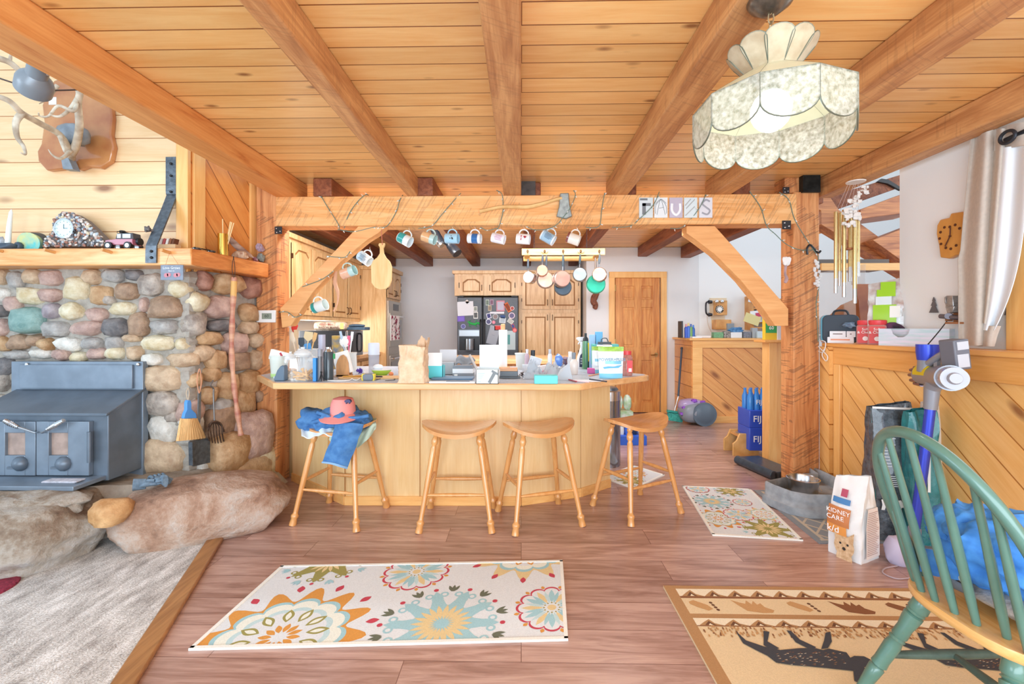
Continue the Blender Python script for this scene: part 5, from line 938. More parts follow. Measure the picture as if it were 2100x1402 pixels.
# paper bag: crumpled, open on top
c, s = at(842, 786); t = thing('paper_bag', 'crumpled tan plastic grocery sack standing open on the counter', 'bag', c+Vector((0, 0.1, 0)))
def sack(u, v):
    a = 2*PI*u; hw, hd = 27*s, 0.075; x, y = math.cos(a), math.sin(a); k = 1/max(abs(x), abs(y)); k = 1+(k-1)*0.6; top = 78+ (16*max(0, x) if y > -0.2 else 0)-8*max(0, -y)*max(0, x)
    z = v*top*s; n_ = mnoise.noise(Vector((x*3, y*3, v*5)))*0.02+abs(mnoise.noise(Vector((x*6, y*6, v*9))))*0.016
    w = 1+0.12*(1-v)**3-0.08*v*(x > 0)+n_*6
    return (c.x+x*k*hw*w-0.004*v+(0.02*v*v if x > 0 else 0), c.y+0.09+y*k*hd*w, c.z+z)
b = MB(); b.grid(sack, 72, 30, thick=0.0025); b.build('sack', M('#f0d2b2', 0.6, col2='#dcb48e', scale=16, bump=0.9, alpha=1), t, ang=75)
def flap(u, v): return (c.x+(2+u*24)*s, c.y+0.12+0.03*v, c.z+(62+v*34*math.sin(PI*min(1, 0.15+u*0.8)))*s+0.006*math.sin(u*20))
b = MB(); b.grid(flap, 20, 8, thick=0.003); b.build('top_flap', M('#e9c9a8', 0.6, col2='#d8b088', scale=20, bump=0.8), t, ang=70)
# boxes
TQ = M('#5fd3dc', 0.4); GRB = M('#b9bec4', 0.6)
def open_box(label, x0, x1, yfold, yb, ytop, dep, col, rz=0.0, inner='#f2f4f6', txt=None):
    c, s = at((x0+x1)/2, yb); w, h = (x1-x0)*s, (yb-yfold)*s; t = thing('product_box', label, 'box', c+Vector((0, dep/2, 0)), rz, 'opened product boxes on the counter'); th = 0.003; b = MB()
    L0 = lambda x, y, z: (x, y, z)
    b.box((-w/2, -dep/2, 0), (w/2, -dep/2+th, h)); b.box((-w/2, dep/2-th, 0), (w/2, dep/2, h)); b.box((-w/2, -dep/2, 0), (-w/2+th, dep/2, h)); b.box((w/2-th, -dep/2, 0), (w/2, dep/2, h)); b.box((-w/2, -dep/2, 0), (w/2, dep/2, th)); b.build('carton', col, t, world=False)
    return t, c, s, w, h, dep
t, c, s, w, h, dp = open_box('turquoise carton with raised white flap beside the paper bag', 866, 908, 750, 776, 723, 0.10, TQ)
b = MB(); b.box((-w/2+0.003, -dp/2, h), (w/2-0.006, -dp/2+0.002, h+27*s)); b.build('flap', M('#f6fbfd', 0.6), t, world=False)
b = MB(); b.box((-w/2+0.008, -dp/2-0.001, 0.012), (-w/2+0.02, -dp/2, 0.02)); b.build('logo', WHT, t, world=False)
t, c, s, w, h, dp = open_box('grey carton with raised lid directly behind the turquoise one', 896, 932, 744, 768, 718, 0.12, GRB); b = MB(); b.box((-w/2, dp/2-0.003, h), (w/2, dp/2, h+26*s)); b.build('flap', M('#dfe1e6', 0.6), t, world=False)
b = MB(); b.box((-w/2, -dp/2, h), (w/2, -dp/2+0.05, h+0.003)); b.build('tuck_flap', M('#a9aeb4', 0.6), t, world=False)
c, s = at(949, 773); t = thing('cable_box', 'grey and white striped electronics box left of the open white carton', 'box', c+Vector((0, .05, 0))); w = 42*s
b = MB(); b.box((c.x-w/2, c.y, ZT), (c.x+w/2, c.y+0.1, ZT+8*s)); b.build('lower_band', M('#8b9199', 0.5), t); b = MB(); b.box((c.x-w/2, c.y, ZT+8*s), (c.x+w/2, c.y+0.1, ZT+17*s)); b.build('white_band', M('#eef2f5', 0.5), t); b = MB(); b.prism([(c.x-w/2, ZT+17*s), (c.x+w/2, ZT+17*s), (c.x+w/2-0.01, ZT+24*s), (c.x-w/2+0.005, ZT+23*s)], c.y+0.005, c.y+0.1, 'xz'); b.build('top', M('#7c838b', 0.5), t)
b = MB(); b.text('Fanttik', (c.x-0.02, c.y-0.001, ZT+4*s), 0.014) if False else b.box((c.x-w/2+0.012, c.y-0.001, ZT+2.5*s), (c.x-w/2+0.035, c.y, ZT+6*s)); b.build('logo', WHT, t)
def pulp(u, v): x = (u-0.5); return (c.x+x*40*s, c.y+0.11+v*0.1, ZT+(30+16*math.sin(v*3)*math.sin(PI*(0.2+0.7*u))+4*math.sin(u*9))*s*(0.9 if v > 0.2 else 0.8))
b = MB(); b.grid(pulp, 16, 10, thick=0.01); one(b, 'pulp_tray', M('#8e959d', 0.8, var=0.2), 'moulded grey pulp tray heaped behind the striped electronics box', 'tray', ang=50)
c, s = at(925, 779); b = MB(); b.prism([(c.x+x, c.y+y) for x, y in rp(-42*s, -0.0, 44*s, 0.14, 0.01)], ZT, ZT+0.012); one(b, 'folder', M('#6a8aa8', 0.4, alpha=1), 'flat slate blue clamshell folder under the boxes', 'folder', bev=0.004)
c, s = at(927, 786); t = thing('notepad', 'white and black papers lying along the counter front edge', 'paper', c); b = MB(); b.cb(c+Vector((0, 0.012, 0.006)), (94*s, 0.026, 0.01)); b.build('sheets', M('#dfe2e6', 0.6), t); b = MB(); b.cb(c+Vector((12*s, 0.006, 0.013)), (48*s, 0.012, 0.003)); b.build('spine', M('#55595f', 0.5), t)
t, c, s, w, h, dp = open_box('white open-lid carton printed with a grey handheld device', 976, 1022, 758, 787, 708, 0.11, M('#e9f4f6', 0.5))
b = MB(); b.box((-w/2+0.012, dp/2-0.004, h), (w/2, dp/2, h+50*s)); b.build('lid', M('#e3ebf0', 0.5), t, world=False, bev=0.004)
b = MB(); b.add([(-w/2, -dp/2, h), (-w/2, dp/2, h), (-w/2-0.045, dp/2, h+0.09), (-w/2-0.045, -dp/2, h+0.09)], [(0, 1, 2, 3)]); b.add([(-w/2-0.003, -dp/2, h), (-w/2-0.003, dp/2, h), (-w/2-0.048, dp/2, h+0.09), (-w/2-0.048, -dp/2, h+0.09)], [(3, 2, 1, 0)]); b.build('side_flap', M('#dfe4e9', 0.5), t, world=False)
b = MB(); Rz = FRONT @ Matrix.Rotation(-0.5, 3, 'Z'); b.cb((0.03, -dp/2-0.001, h*0.45), (0.02, 0.0015, 0.075), R=Matrix.Rotation(0.5, 3, 'Y')); b.cb((0.048, -dp/2-0.0012, h*0.8), (0.045, 0.0015, 0.014), R=Matrix.Rotation(0.5, 3, 'Y')); b.build('device_print', M('#7c8488', 0.6), t, world=False)
b = MB(); [b.box((-w/2+0.012, -dp/2-0.001, h*k), (-w/2+0.055-0.006*i_, -dp/2, h*k+0.004)) for i_, k in enumerate((0.72, 0.6, 0.48, 0.36))]; b.box((-w/2+0.012, -dp/2-0.001, 0.01), (-w/2+0.03, -dp/2, 0.016)); b.build('print_lines', M('#a8ccd0', 0.6), t, world=False)
# paper towels
c, s = at(1031, 756); c.y += 0.06; h = 80*s; t = thing('paper_towel_roll', 'tall white paper towel roll on a wooden stand', 'paper towels', c)
b = MB(); b.lathe([(0.012, 0.012), (0.036, 0.012), (0.036, h), (0.012, h)], c, 28); b.build('roll', M('#f5f6f7', 0.9, bump=0.3, scale=90), t); b = MB(); b.lathe([(0.06, 0), (0.06, 0.012)], c, 24); b.lathe([(0.011, h), (0.017, h+0.002), (0.019, h+0.045), (0.012, h+0.05)], c, 16); b.build('stand', M('#e2b07c', 0.5), t)
# boxes right of towels
c, s = at(1045, 776); t = thing('flat_case', 'dark grey flat case with wooden lid at the foot of the paper towels', 'case', c+Vector((0, .06, 0)))
b = MB(); b.box((c.x-22*s, c.y, ZT), (c.x+22*s, c.y+0.12, ZT+0.012)); b.box((c.x-20*s, c.y+0.005, ZT+0.012), (c.x+17*s, c.y+0.115, ZT+15*s)); b.build('body', M('#5c6369', 0.4), t, bev=0.003); b = MB(); b.box((c.x-20*s, c.y, ZT+15*s), (c.x+16*s, c.y+0.12, ZT+20*s)); b.build('lid', M('#cf9c74', 0.5), t, bev=0.002)
c, s = at(1070, 775); b = MB()
rs = random.Random(6); [b.tube([c+Vector((rs.uniform(-.02, .02), rs.uniform(0, .03), rs.uniform(0, .03))), c+Vector((rs.uniform(-.02, .02), rs.uniform(0, .03), rs.uniform(0.01, .05)))], 0.003, 5) for _ in range(9)]; one(b, 'key_bunch', M('#6b5a58', 0.3, metal=0.7), 'jumble of dark keys beside the flat grey case', 'keys')
# crumpled clear wraps
def wrap(name, label, px, py, wpx, hpx, col, a, seed, dep=0.12):
    c, s = at(px, py); 
    def fn(u, v):
        x, y = (u-0.5), (v-0.5); hh = max(0, 1-4*x*x)*max(0, 1-4*y*y); n_ = abs(mnoise.noise(Vector((u*4, v*4, seed))))+0.4*abs(mnoise.noise(Vector((u*11, v*11, seed))))
        return (c.x+x*wpx*s*1.05, c.y+dep/2+y*dep, ZT+0.003+hpx*s*(0.3*hh+0.62*hh*n_*1.6))
    b = MB(); b.grid(fn, 26, 18, thick=0.0015); return one(b, name, M(col, 0.12, alpha=a, coat=0.6), label, 'packaging', 'crumpled plastic wraps', ang=25)
wrap('plastic_bag', 'crumpled clear plastic bag left of the pink striped packet', 1095, 778, 46, 40, '#c9d4de', 0.35, 1)
wrap('plastic_bag', 'crumpled glossy clear wrap piled behind the small turquoise box', 1140, 775, 60, 46, '#d3dce2', 0.35, 2, 0.16)
c, s = at(1165, 781); t = thing('clear_pouch', 'folded translucent grey pouch standing like a tent near the counter bend', 'pouch', c); b = MB(); b.add([c+Vector((-24*s, 0.08, 0)), c+Vector((10*s, 0, 0)), c+Vector((4*s, 0.06, 36*s)), c+Vector((-14*s, 0.1, 20*s)), c+Vector((14*s, 0.12, 0))], [(0, 1, 2, 3), (1, 4, 2), (4, 0, 3, 2)]); b.build('film', M('#ccd4dc', 0.25, alpha=0.75), t, flat=True)
bx_('small_box', 'small flat turquoise box at the counter front edge', 'box', 1096, 1144, 770, 787, 0.08, TQ, txt='soundcore' if False else None)
c, s = at(1118, 768, ZT); b = MB(); b.cb(c+Vector((0, 0.03, 10*s)), (27*s, 0.05, 18*s), R=Matrix.Rotation(-0.15, 3, 'Y')); t = thing('soap_packet', 'pink and white packet lying on the clear wraps', 'packet', c); b.build('wrapper', M('#f0eef2', 0.5), t, bev=0.004); b = MB(); b.cb(c+Vector((0.002, 0.028, 5*s)), (27.4*s, 0.052, 8*s), R=Matrix.Rotation(-0.15, 3, 'Y')); b.build('pink_band', M('#f08aa8', 0.5), t, bev=0.003)
c, s = at(1098, 765); c.y += 0.08; b = MB(); b.cb(c+Vector((0, 0, 22*s)), (25*s, 0.01, 20*s), R=Matrix.Rotation(0.3, 3, 'Y') @ Matrix.Rotation(0.25, 3, 'X')); b.cb(c+Vector((-0.03, 0.01, 8*s)), (38*s, 0.03, 16*s)); one(b, 'leaflet', M('#e0e8f0', 0.5, var=0.15, scale=50), 'folded white leaflet propped among the small bottles', 'leaflet')
TOPG = 'small bottles and tubs behind the clear wraps'
Bt = [('bottle', 'slim clear bottle with lilac tint behind the leaflet', 1081, 716, 760, [(5, 0), (5, .7), (2.5, .8), (3, 1)], '#c9b4c4', .8, '#e0e0e6'), ('bottle', 'squat teal bottle with black cap behind the leaflet', 1093, 718, 760, [(6, 0), (6.5, .6), (4.5, .72), (4.5, 1)], '#8fc0c4', .72, '#262c34'),
      ('bottle', 'slim white bottle with grey cap standing above the wraps', 1128, 716, 762, [(4.5, 0), (4.5, .72), (3, .8), (3, 1)], '#e3e8ee', .8, '#c0c4cc'), ('bottle', 'round clear perfume bottle with silver cap near the spray bottle', 1178, 723, 768, [(8, 0), (9, .3), (9, .55), (5, .68), (3.8, .7), (3.8, 1)], '#e6e0da', .7, '#7c848c'),
      ('bottle', 'clear glass bottle with white cap just behind the perfume bottle', 1170, 721, 762, [(6, 0), (6, .6), (4, .75), (4, 1)], '#dfe4e4', .75, '#eef0f0')]
for nm, lb, px, yt, yb, pr, cc, cf, cpc in Bt: bottle(nm, lb, 'bottle', px, yt, yb, pr, cc, cf, cpc, grp=TOPG)
bottle('plastic_tub', 'small translucent white deli tub behind the flat grey case', 'tub', 1067, 724, 758, [(8, 0), (10.5, .9), (11.5, .92), (11.5, 1)], '#e8ece8', mat=M('#eaeeea', 0.3, alpha=0.85))
c, s = at(1148, 765); c.y += 0.1; t = thing('blue_package', 'crinkled royal blue snack package near the clear wraps', 'package', c); b = MB(); b.rock(c+Vector((0, 0, 24*s)), (8.5*s, 0.02, 13*s), 6, None, 14, amp=0.3); b.rock(c+Vector((-0.01, 0, 8*s)), (8*s, 0.02, 9*s), 6, None, 14, amp=0.3); b.build('wrapper', M('#5a8ad8', 0.3, coat=0.5), t, ang=30)
c, s = at(1166, 762); c.y += 0.16; b = MB(); b.rock(c+Vector((0, 0, 20*s)), (9*s, 0.03, 7*s), 16, None, 12, amp=0.5); b.rock(c+Vector((0, 0, 7*s)), (9*s, 0.03, 9*s), 17, None, 12, amp=0.5); one(b, 'trinket_pile', M('#8a5a50', 0.5, col2='#5c6a90', scale=60), 'small heap of red and navy trinkets beside the blue package', 'trinkets', ang=40)
# spray bottle
c, s = at(1195, 756); c.y += 0.05; t = thing('spray_bottle', 'white cleaner spray bottle with dark shield label', 'spray bottle', c)
b = MB(); b.lathe([(10*s, 0), (10.5*s, 6*s), (10*s, 24*s), (6*s, 34*s), (3.5*s, 44*s), (3.5*s, 50*s)], c, 22, sy=0.6); b.build('body', M('#f1f3f6', 0.35), t)
b = MB(); b.cyl(c+Vector((0, 0, 49*s)), c+Vector((0, 0, 56*s)), 4.2*s); b.cb(c+Vector((-2*s, 0, 61*s)), (13*s, 0.022, 8*s)); b.cb(c+Vector((-9*s, 0, 62*s)), (5*s, 0.014, 4*s)); b.tube([c+Vector((-4*s, 0, 57*s)), c+Vector((-8*s, 0, 50*s))], 0.005, 6); b.build('trigger', M('#eceef2', 0.35), t)
pl = [(-6, 3), (6, 3), (6.5, 20), (4, 29), (0, 32), (-4, 28), (-6, 20)]; b = MB(); b.poly([c+Vector((x*s, -6.4*s-(0.001), z*s)) for x, z in pl]); b.build('label', M('#3c4468', 0.5), t); b = MB(); [b.box(c+Vector((-4*s, -6.6*s-0.0015, k_*s)), c+Vector((4*s, -6.6*s-0.001, (k_+3)*s))) for k_ in (9, 14, 19)]; b.build('label_bands', M('#c9cfe0', 0.5), t)
bottle('sports_bottle', 'dark green sports bottle with black lid behind the spray bottle', 'bottle', 1202, 683, 757, [(7, 0), (7, .45), (6, .75), (6, .78), (5.5, .85), (2.5, .9), (2.5, 1)], '#5a8f68', .78, '#2c3436')
bottle('flashlight', 'yellow and black torch standing behind the spray bottle', 'torch', 1209, 703, 757, [(4, 0), (4, .3), (3.4, .35), (3.4, .8), (4, 1)], '#e4c030', .35, '#e8c830', lab=(0.0, 0.3, '#33363a'))
bx_('tall_carton', 'tall sky blue carton rising behind the white pouch', 'box', 1222, 1236, 680, 758, 0.05, '#6ab4e0', z=ZT); bx_('tall_carton', 'pale blue spiral-edged box beside the sky blue carton', 'box', 1210, 1221, 686, 758, 0.05, '#9ac4e6')
c, s = at(1245, 764); c.y += 0.06; t = thing('caddy', 'white storage caddy with teal ends and dark carry handle', 'caddy', c); b = MB(); b.cb(c+Vector((0, 0.04, 28*s)), (50*s, 0.1, 56*s)); b.build('box', M('#f0f3f5', 0.5), t, bev=0.008); b = MB(); b.cb(c+Vector((20*s, 0.035, 36*s)), (14*s, 0.1, 44*s)); b.cb(c+Vector((-23*s, 0.035, 36*s)), (8*s, 0.1, 44*s)); b.build('end_panel', M('#58b8b4', 0.4), t, bev=0.006)
b = MB(); b.cb(c+Vector((-1*s, 0.03, 60*s)), (26*s, 0.05, 5*s)); b.tube(smooth_line([c+Vector((-8*s, 0.03, 62*s)), c+Vector((-6*s, 0.03, 69*s)), c+Vector((3*s, 0.03, 70*s)), c+Vector((7*s, 0.03, 62*s))]), 0.004, 6); b.build('handle', M('#3c444a', 0.4), t)
b = MB(); b.text('benadryl' if False else 'Brother', c+Vector((-4*s, -0.012, 30*s)), 0.001) if False else b.box(c+Vector((-16*s, -0.0125, 38*s)), c+Vector((-4*s, -0.0115, 41*s))); b.build('pink_script', M('#e890a8', 0.5), t)
def pouch(x0, x1, yt, yb, label, txt, dy_=0.0, lk=1.0):
    c, s = at((x0+x1)/2, yb); c.y += dy_; w, h = (x1-x0)*s/2, (yb-yt)*s; t = thing('detergent_pouch', label, 'pouch', c, 0, 'white and blue detergent pouches')
    def fn(u, v, sg):
        x = (u-.5)*2; bul = 0.03*(1-x*x)*(1-v)**0.7*(0.4+0.6*v if v < 0.3 else 1); return (c.x+x*w*(0.9+0.1*v), c.y+0.03+sg*bul*1.0-0.0, c.z+v*h)
    b = MB(); b.grid(lambda u, v: fn(u, v, -1), 12, 20); k0 = len(b.f)
    for i, f_ in enumerate(b.f): r = i//12; b.mi[i] = 2 if r >= 17 else (1 if r < 3 or (9 <= r <= 10 and 3 <= i % 12 <= 10) else 0)
    b.grid(lambda u, v: fn(1-u, v, 1), 12, 20, m=0); b.build('pouch', [M('#eaf6fa', 0.3, coat=0.4), M('#7cc8e4', 0.3, coat=0.4), M('#a8d858', 0.3, var=0.3, scale=60)], t)
    if txt:
        b = MB(); b.text(txt, c+Vector((0, -0.012, h*0.60)), w*0.33*lk, bold=0.01); b.build('lettering', M('#5a94b4', 0.5), t)
        b = MB(); pf = c+Vector((0, -0.009, h*0.36)); b.poly([pf+Vector((x*w, 0, z*h)) for x, z in ((-0.7, 0.0), (-0.3, 0.03), (0.2, 0.02), (0.8, 0.08), (0.5, -0.02), (-0.2, -0.03), (-0.6, -0.05))]); b.build('splash_print', M('#58b0dc', 0.4), t)
pouch(1217, 1240, 711, 768, 'white pouch standing just behind the lettered one', None, 0.05); pouch(1228, 1281, 711, 776, 'big white and blue pouch lettered POWER PLUS with green top', 'POWER+PLUS')
t, c, s, h = bottle('pretzel_jar', 'red lidded clear jar of snacks at the counter end', 'jar', 1288, 720, 771, [(11, 0), (12, .1), (12, .72), (9, .84), (9.5, .85), (9.5, 1)], '#d0887c', .85, '#d8454a', mat=M('#c98a80', 0.15, alpha=0.8, var=0.3, scale=50)); b = MB(); b.box((c.x-2*s, c.y-12.4*s, ZT+8*s), (c.x+9*s, c.y-11.8*s, ZT+32*s)); b.build('label', M('#e05058', 0.5), t); b = MB(); b.box((c.x+1*s, c.y-12.8*s, ZT+9*s), (c.x+7*s, c.y-12.4*s, ZT+16*s)); b.build('barcode_patch', WHT, t)
bx_('tissue_pack', 'small magenta and blue tissue pack in front of the torch', 'packet', 1206, 1222, 755, 766, 0.05, '#d868b0')
for x0, y0, x1, y1, cc, lb in ((1162, 779, 1182, 784, '#a8404c', 'dark red marker near the counter bend'), (1182, 783, 1208, 785, '#e6c8cc', 'pale pink pen lying along the counter front'), (1209, 779, 1244, 784, '#2c3648', 'navy stylus lying by the counter bend'), (1208, 772, 1228, 768, '#e8a878', 'orange crayon beside the white pouch')):
    a, e = at(x0, y0)[0], at(x1, y1)[0]; b = MB(); b.tube([a+Vector((0, 0, .006)), e+Vector((0, 0, .006))], 0.0045, 8); one(b, 'pen', M(cc, 0.4), lb, 'pen', 'loose pens near the counter bend')
b = MB(); c, s = at(1195, 783); b.prism([(c.x-0.05, c.y+0.0), (c.x+0.12, c.y+0.02), (c.x+0.15, c.y+0.12), (c.x-0.06, c.y+0.11)], ZT, ZT+0.002); one(b, 'paper_sheet', M('#e6e9f0', 0.6), 'loose white sheet on the counter below the spray bottle', 'paper')
# red item hung on the post
b = MB(); c = P(604, 668, 3.76); b.rock(c, (0.025, 0.02, 0.05), 7, None, 12, amp=0.5); b.cyl(c+Vector((0, 0, 0.04)), c+Vector((-0.06, 0, 0.05)), 0.003); one(b, 'red_mitt', M('#d84038', 0.8), 'small red mitt hanging from the post behind the knee brace', 'mitt', ang=60)
# ---------------------------------------------------------------- clothes on the first stool
Rs = Matrix.Rotation(A1, 3, 'Z'); sc_ = C1+Vector((0, 0, 0.63))
def cloth(fn, nu, nv, col, name, label, cat, grp='clothes piled on the first stool', th=0.006, parts=None, mats=None):
    b = MB(); b.grid(fn, nu, nv, thick=th); return one(b, name, mats or col, label, cat, grp, ang=80)
def blob(c0, r, seed, col, name, label, cat, R=None, amp=0.5):
    b = MB(); b.rock(c0, r, seed, R, 32, amp=amp, freq=2.2); return one(b, name, col, label, cat, 'clothes piled on the first stool', ang=80)
JN = M('#3f6fa6', 0.9, col2='#5284b8', scale=25, bump=0.25); SG = M('#b9cbb8', 0.9, bump=0.3, scale=60); WC = M('#e2eff2', 0.9, bump=0.2)
def wfn(u, v): p = P(618+u*66, 893-28*v+4*math.sin(u*7), C1.y-0.17+0.12*v); return (p.x, p.y, p.z+0.004*math.sin(u*20+v*4))
cloth(wfn, 24, 8, WC, 'white_shirt', 'white folded shirt at the bottom of the clothes pile', 'shirt')
def sfn(u, v):
    top = (690+u*82, 862+4*math.sin(u*5)); bot = (675+u*95, 900+28*math.sin(PI*min(1, u*1.05))**0.8-(20*u*u)); x = top[0]+(bot[0]-top[0])*v; y = top[1]+(bot[1]-top[1])*v
    return P(x, y, C1.y+0.03-0.17*min(1, v*2)+0.012*math.sin(u*16+v*5)+0.05*u)
cloth(sfn, 40, 14, SG, 'green_shirt', 'pale sage green shirt draped off the stool seat', 'shirt')
t = thing('jeans', 'crumpled blue denim jeans with one leg hanging off the stool', 'jeans', C1+Vector((0, 0, 0.64)), 0, 'clothes piled on the first stool')
b = MB(); c1 = P(690, 862, C1.y-0.04)
for cc_, r_, sd, an in (((657, 862), (0.115, 0.11, 0.065), 1, 0.3), ((690, 856), (0.12, 0.12, 0.07), 2, -0.2), ((725, 862), (0.11, 0.11, 0.06), 3, 0.2), ((745, 856), (0.06, 0.08, 0.03), 6, 0.5), ((640, 872), (0.05, 0.08, 0.04), 5, 0.5)): b.rock(P(cc_[0], cc_[1], C1.y-0.03), r_, sd, Matrix.Rotation(an, 3, 'Y'), 30, amp=0.45, freq=1.7)
b.build('pile', JN, t, ang=80)
def leg_(u, v):
    x0, x1 = 690-24*v+2*math.sin(v*5), 745-28*v-6*v*v; y = 868+v*80+(10*u)*v; x = x0+(x1-x0)*u; return P(x, y, C1.y-0.2-0.03*math.sin(PI*u)+0.008*math.sin(v*14+u*5)*(1-v*0.5)+0.02*(1-v))
b = MB(); b.grid(leg_, 20, 26, thick=0.012); b.build('hanging_leg', JN, t, ang=80)
b = MB(); b.grid(lambda u, v: Vector(leg_(u, 0.955+0.045*v))-Vector((0, 0.004, 0)), 20, 2, thick=0.016); b.build('hem', M('#86aed4', 0.9), t)
for i_, (pts) in enumerate(([(650, 845), (670, 852), (690, 862), (705, 856)], [(700, 868), (716, 858), (735, 856), (757, 852)], [(640, 866), (660, 862), (676, 872), (700, 872)])):
    b = MB(); b.tube(smooth_line([P(x, y, C1.y-0.135) for x, y in pts], 5), 0.012, 8); b.build('waistband' if i_ == 1 else 'fold', JN, t)
t = thing('baseball_cap', 'coral pink cap with dark bear emblem topping the clothes pile', 'cap', P(705, 845, C1.y), 0, 'clothes piled on the first stool'); PK = M('#f29a94', 0.9, bump=0.3, scale=90)
cc = P(703, 838, C1.y-0.05); b = MB(); b.lathe([(0.085, -0.03), (0.084, 0.0), (0.078, 0.04), (0.066, 0.068), (0.035, 0.078), (0.0, 0.08)], cc, 26, sx=0.95); b.build('crown', PK, t)
def brim(u, v): a = PI*(1.05+0.9*u); r = 0.08+0.085*v*math.sin(PI*u)**0.6; return (cc.x+0.0+math.cos(a)*r*1.1, cc.y+math.sin(a)*r, cc.z-0.03-0.025*v+0.012*math.cos(a*2)*v)
b = MB(); b.grid(brim, 24, 6, thick=0.004); b.build('brim', PK, t)
b = MB(); q = P(713, 824, cc.y-0.088); pl = [(-.02, 0), (-.018, .01), (-.008, .016), (.01, .016), (.018, .01), (.02, -.002), (.013, -.004), (.01, -.012), (.006, -.004), (-.004, -.002), (-.008, -.012), (-.012, -.012), (-.012, -.002)]; b.prism([(q.x+x, q.z+z) for x, z in pl], q.y-0.004, q.y+0.02, 'xz'); b.build('bear_emblem', M('#4c4c70', 0.7), t)
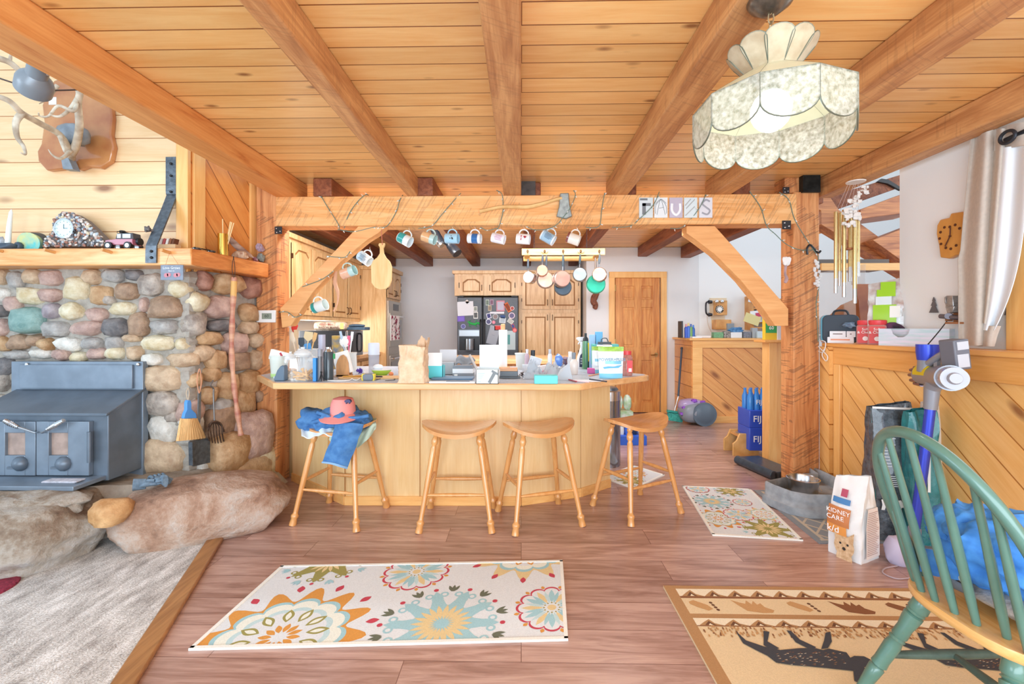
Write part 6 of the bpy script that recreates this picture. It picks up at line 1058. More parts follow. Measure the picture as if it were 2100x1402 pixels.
# ================================================================ rugs
def ringpts(c, r, n, fn, ry=1.0): return [(c[0]+math.cos(2*PI*i/n)*r*fn(2*PI*i/n), c[1]+math.sin(2*PI*i/n)*r*ry*fn(2*PI*i/n)) for i in range(n)]
def clip(poly, x0, y0, x1, y1):
    for ax, lim, sg in ((0, x0, 1), (0, x1, -1), (1, y0, 1), (1, y1, -1)):
        out = []
        for i in range(len(poly)):
            p, q = poly[i-1], poly[i]; ip, iq = (p[ax]-lim)*sg >= 0, (q[ax]-lim)*sg >= 0
            if ip != iq: t_ = (lim-p[ax])/(q[ax]-p[ax]); out.append((p[0]+(q[0]-p[0])*t_, p[1]+(q[1]-p[1])*t_))
            if iq: out.append(q)
        poly = out
        if len(poly) < 3: return []
    return poly
class Rug:
    def __init__(s, name, label, A, B, D, mats, th=0.007, cat='rug', grp=None):
        """A corner, B along width, D along depth (world points)"""
        s.A = Vector(A); s.u = (Vector(B)-s.A); s.v = (Vector(D)-s.A); s.w, s.h = s.u.length, s.v.length; s.u.normalize(); s.v.normalize(); s.b = MB(); s.z = th; s.k = 0; s.mats = mats; s.args = (name, label, cat, grp)
        q = [s.pt(0, 0), s.pt(s.w, 0), s.pt(s.w, s.h), s.pt(0, s.h)]; n = 4
        s.b.add([(p.x, p.y, 0.0005) for p in q]+[(p.x, p.y, th) for p in q], [(0, 3, 2, 1), (4, 5, 6, 7), (0, 1, 5, 4), (1, 2, 6, 5), (2, 3, 7, 6), (3, 0, 4, 7)], 0)
    def pt(s, x, y): return s.A+s.u*x+s.v*y
    def P(s, poly, m, mg=0.008):
        poly = clip(poly, mg, mg, s.w-mg, s.h-mg)
        if len(poly) < 3: return
        s.k += 1; z = s.z+0.00012+s.k*0.0000045; s.b.poly([(q.x, q.y, z) for q in (s.pt(*p) for p in poly)], m)
    def petal(s, c, a, r0, r1, w, m, tip=0.5):
        d = (math.cos(a), math.sin(a)); n_ = (-d[1], d[0]); pts = []
        for i in range(9): t_ = i/8; pts.append((r0+(r1-r0)*t_, w/2*math.sin(PI*t_**(tip*2))))
        s.P([(c[0]+d[0]*x+n_[0]*y, c[1]+d[1]*x+n_[1]*y) for x, y in pts]+[(c[0]+d[0]*x-n_[0]*y, c[1]+d[1]*x-n_[1]*y) for x, y in pts[::-1]][1:-1], m)
    def scal(s, c, r, n, d, m, ph=0, sharp=False): s.P(ringpts(c, r, n*10, lambda a: 1+d*(abs(math.cos((a+ph)*n/2))**(0.6 if not sharp else 2.2)-0.5)), m)
    def flower(s, c, r, n, kind):
        if kind == 'red':
            s.scal(c, r, n, .16, 2); s.scal(c, r*.93, n, .16, 0)
            for i in range(n): s.petal(c, 2*PI*i/n, r*.25, r*.92, r*.19, 4 if i % 2 else 6)
            for i in range(n): s.petal(c, 2*PI*(i+.5)/n, r*.22, r*.84, r*.13, 4 if i % 2 == 0 else 5)
            for i in range(n): s.petal(c, 2*PI*(i+.5)/n, r*.98, r*1.16, r*.12, 3)
            for i in range(12): s.petal(c, 2*PI*i/12, r*.2, r*.27, r*.06, 7)
            s.scal(c, r*.13, 8, .1, 6)
        elif kind == 'gold':
            s.scal(c, r*1.05, n, .34, 3, 0, True); s.scal(c, r*.86, n, .16, 4); s.scal(c, r*.8, n, .14, 8); s.scal(c, r*.66, n, .1, 5); s.scal(c, r*.58, n, .1, 0)
            for i in range(n): s.petal(c, 2*PI*(i+.5)/n, r*.34, r*.66, r*.16, 7); s.petal(c, 2*PI*(i+.5)/n, r*.39, r*.6, r*.08, 8)
            for i in range(n): s.petal(c, 2*PI*i/n, r*.1, r*.3, r*.09, 3)
            for i in range(n): s.petal(c, 2*PI*(i+.5)/n, r*1.14, r*1.34, r*.12, 2)
        elif kind == 'pale':
            s.scal(c, r*1.05, n, .36, 6, 0, True); s.scal(c, r*.84, n, .16, 4); s.scal(c, r*.76, n, .14, 8); s.scal(c, r*.62, n, .1, 0)
            for i in range(n): s.petal(c, 2*PI*(i+.5)/n, r*.36, r*.64, r*.17, 3); s.petal(c, 2*PI*(i+.5)/n, r*.42, r*.58, r*.08, 8)
            for i in range(n): s.petal(c, 2*PI*i/n, r*.08, r*.3, r*.08, 6); s.petal(c, 2*PI*i/n, r*1.12, r*1.34, r*.12, 2)
        elif kind in ('blue', 'olive'):
            m = 4 if kind == 'blue' else 7; n2 = n
            s.scal(c, r*.72, n2, .5, m, 0, True)
            for i in range(n2):
                a = 2*PI*i/n2; s.petal(c, a, r*.5, r*1.02, r*.22, m)
                for sg in (-1, 1):
                    e = (c[0]+math.cos(a+sg*.16)*r*.9, c[1]+math.sin(a+sg*.16)*r*.9); s.P(ringpts(e, r*.085, 12, lambda x: 1), m); s.P(ringpts(e, r*.045, 10, lambda x: 1), 0)
                q = (c[0]+math.cos(a)*r*1.08, c[1]+math.sin(a)*r*1.08); s.P(ringpts(q, r*.05, 10, lambda x: 1), 2)
                for k_ in (-.14, 0, .14): s.petal((c[0]+math.cos(a+PI/n2)*r*.95, c[1]+math.sin(a+PI/n2)*r*.95), a+PI/n2+k_*3, r*.03, r*.26, r*.07, 9 if kind == 'blue' else 4)
            for i in range(n2*2): s.petal(c, PI*i/n2, r*.12, r*.55, r*.1, 6)
    def done(s, edge=None):
        if edge is not None:
            e = 0.012; w, h = s.w, s.h
            for q in (((-.004, -.004), (w+.004, -.004), (w+.004, e), (-.004, e)), ((-.004, h-e), (w+.004, h-e), (w+.004, h+.004), (-.004, h+.004)), ((-.004, 0), (e, 0), (e, h), (-.004, h)), ((w-e, 0), (w+.004, 0), (w+.004, h), (w-e, h))):
                p = [s.pt(*x) for x in q]; s.b.add([(v.x, v.y, 0.0005) for v in p]+[(v.x, v.y, s.z+.003) for v in p], [(0, 3, 2, 1), (4, 5, 6, 7), (0, 1, 5, 4), (1, 2, 6, 5), (2, 3, 7, 6), (3, 0, 4, 7)], edge)
        return one(s.b, s.args[0], s.mats, s.args[1], s.args[2], s.args[3], flat=True)
def rm(c, k=0.93): return M(c, 0.95, var=0.12, scale=230, bump=0.5)
RM = [rm('#e3e9ee'), rm('#f4f4ee'), rm('#c8485a'), rm('#dd9c4c'), rm('#a6d0da'), rm('#c4dfe4'), rm('#e6cf9c'), rm('#a09a58'), rm('#eef2e8'), rm('#6d7260')]
r = Rug('floral_rug', 'long pale floral runner rug with big medallion blooms on the laminate', F(390, 1333), F(1163, 1313), F(578, 1163), RM)
def inv(rg, px, py): v = F(px, py)-rg.A; return (v.dot(rg.u), v.dot(rg.v))
for k_, (px, py), n_, rr in (('gold', (560, 1322), 12, .285), ('red', (824, 1192), 12, .155), ('pale', (1050, 1160), 12, .235), ('blue', (892, 1318), 10, .24), ('red', (1130, 1298), 12, .15), ('olive', (648, 1160), 8, .19)): r.flower(inv(r, px, py), rr, n_, k_)
r.done(1)
r = Rug('floral_rug', 'small pale floral mat lying aslant beside the dog feeder', F(1462, 1098), F(1645, 1109), F(1400, 998), RM)
for k_, (x, y), n_, rr in (('olive', (.36, .13), 8, .15), ('gold', (.1, .25), 10, .12), ('red', (.25, .33), 10, .09), ('pale', (.42, .36), 10, .09), ('blue', (.14, .55), 10, .12), ('red', (.35, .56), 10, .06), ('olive', (.33, .78), 8, .1), ('red', (.1, .8), 10, .08)): r.flower((x, y), rr, n_, k_)
r.done(1)
r = Rug('floral_rug', 'floral kitchen mat peeking out behind the open-end stool by the trash can', F(1300, 1003), F(1362, 975), F(1235, 980), RM)
for k_, (x, y), n_, rr in (('olive', (.12, .12), 8, .12), ('gold', (.3, .2), 10, .09), ('red', (.15, .4), 10, .09)): r.flower((x, y), rr, n_, k_)
r.done(1)
# grey trellis mat
GM = [rm('#8f979e'), rm('#c9bfae'), rm('#747c84')]
a, b_, d = F(1546, 1006), F(1680, 1115), None
dr_ = (F(1680, 1115)-F(1546, 1006)).normalized(); px_ = Vector((dr_.y*-1, dr_.x, 0)); 
r = Rug('trellis_mat', 'grey trellis patterned mat under the dog feeder', b_, Vector((HX-0.03, b_.y+0.02, 0)), a, GM, th=0.006); 
def line(rg, p, q, w, m): 
    d = Vector((q[0]-p[0], q[1]-p[1])).normalized(); n_ = Vector((-d.y, d.x))*w/2; rg.P([(p[0]+n_.x, p[1]+n_.y), (q[0]+n_.x, q[1]+n_.y), (q[0]-n_.x, q[1]-n_.y), (p[0]-n_.x, p[1]-n_.y)], m, 0.03)
line(r, (0.03, 0.04), (r.w, 0.04), .02, 1); line(r, (0.05, 0.0), (0.05, r.h), .02, 1)
for i in range(9):
    for j in range(8):
        x, y = .05+i*.13, .04+j*.15; line(r, (x, y+.075), (x+.065, y), .014, 1); line(r, (x+.065, y), (x+.13, y+.075), .014, 1); line(r, (x, y+.075), (x+.065, y+.15), .014, 1); line(r, (x+.065, y+.15), (x+.13, y+.075), .014, 1)
r.done()
# moose rug
MM = [rm('#e3cba4'), rm('#b58a5e'), rm('#efe2c8'), rm('#8a5a3a'), rm('#44454c'), rm('#c79a68'), rm('#6e4a34')]
A_ = F(1360, 1205); LX = A_.x
r = Rug('lodge_rug', 'tan lodge rug with moose and bear track border beneath the green chair', (LX, A_.y-2.1, 0), (LX+1.6, A_.y-2.1, 0), (LX, A_.y, 0), MM, th=0.012)
def yy(py): return r.h-(A_.y-F(1400, py).y)
def R4(x0, y0, x1, y1, m): r.P([(x0, y0), (x1, y0), (x1, y1), (x0, y1)], m, 0.0)
R4(0, 0, r.w, r.h, 1); R4(.05, .05, r.w-.05, r.h-.05, 0)
y_a, y_b, y_c, y_d, y_e, y_f = yy(1212), yy(1227), yy(1231), yy(1263), yy(1272), yy(1287)
R4(.05, y_b, r.w-.05, y_a, 2); R4(.05, y_c, r.w-.05, y_b, 3); R4(.05, y_e, r.w-.05, y_d, 1); R4(.05, y_f, r.w-.05, y_e, 2); R4(.05, y_f-.006, r.w-.05, y_f, 3)
for i in range(15):
    x = .08+i*.105
    for y0, hgt in ((y_b, y_a-y_b), (y_f, y_e-y_f)):
        r.P([(x-.02, y0), (x+.085, y0), (x+.05, y0+hgt*.3), (x+.035, y0+hgt*.85), (x+.01, y0+hgt*.5)], 1); r.P([(x+.005, y0+.002), (x+.055, y0+.002), (x+.04, y0+hgt*.3), (x+.03, y0+hgt*.6)], 6); r.P([(x+.02, y0+.002), (x+.04, y0+.002), (x+.03, y0+hgt*.3)], 2)
ym = (y_c+y_d)/2; hh_ = (y_c-y_d)
rs = random.Random(1)
for i in range(6):
    x = .12+i*.22
    if i % 2 == 0:
        r.P([(x-.045, ym+.25*hh_), (x-.02, ym+.36*hh_), (x+.03, ym+.05*hh_), (x+.045, ym-.2*hh_), (x+.02, ym-.32*hh_), (x-.02, ym-.1*hh_), (x-.045, ym+.1*hh_)], 5 if i < 4 else 3)
        for k_ in range(4): r.P(ringpts((x+.052+.004*k_, ym+(.2-.15*k_)*hh_), .008, 8, lambda a: 1), 6)
    else:
        r.P([(x-.07, ym+.4*hh_), (x-.055, ym+.1*hh_), (x-.03, ym-.3*hh_), (x+.03, ym-.42*hh_), (x+.075, ym-.4*hh_), (x+.09, ym-.25*hh_), (x+.06, ym-.05*hh_), (x+.055, ym+.2*hh_), (x+.035, ym+.1*hh_), (x+.03, ym+.35*hh_), (x+.012, ym+.12*hh_), (x, ym+.38*hh_), (x-.015, ym+.15*hh_), (x-.03, ym+.2*hh_)], 5 if i < 3 else 3)
for i in range(420):
    x = rs.uniform(.06, r.w-.1); y = y_f-rs.uniform(.012, .075); r.P([(x, y), (x+.007, y-.001), (x+.009, y+.012), (x+.004, y+.014)], rs.choice((5, 5, 1, 3)))
def moose(pts, dx=0):
    out = []
    for px, py in pts: v = F(px, py); out.append((v.x-r.A.x+dx, v.y-r.A.y))
    return out
mo = [(1508, 1300), (1530, 1320), (1568, 1333), (1590, 1337), (1600, 1340), (1640, 1336), (1672, 1336), (1688, 1340), (1700, 1337), (1722, 1342), (1736, 1345), (1744, 1356), (1752, 1352), (1772, 1353), (1786, 1360), (1784, 1372), (1772, 1376), (1782, 1385), (1760, 1384), (1738, 1382), (1700, 1378), (1660, 1374), (1622, 1371), (1592, 1366), (1574, 1352), (1550, 1340), (1524, 1326)]
for dx in (0, 0.62):
    for pl in (mo, [(1566, 1300), (1578, 1302), (1574, 1322), (1598, 1336), (1588, 1341), (1566, 1330)], [(1613, 1299), (1622, 1300), (1640, 1318), (1674, 1334), (1664, 1340), (1632, 1324)], [(1693, 1304), (1703, 1302), (1706, 1322), (1698, 1336), (1684, 1338), (1690, 1320)], [(1750, 1384), (1790, 1380), (1800, 1400), (1770, 1412), (1752, 1404)]): r.P(moose(pl, dx), 4)
    for i in range(90):
        px, py = rs.uniform(1590, 1730), rs.uniform(1344, 1372); v = moose([(px, py)], dx)[0]; r.P([v, (v[0]+.01, v[1]), (v[0]+.012, v[1]+.003)], rs.choice((3, 1, 2)))
lodge = r.done()
# ================================================================ dog feeder corner
GP = M('#a3abb3', 0.6, var=0.25, scale=20, bump=0.3)
def pr(px, py): v = F(px, py); return (v.x, v.y)
out_ = [pr(1566, 1032), pr(1580, 1040), pr(1620, 1057), pr(1660, 1065), pr(1705, 1066)]; yb_ = F(1600, 985).y
fd_ = [(out_[0][0], out_[0][1]+.02)]+out_+[(HX-.07, out_[-1][1]), (HX-.05, out_[-1][1]+.05), (HX-.05, yb_-.16), (HX-.09, yb_-.05), (rx0+0.1, GY-.10), (rx0-0.02, GY-.10)]
cxf = sum(p[0] for p in fd_)/len(fd_); cyf = sum(p[1] for p in fd_)/len(fd_); t = thing('dog_feeder', 'raised grey plastic dog feeder tray against the post and half wall', 'pet feeder', (cxf, cyf, 0))
b = MB(); n = len(fd_); L = []
for k_, z in ((1, 0.007), (1, .06), (.95, .065), (.94, .1), (.94, .15), (.91, .158), (.88, .15), (.86, .075)): L += [(cxf+(x-cxf)*k_, cyf+(y-cyf)*k_, z) for x, y in fd_]
b.add(L, [(j*n+i, j*n+(i+1) % n, (j+1)*n+(i+1) % n, (j+1)*n+i) for j in range(7) for i in range(n)]+[tuple(range(7*n, 8*n))]); b.build('tray', GP, t, ang=70)
c = F(1647, 1013, 0.076); t = thing('dog_bowl', 'stainless dog water bowl with a handle cord sitting in the grey feeder', 'bowl', c)
b = MB(); b.lathe([(.085, 0), (.088, .01), (.098, .11), (.106, .115), (.1, .118), (.094, .108), (.083, .012)], c, 32, capt=True); b.build('bowl', STEEL, t); b = MB(); b.tube(smooth_line([c+Vector((.05, -.06, .1)), c+Vector((.08, -.05, .07)), c+Vector((.1, -.05, .04))]), 0.003, 6); b.build('cord', M('#d8c8b8'), t)
# prescription kibble bag (photo front tilted)
def gusset(t, c, R, w, d, h, mats, name='sack', tilt=0.0, bulge=0.02, topk=0.15, nseed=3, crimp=True):
    """R columns: right, up, out"""
    b = MB(); seq = [(-1, 1), (1, 1), (1, -1), (-1, -1)]; N = 10
    def fn(u, v):
        k = u*4; i = int(k) % 4; f = k-int(k); a, e = seq[i], seq[(i+1) % 4]; x = a[0]+(e[0]-a[0])*f; y = a[1]+(e[1]-a[1])*f
        dk = 1-(1-topk)*max(0, (v-.45)/.55)**1.1 if crimp else 1; bl = bulge*math.sin(PI*v)*((1-x*x) if abs(y) > .99 else 0)
        nz = mnoise.noise(Vector((x*2+nseed, y*2, v*4)))*0.012*(0.3+v)+mnoise.noise(Vector((x*6, y*6+nseed, v*11)))*0.004
        return c+R @ Vector((x*w/2*(1-.02*v)+nz+tilt*v*h, v*h+(0.02*x*v*v), y*(d/2*dk)+(bl if y > 0 else -bl)*1.0+nz))
    b.grid(fn, 48, 26); return b.build(name, mats, t, ang=80), fn
gb = F(1766, 1158); ga = gb-Vector((.45, -.89, 0))*.165
Rk = Matrix.Rotation(math.atan2(gb.y-ga.y, gb.x-ga.x), 3, 'Z'); 
rgt = Rk @ Vector((1, 0, 0)); outv = Rk @ Vector((0, -1, 0)); R1 = mat3(rgt, (0, 0, 1), outv)
wk = .165; dk_ = 0.17; hk = 0.44; cbase = ga+rgt*(wk/2)-outv*(dk_/2)
t = thing('kibble_bag', 'white prescription kidney care dog food bag with puppy photo beside the feeder', 'pet food bag', cbase)
WB = M('#eef1f3', 0.5, bump=0.3, scale=14); gusset(t, cbase, R1, wk, dk_, hk, WB, tilt=0.0)
ff_ = lambda x, v, o=0.012: cbase+R1 @ Vector((x*wk/2, v*hk, dk_/2*(1-.85*max(0, (v-.45)/.55)**1.1)+0.02*math.sin(PI*v)*(1-x*x)+o))
def patch(mb, x0, x1, v0, v1, m, fx=None, o=0.012): mb.grid(lambda u, v: (fx or ff_)(x0+(x1-x0)*u, v0+(v1-v0)*v, o), 8, 8, m=m)
b = MB(); patch(b, -1, .45, .40, .62, 0); patch(b, -1, .3, .29, .40, 1); patch(b, -.75, .35, .665, .73, 2, o=0.013); patch(b, -.3, .1, .75, .84, 3, o=0.013); b.build('front_print', [M('#c9814e', 0.5), M('#eba052', 0.5), M('#4a86c0', 0.5), M('#b6506a', 0.5)], t)
def wtext(s_, x, v, size, col, o=0.02): b = MB(); b.text(s_, ff_(x, v, o), size, R1, bold=0.008); b.build('lettering', M(col, 0.5), t)
wtext('KIDNEY', -.25, .565, .034, '#ffffff', 0.016); wtext('CARE', -.38, .49, .036, '#ffffff', 0.016); wtext('k/d', -.5, .345, .05, '#ffffff', 0.016)
b = MB(); q = ff_(.15, .17, 0.016); b.disc(q, .05, R1, 20, ry=.06); b.disc(q+R1 @ Vector((0, -.065, -.001)), .04, R1, 16, ry=.05)
for sx in (-1, 1): b.poly([q+R1 @ Vector(v) for v in ((sx*.045, .02, .0005), (sx*.05, .085, .0005), (sx*.012, .05, .0005))])
b.build('puppy_print', M('#e3c7a2', 0.7, col2='#c9a47a', scale=60), t); b = MB()
for x_, y_, r_ in ((-.018, .012, .006), (.018, .012, .006), (0, -.014, .009)): b.disc(q+R1 @ Vector((x_, y_, .001)), r_, R1, 10)
b.build('puppy_face', M('#33302e'), t)
ctr2 = cbase; R2 = mat3(-outv, (0, 0, 1), rgt)
sd_ = lambda x, v, o=0.012: cbase+R2 @ Vector((x*dk_/2*(1-.85*max(0, (v-.45)/.55)**1.1), v*hk, wk/2*(1-.02*v)+o))
b = MB(); patch(b, -.75, .75, .06, .66, 0, sd_, 0.014); b.build('side_panel', M('#f2ecea', 0.6), t); b = MB()
for i in range(24): patch(b, -.68, .5+.16*math.sin(i*5), .1+i*.022, .106+i*.022, 0, sd_, 0.0155)
b.build('fine_print', M('#b08a82', 0.7), t)
# teal and black pet food bags behind the chair
def pbag(label, pa, pb_, h, mats, rz=0.0, d=0.16, tilt=0.0, seed=2, grp='tall pet food bags by the half wall'):
    a, c_ = F(*pa), F(*pb_); w = (c_-a).length; rg = (c_-a).normalized(); ov = Vector((rg.y, -rg.x, 0)); R = mat3(rg, (0, 0, 1), ov); c0 = (a+c_)/2-ov*d/2
    t = thing('pet_food_bag', label, 'pet food bag', c0, 0, grp); gusset(t, c0, R, w, d, h, mats, tilt=tilt, nseed=seed, topk=.35); return t, c0, R, w, h
yl = 2.42
t, c0, R, w, h = pbag('tall glossy black and teal pet food bag with rolled top under the vacuum', (1796, 1108), (1880, 1116), 0.80, M('#33383f', 0.25, col2='#5c656e', scale=30, bump=0.8, coat=0.6), seed=5)
fx = lambda x, v, o=0.03: c0+R @ Vector((x*w/2, v*h, .08*(1-.65*max(0, (v-.45)/.55)**1.1)+.02*math.sin(PI*v)*(1-x*x)+o-.02))
b = MB(); patch(b, -1, 1, .86, .97, 0, fx); patch(b, -1, 1, .18, .38, 0, fx); b.build('teal_band', M('#2f8f94', 0.3, coat=0.5), t)
b = MB(); patch(b, -1.0, 1.0, .97, .985, 0, fx, .032); b.build('white_edge', WHT, t)
b = MB(); [patch(b, -.85, -.3+.3*math.sin(i*3), .56+i*.022, .565+i*.022, 0, fx, .033) for i in range(11)]; [patch(b, -.6, .7+.1*math.sin(i), .42+i*.014, .425+i*.014, 0, fx, .033) for i in range(6)]; b.build('fine_print', M('#d8dde2'), t)
for x_ in (-.5, .25):
    b = MB(); q = fx(x_, .28, .034); dog = [(-.035, -.03), (-.03, .0), (-.035, .03), (-.015, .035), (-.005, .015), (.03, .015), (.04, .035), (.045, .012), (.035, 0), (.035, -.03), (.022, -.03), (.02, -.008), (-.012, -.008), (-.018, -.03)]; b.poly([q+R @ Vector((x, y, 0)) for x, y in dog]); b.build('dog_print', WHT, t)
t, c0, R, w, h = pbag('tall teal pet food bag with white lettering behind the vacuum tube', (1872, 1136), (1930, 1144), 0.80, M('#2a8c90', 0.3, col2='#1d6a70', scale=8, bump=0.7, coat=0.5), seed=8); b = MB(); b.text('NEWMAN' if False else 'NUTRISH' if False else 'WILD', c0+R @ Vector((0, h*.62, .09)), .05, R @ Matrix.Rotation(PI/2, 3, 'Z')) if False else patch(b, -.1, .1, .45, .75, 0, lambda x, v, o=0: c0+R @ Vector((x*w/2, v*h, .105))); b.build('label_strip', M('#dfe6e6'), t)
t, c0, R, w, h = pbag('kraft and white sack standing rearmost behind the teal pet food bag', (1898, 1120), (1945, 1126), 0.84, M('#cdb49c', 0.8, col2='#e3ddd4', scale=3, bump=0.4), seed=11, d=.08)
# ================================================================ stick vacuum
VG = M('#9a9ea8', 0.35, metal=0.3); VB = M('#3c52d8', 0.3, metal=0.3); VX = 2.22
def V(px, py, d=0.0): return PXX(px, py, VX-d)
t = thing('stick_vacuum', 'grey and blue cordless stick vacuum docked on the half wall', 'vacuum', V(1885, 1060)); 
b = MB(); b.tube([V(1908, 835), V(1893, 960, .02), V(1876, 1082, .04)], 0.024, 18); b.build('tube', M('#4a5ce0', 0.25, metal=0.6), t)
b = MB(); b.tube([V(1912, 790), V(1908, 838)], [.036, .03], 18); b.tube([V(1925, 770, .0), V(1912, 795)], [.05, .036], 18); b.build('neck', VG, t)
m0_, m1_ = V(1880, 775, -.04), V(1935, 775, .06)
b = MB(); b.tube([V(1893, 768, -.05), V(1930, 772, .0), V(1950, 775, .09)], [.056, .062, .064], 24); b.build('motor_body', VG, t)
b = MB(); b.tube([V(1951, 775, .09), V(1958, 776, .12)], [.058, .054], 26); b.tube([V(1958, 776, .12), V(1961, 776, .135)], [.03, .024], 20); b.build('clear_bin_cap', M('#a9a9b2', 0.2, coat=0.3), t)
b = MB(); b.tube([V(1896, 765, -.045), V(1922, 768, -.01)], [.0572, .0612], 24); b.build('yellow_label', M('#e8d028', 0.5), t)
b = MB()
for i in range(9):
    a_ = i*2*PI/9; o_ = V(1878, 770, -.05); q = o_+Vector((0, math.cos(a_)*.042, math.sin(a_)*.046)); b.tube([q+Vector((.0, .0, 0)), V(1893, 770, -.03)+Vector((0, math.cos(a_)*.05, math.sin(a_)*.052))], [.010, .013], 10)
b.build('cyclones', M('#8c7f8c', 0.2, metal=0.8), t)
b = MB(); b.tube([V(1900, 762), V(1902, 735)], .042, 20); b.build('filter_column', VG, t); b = MB(); b.tube([V(1902, 738), V(1902, 722), V(1902, 706)], [.045, .05, .05], 24); b.build('blue_filter_cap', VB, t)
b = MB(); b.tube(smooth_line([V(1905, 745, .03), V(1930, 728, .04), V(1952, 720, .04)]), .018, 12); b.cb(V(1922, 745, .03), (.02, .02, .035)); b.build('handle', VG, t)
b = MB(); q = V(1958, 726, .03); b.cb(q, (.075, .085, .15), R=Matrix.Rotation(-.12, 3, 'Y')); b.build('battery', M('#73757f', 0.45), t, bev=.006)
b = MB(); b.cb(q+Vector((-.002, -.044, .045)), (.055, .002, .04), R=Matrix.Rotation(-.12, 3, 'Y')); b.cb(q+Vector((.002, -.044, -.03)), (.055, .002, .065), R=Matrix.Rotation(-.12, 3, 'Y')); b.build('rating_label', M('#c9ccd4'), t)
b = MB(); b.tube([V(1876, 1080, .04), V(1875, 1100, .04)], .03, 14); b.cb(F(1885, 1150)+Vector((.1, .05, .03)), (.2, .09, .06)); b.build('floor_head', M('#8a8694', 0.4), t, bev=.01)
b = MB(); b.tube(smooth_line([V(1903, 706), PXX(1925, 680, 2.35), PXX(1942, 658, UX-.01)]), .003, 6); one(b, 'charger_cord', DARK, 'thin black charger cord rising from the vacuum to the wall', 'cord')
b = MB(); b.tube(smooth_line([F(1840, 1160, .004), F(1815, 1165, .004), F(1812, 1175, .004), F(1840, 1186, .004), F(1875, 1182, .004), F(1900, 1170, .004)], 8), .0035, 6); one(b, 'floor_cable', M('#b8a8b0'), 'pale cable looping on the floor beside the kidney care bag', 'cable')
b = MB(); q = F(1848, 1165); b.rock(q+Vector((.03, .05, .07)), (.06, .05, .08), 9, None, 18); one(b, 'sheer_pouch', M('#c0b8d0', 0.5), 'small lilac sheer pouch slumped at the foot of the vacuum', 'pouch')
# ================================================================ windsor chair
GC = M('#5d8578', 0.3, coat=0.4, var=0.2, scale=8); cy0 = 1.335
t = thing('windsor_chair', 'green spindle-back windsor chair with natural wood seat on the lodge rug', 'chair', (1.45, cy0, 0.012)); sz = .44
so = [(1.235+(.03 if abs(a) > .9 else 0), cy0+.0) for a in (0,)]; so = []
for i in range(40):
    a = 2*PI*i/40; x, y = math.cos(a), math.sin(a); k = 1.0/(abs(x)**3+abs(y)**3)**(1/3); so.append((1.455+x*k*.235, cy0+y*k*.235*(1.0+.04*x)))
b = MB(); n = 40; L = []
for k_, z in ((.9, sz-.042), (.98, sz-.03), (1.0, sz-.014), (.985, sz-.002), (.93, sz)): L += [(1.455+(x-1.455)*k_, cy0+(y-cy0)*k_, z) for x, y in so]
L += [(1.455+(x-1.455)*.5+.02, cy0+(y-cy0)*.5, sz-.012) for x, y in so]
b.add(L, [(j*n+i, j*n+(i+1) % n, (j+1)*n+(i+1) % n, (j+1)*n+i) for j in range(5) for i in range(n)]+[tuple(range(5*n, 6*n)), tuple(range(n))[::-1]]); b.build('seat', wood('chair_seat_pine', '#f3c987', '#e3a95c', 'yxz', rough=.25, coat=.5), t, ang=50)
def hp(a):          # hoop: a 0..pi
    s_ = math.sin(a); y = cy0-.015+math.cos(a)*.25*(1-.12*(1-s_)**2); z = sz+.52*s_**.75; x = 1.285-.185*(z-sz)/.52+.05*(1-s_)
    return Vector((x, y, z))
b = MB(); b.tube([hp(PI*i/48) for i in range(49)], .0165, 12); b.build('hoop', GC, t)
for bp in ((1876, 1190), (1890, 1211), (1918, 1231), (1958, 1256), (2003, 1279), (2065, 1306)):
    q = F(bp[0], bp[1], sz); a = math.acos(max(-1, min(1, (q.y-cy0)*1.35/.235))); tp = hp(a); b = MB(); b.tube([q+(tp-q)*i_/6 for i_ in range(7)], [.0095, .0115, .012, .0115, .010, .0095, .0085], 10); b.build('spindle', GC, t)
q = Vector((1.275, cy0-.17, sz)); tp = hp(PI-.75); b = MB(); b.tube([q, q.lerp(tp, .5), tp], [.0095, .0115, .0085], 10); b.build('spindle', GC, t)
tp4 = {}
for k_, (p0, p1) in {'bf': ((1.275, cy0+.12), (1.12, 1.55)), 'bn': ((1.285, cy0-.13), (1.13, 1.10)), 'ff': ((1.60, cy0+.15), (1.66, 1.55)), 'fn': ((1.60, cy0-.15), (1.66, 1.10))}.items():
    top_, ft = Vector((p0[0], p0[1], sz-.03)), Vector((p1[0], p1[1], .013)); tp4[k_] = (ft, top_); pf = [(0, .012), (.1, .015), (.25, .02), (.33, .022), (.345, .016), (.36, .023), (.4, .021), (.55, .023), (.6, .019), (.615, .023), (.63, .018), (.645, .022), (.72, .0205), (.8, .025), (.84, .026), (.85, .02), (.862, .026), (.875, .022), (.89, .027), (.97, .025), (1, .018)]
    b = MB(); b.tube([ft.lerp(top_, a) for a, _ in pf], [r_ for _, r_ in pf], 16); b.build('leg', GC, t, ang=50)
def st_(p, q, w=.013): b = MB(); b.tube([p.lerp(q, i/10) for i in range(11)], [w*(.7+.45*math.sin(PI*i/10)) for i in range(11)], 12); b.build('stretcher', M('#4f6259', 0.4, var=0.3, scale=30), t)
L_ = {k_: v[0].lerp(v[1], .45) for k_, v in tp4.items()}; st_(L_['bf'], L_['ff']); st_(L_['bn'], L_['fn']); st_(L_['bf'].lerp(L_['ff'], .5), L_['bn'].lerp(L_['fn'], .5))
b = MB(); b.rock((1.50, cy0-.01, sz+.036), (.17, .165, .034), 3, None, 36, amp=.12); one(b, 'seat_cushion', M('#d0c6ba', 0.9, col2='#857a70', scale=18, bump=0.6), 'bark camouflage cushion on the green chair', 'cushion', ang=80)
JB = M('#4f9bec', 0.7, bump=0.15, scale=40, col2='#3f88de')
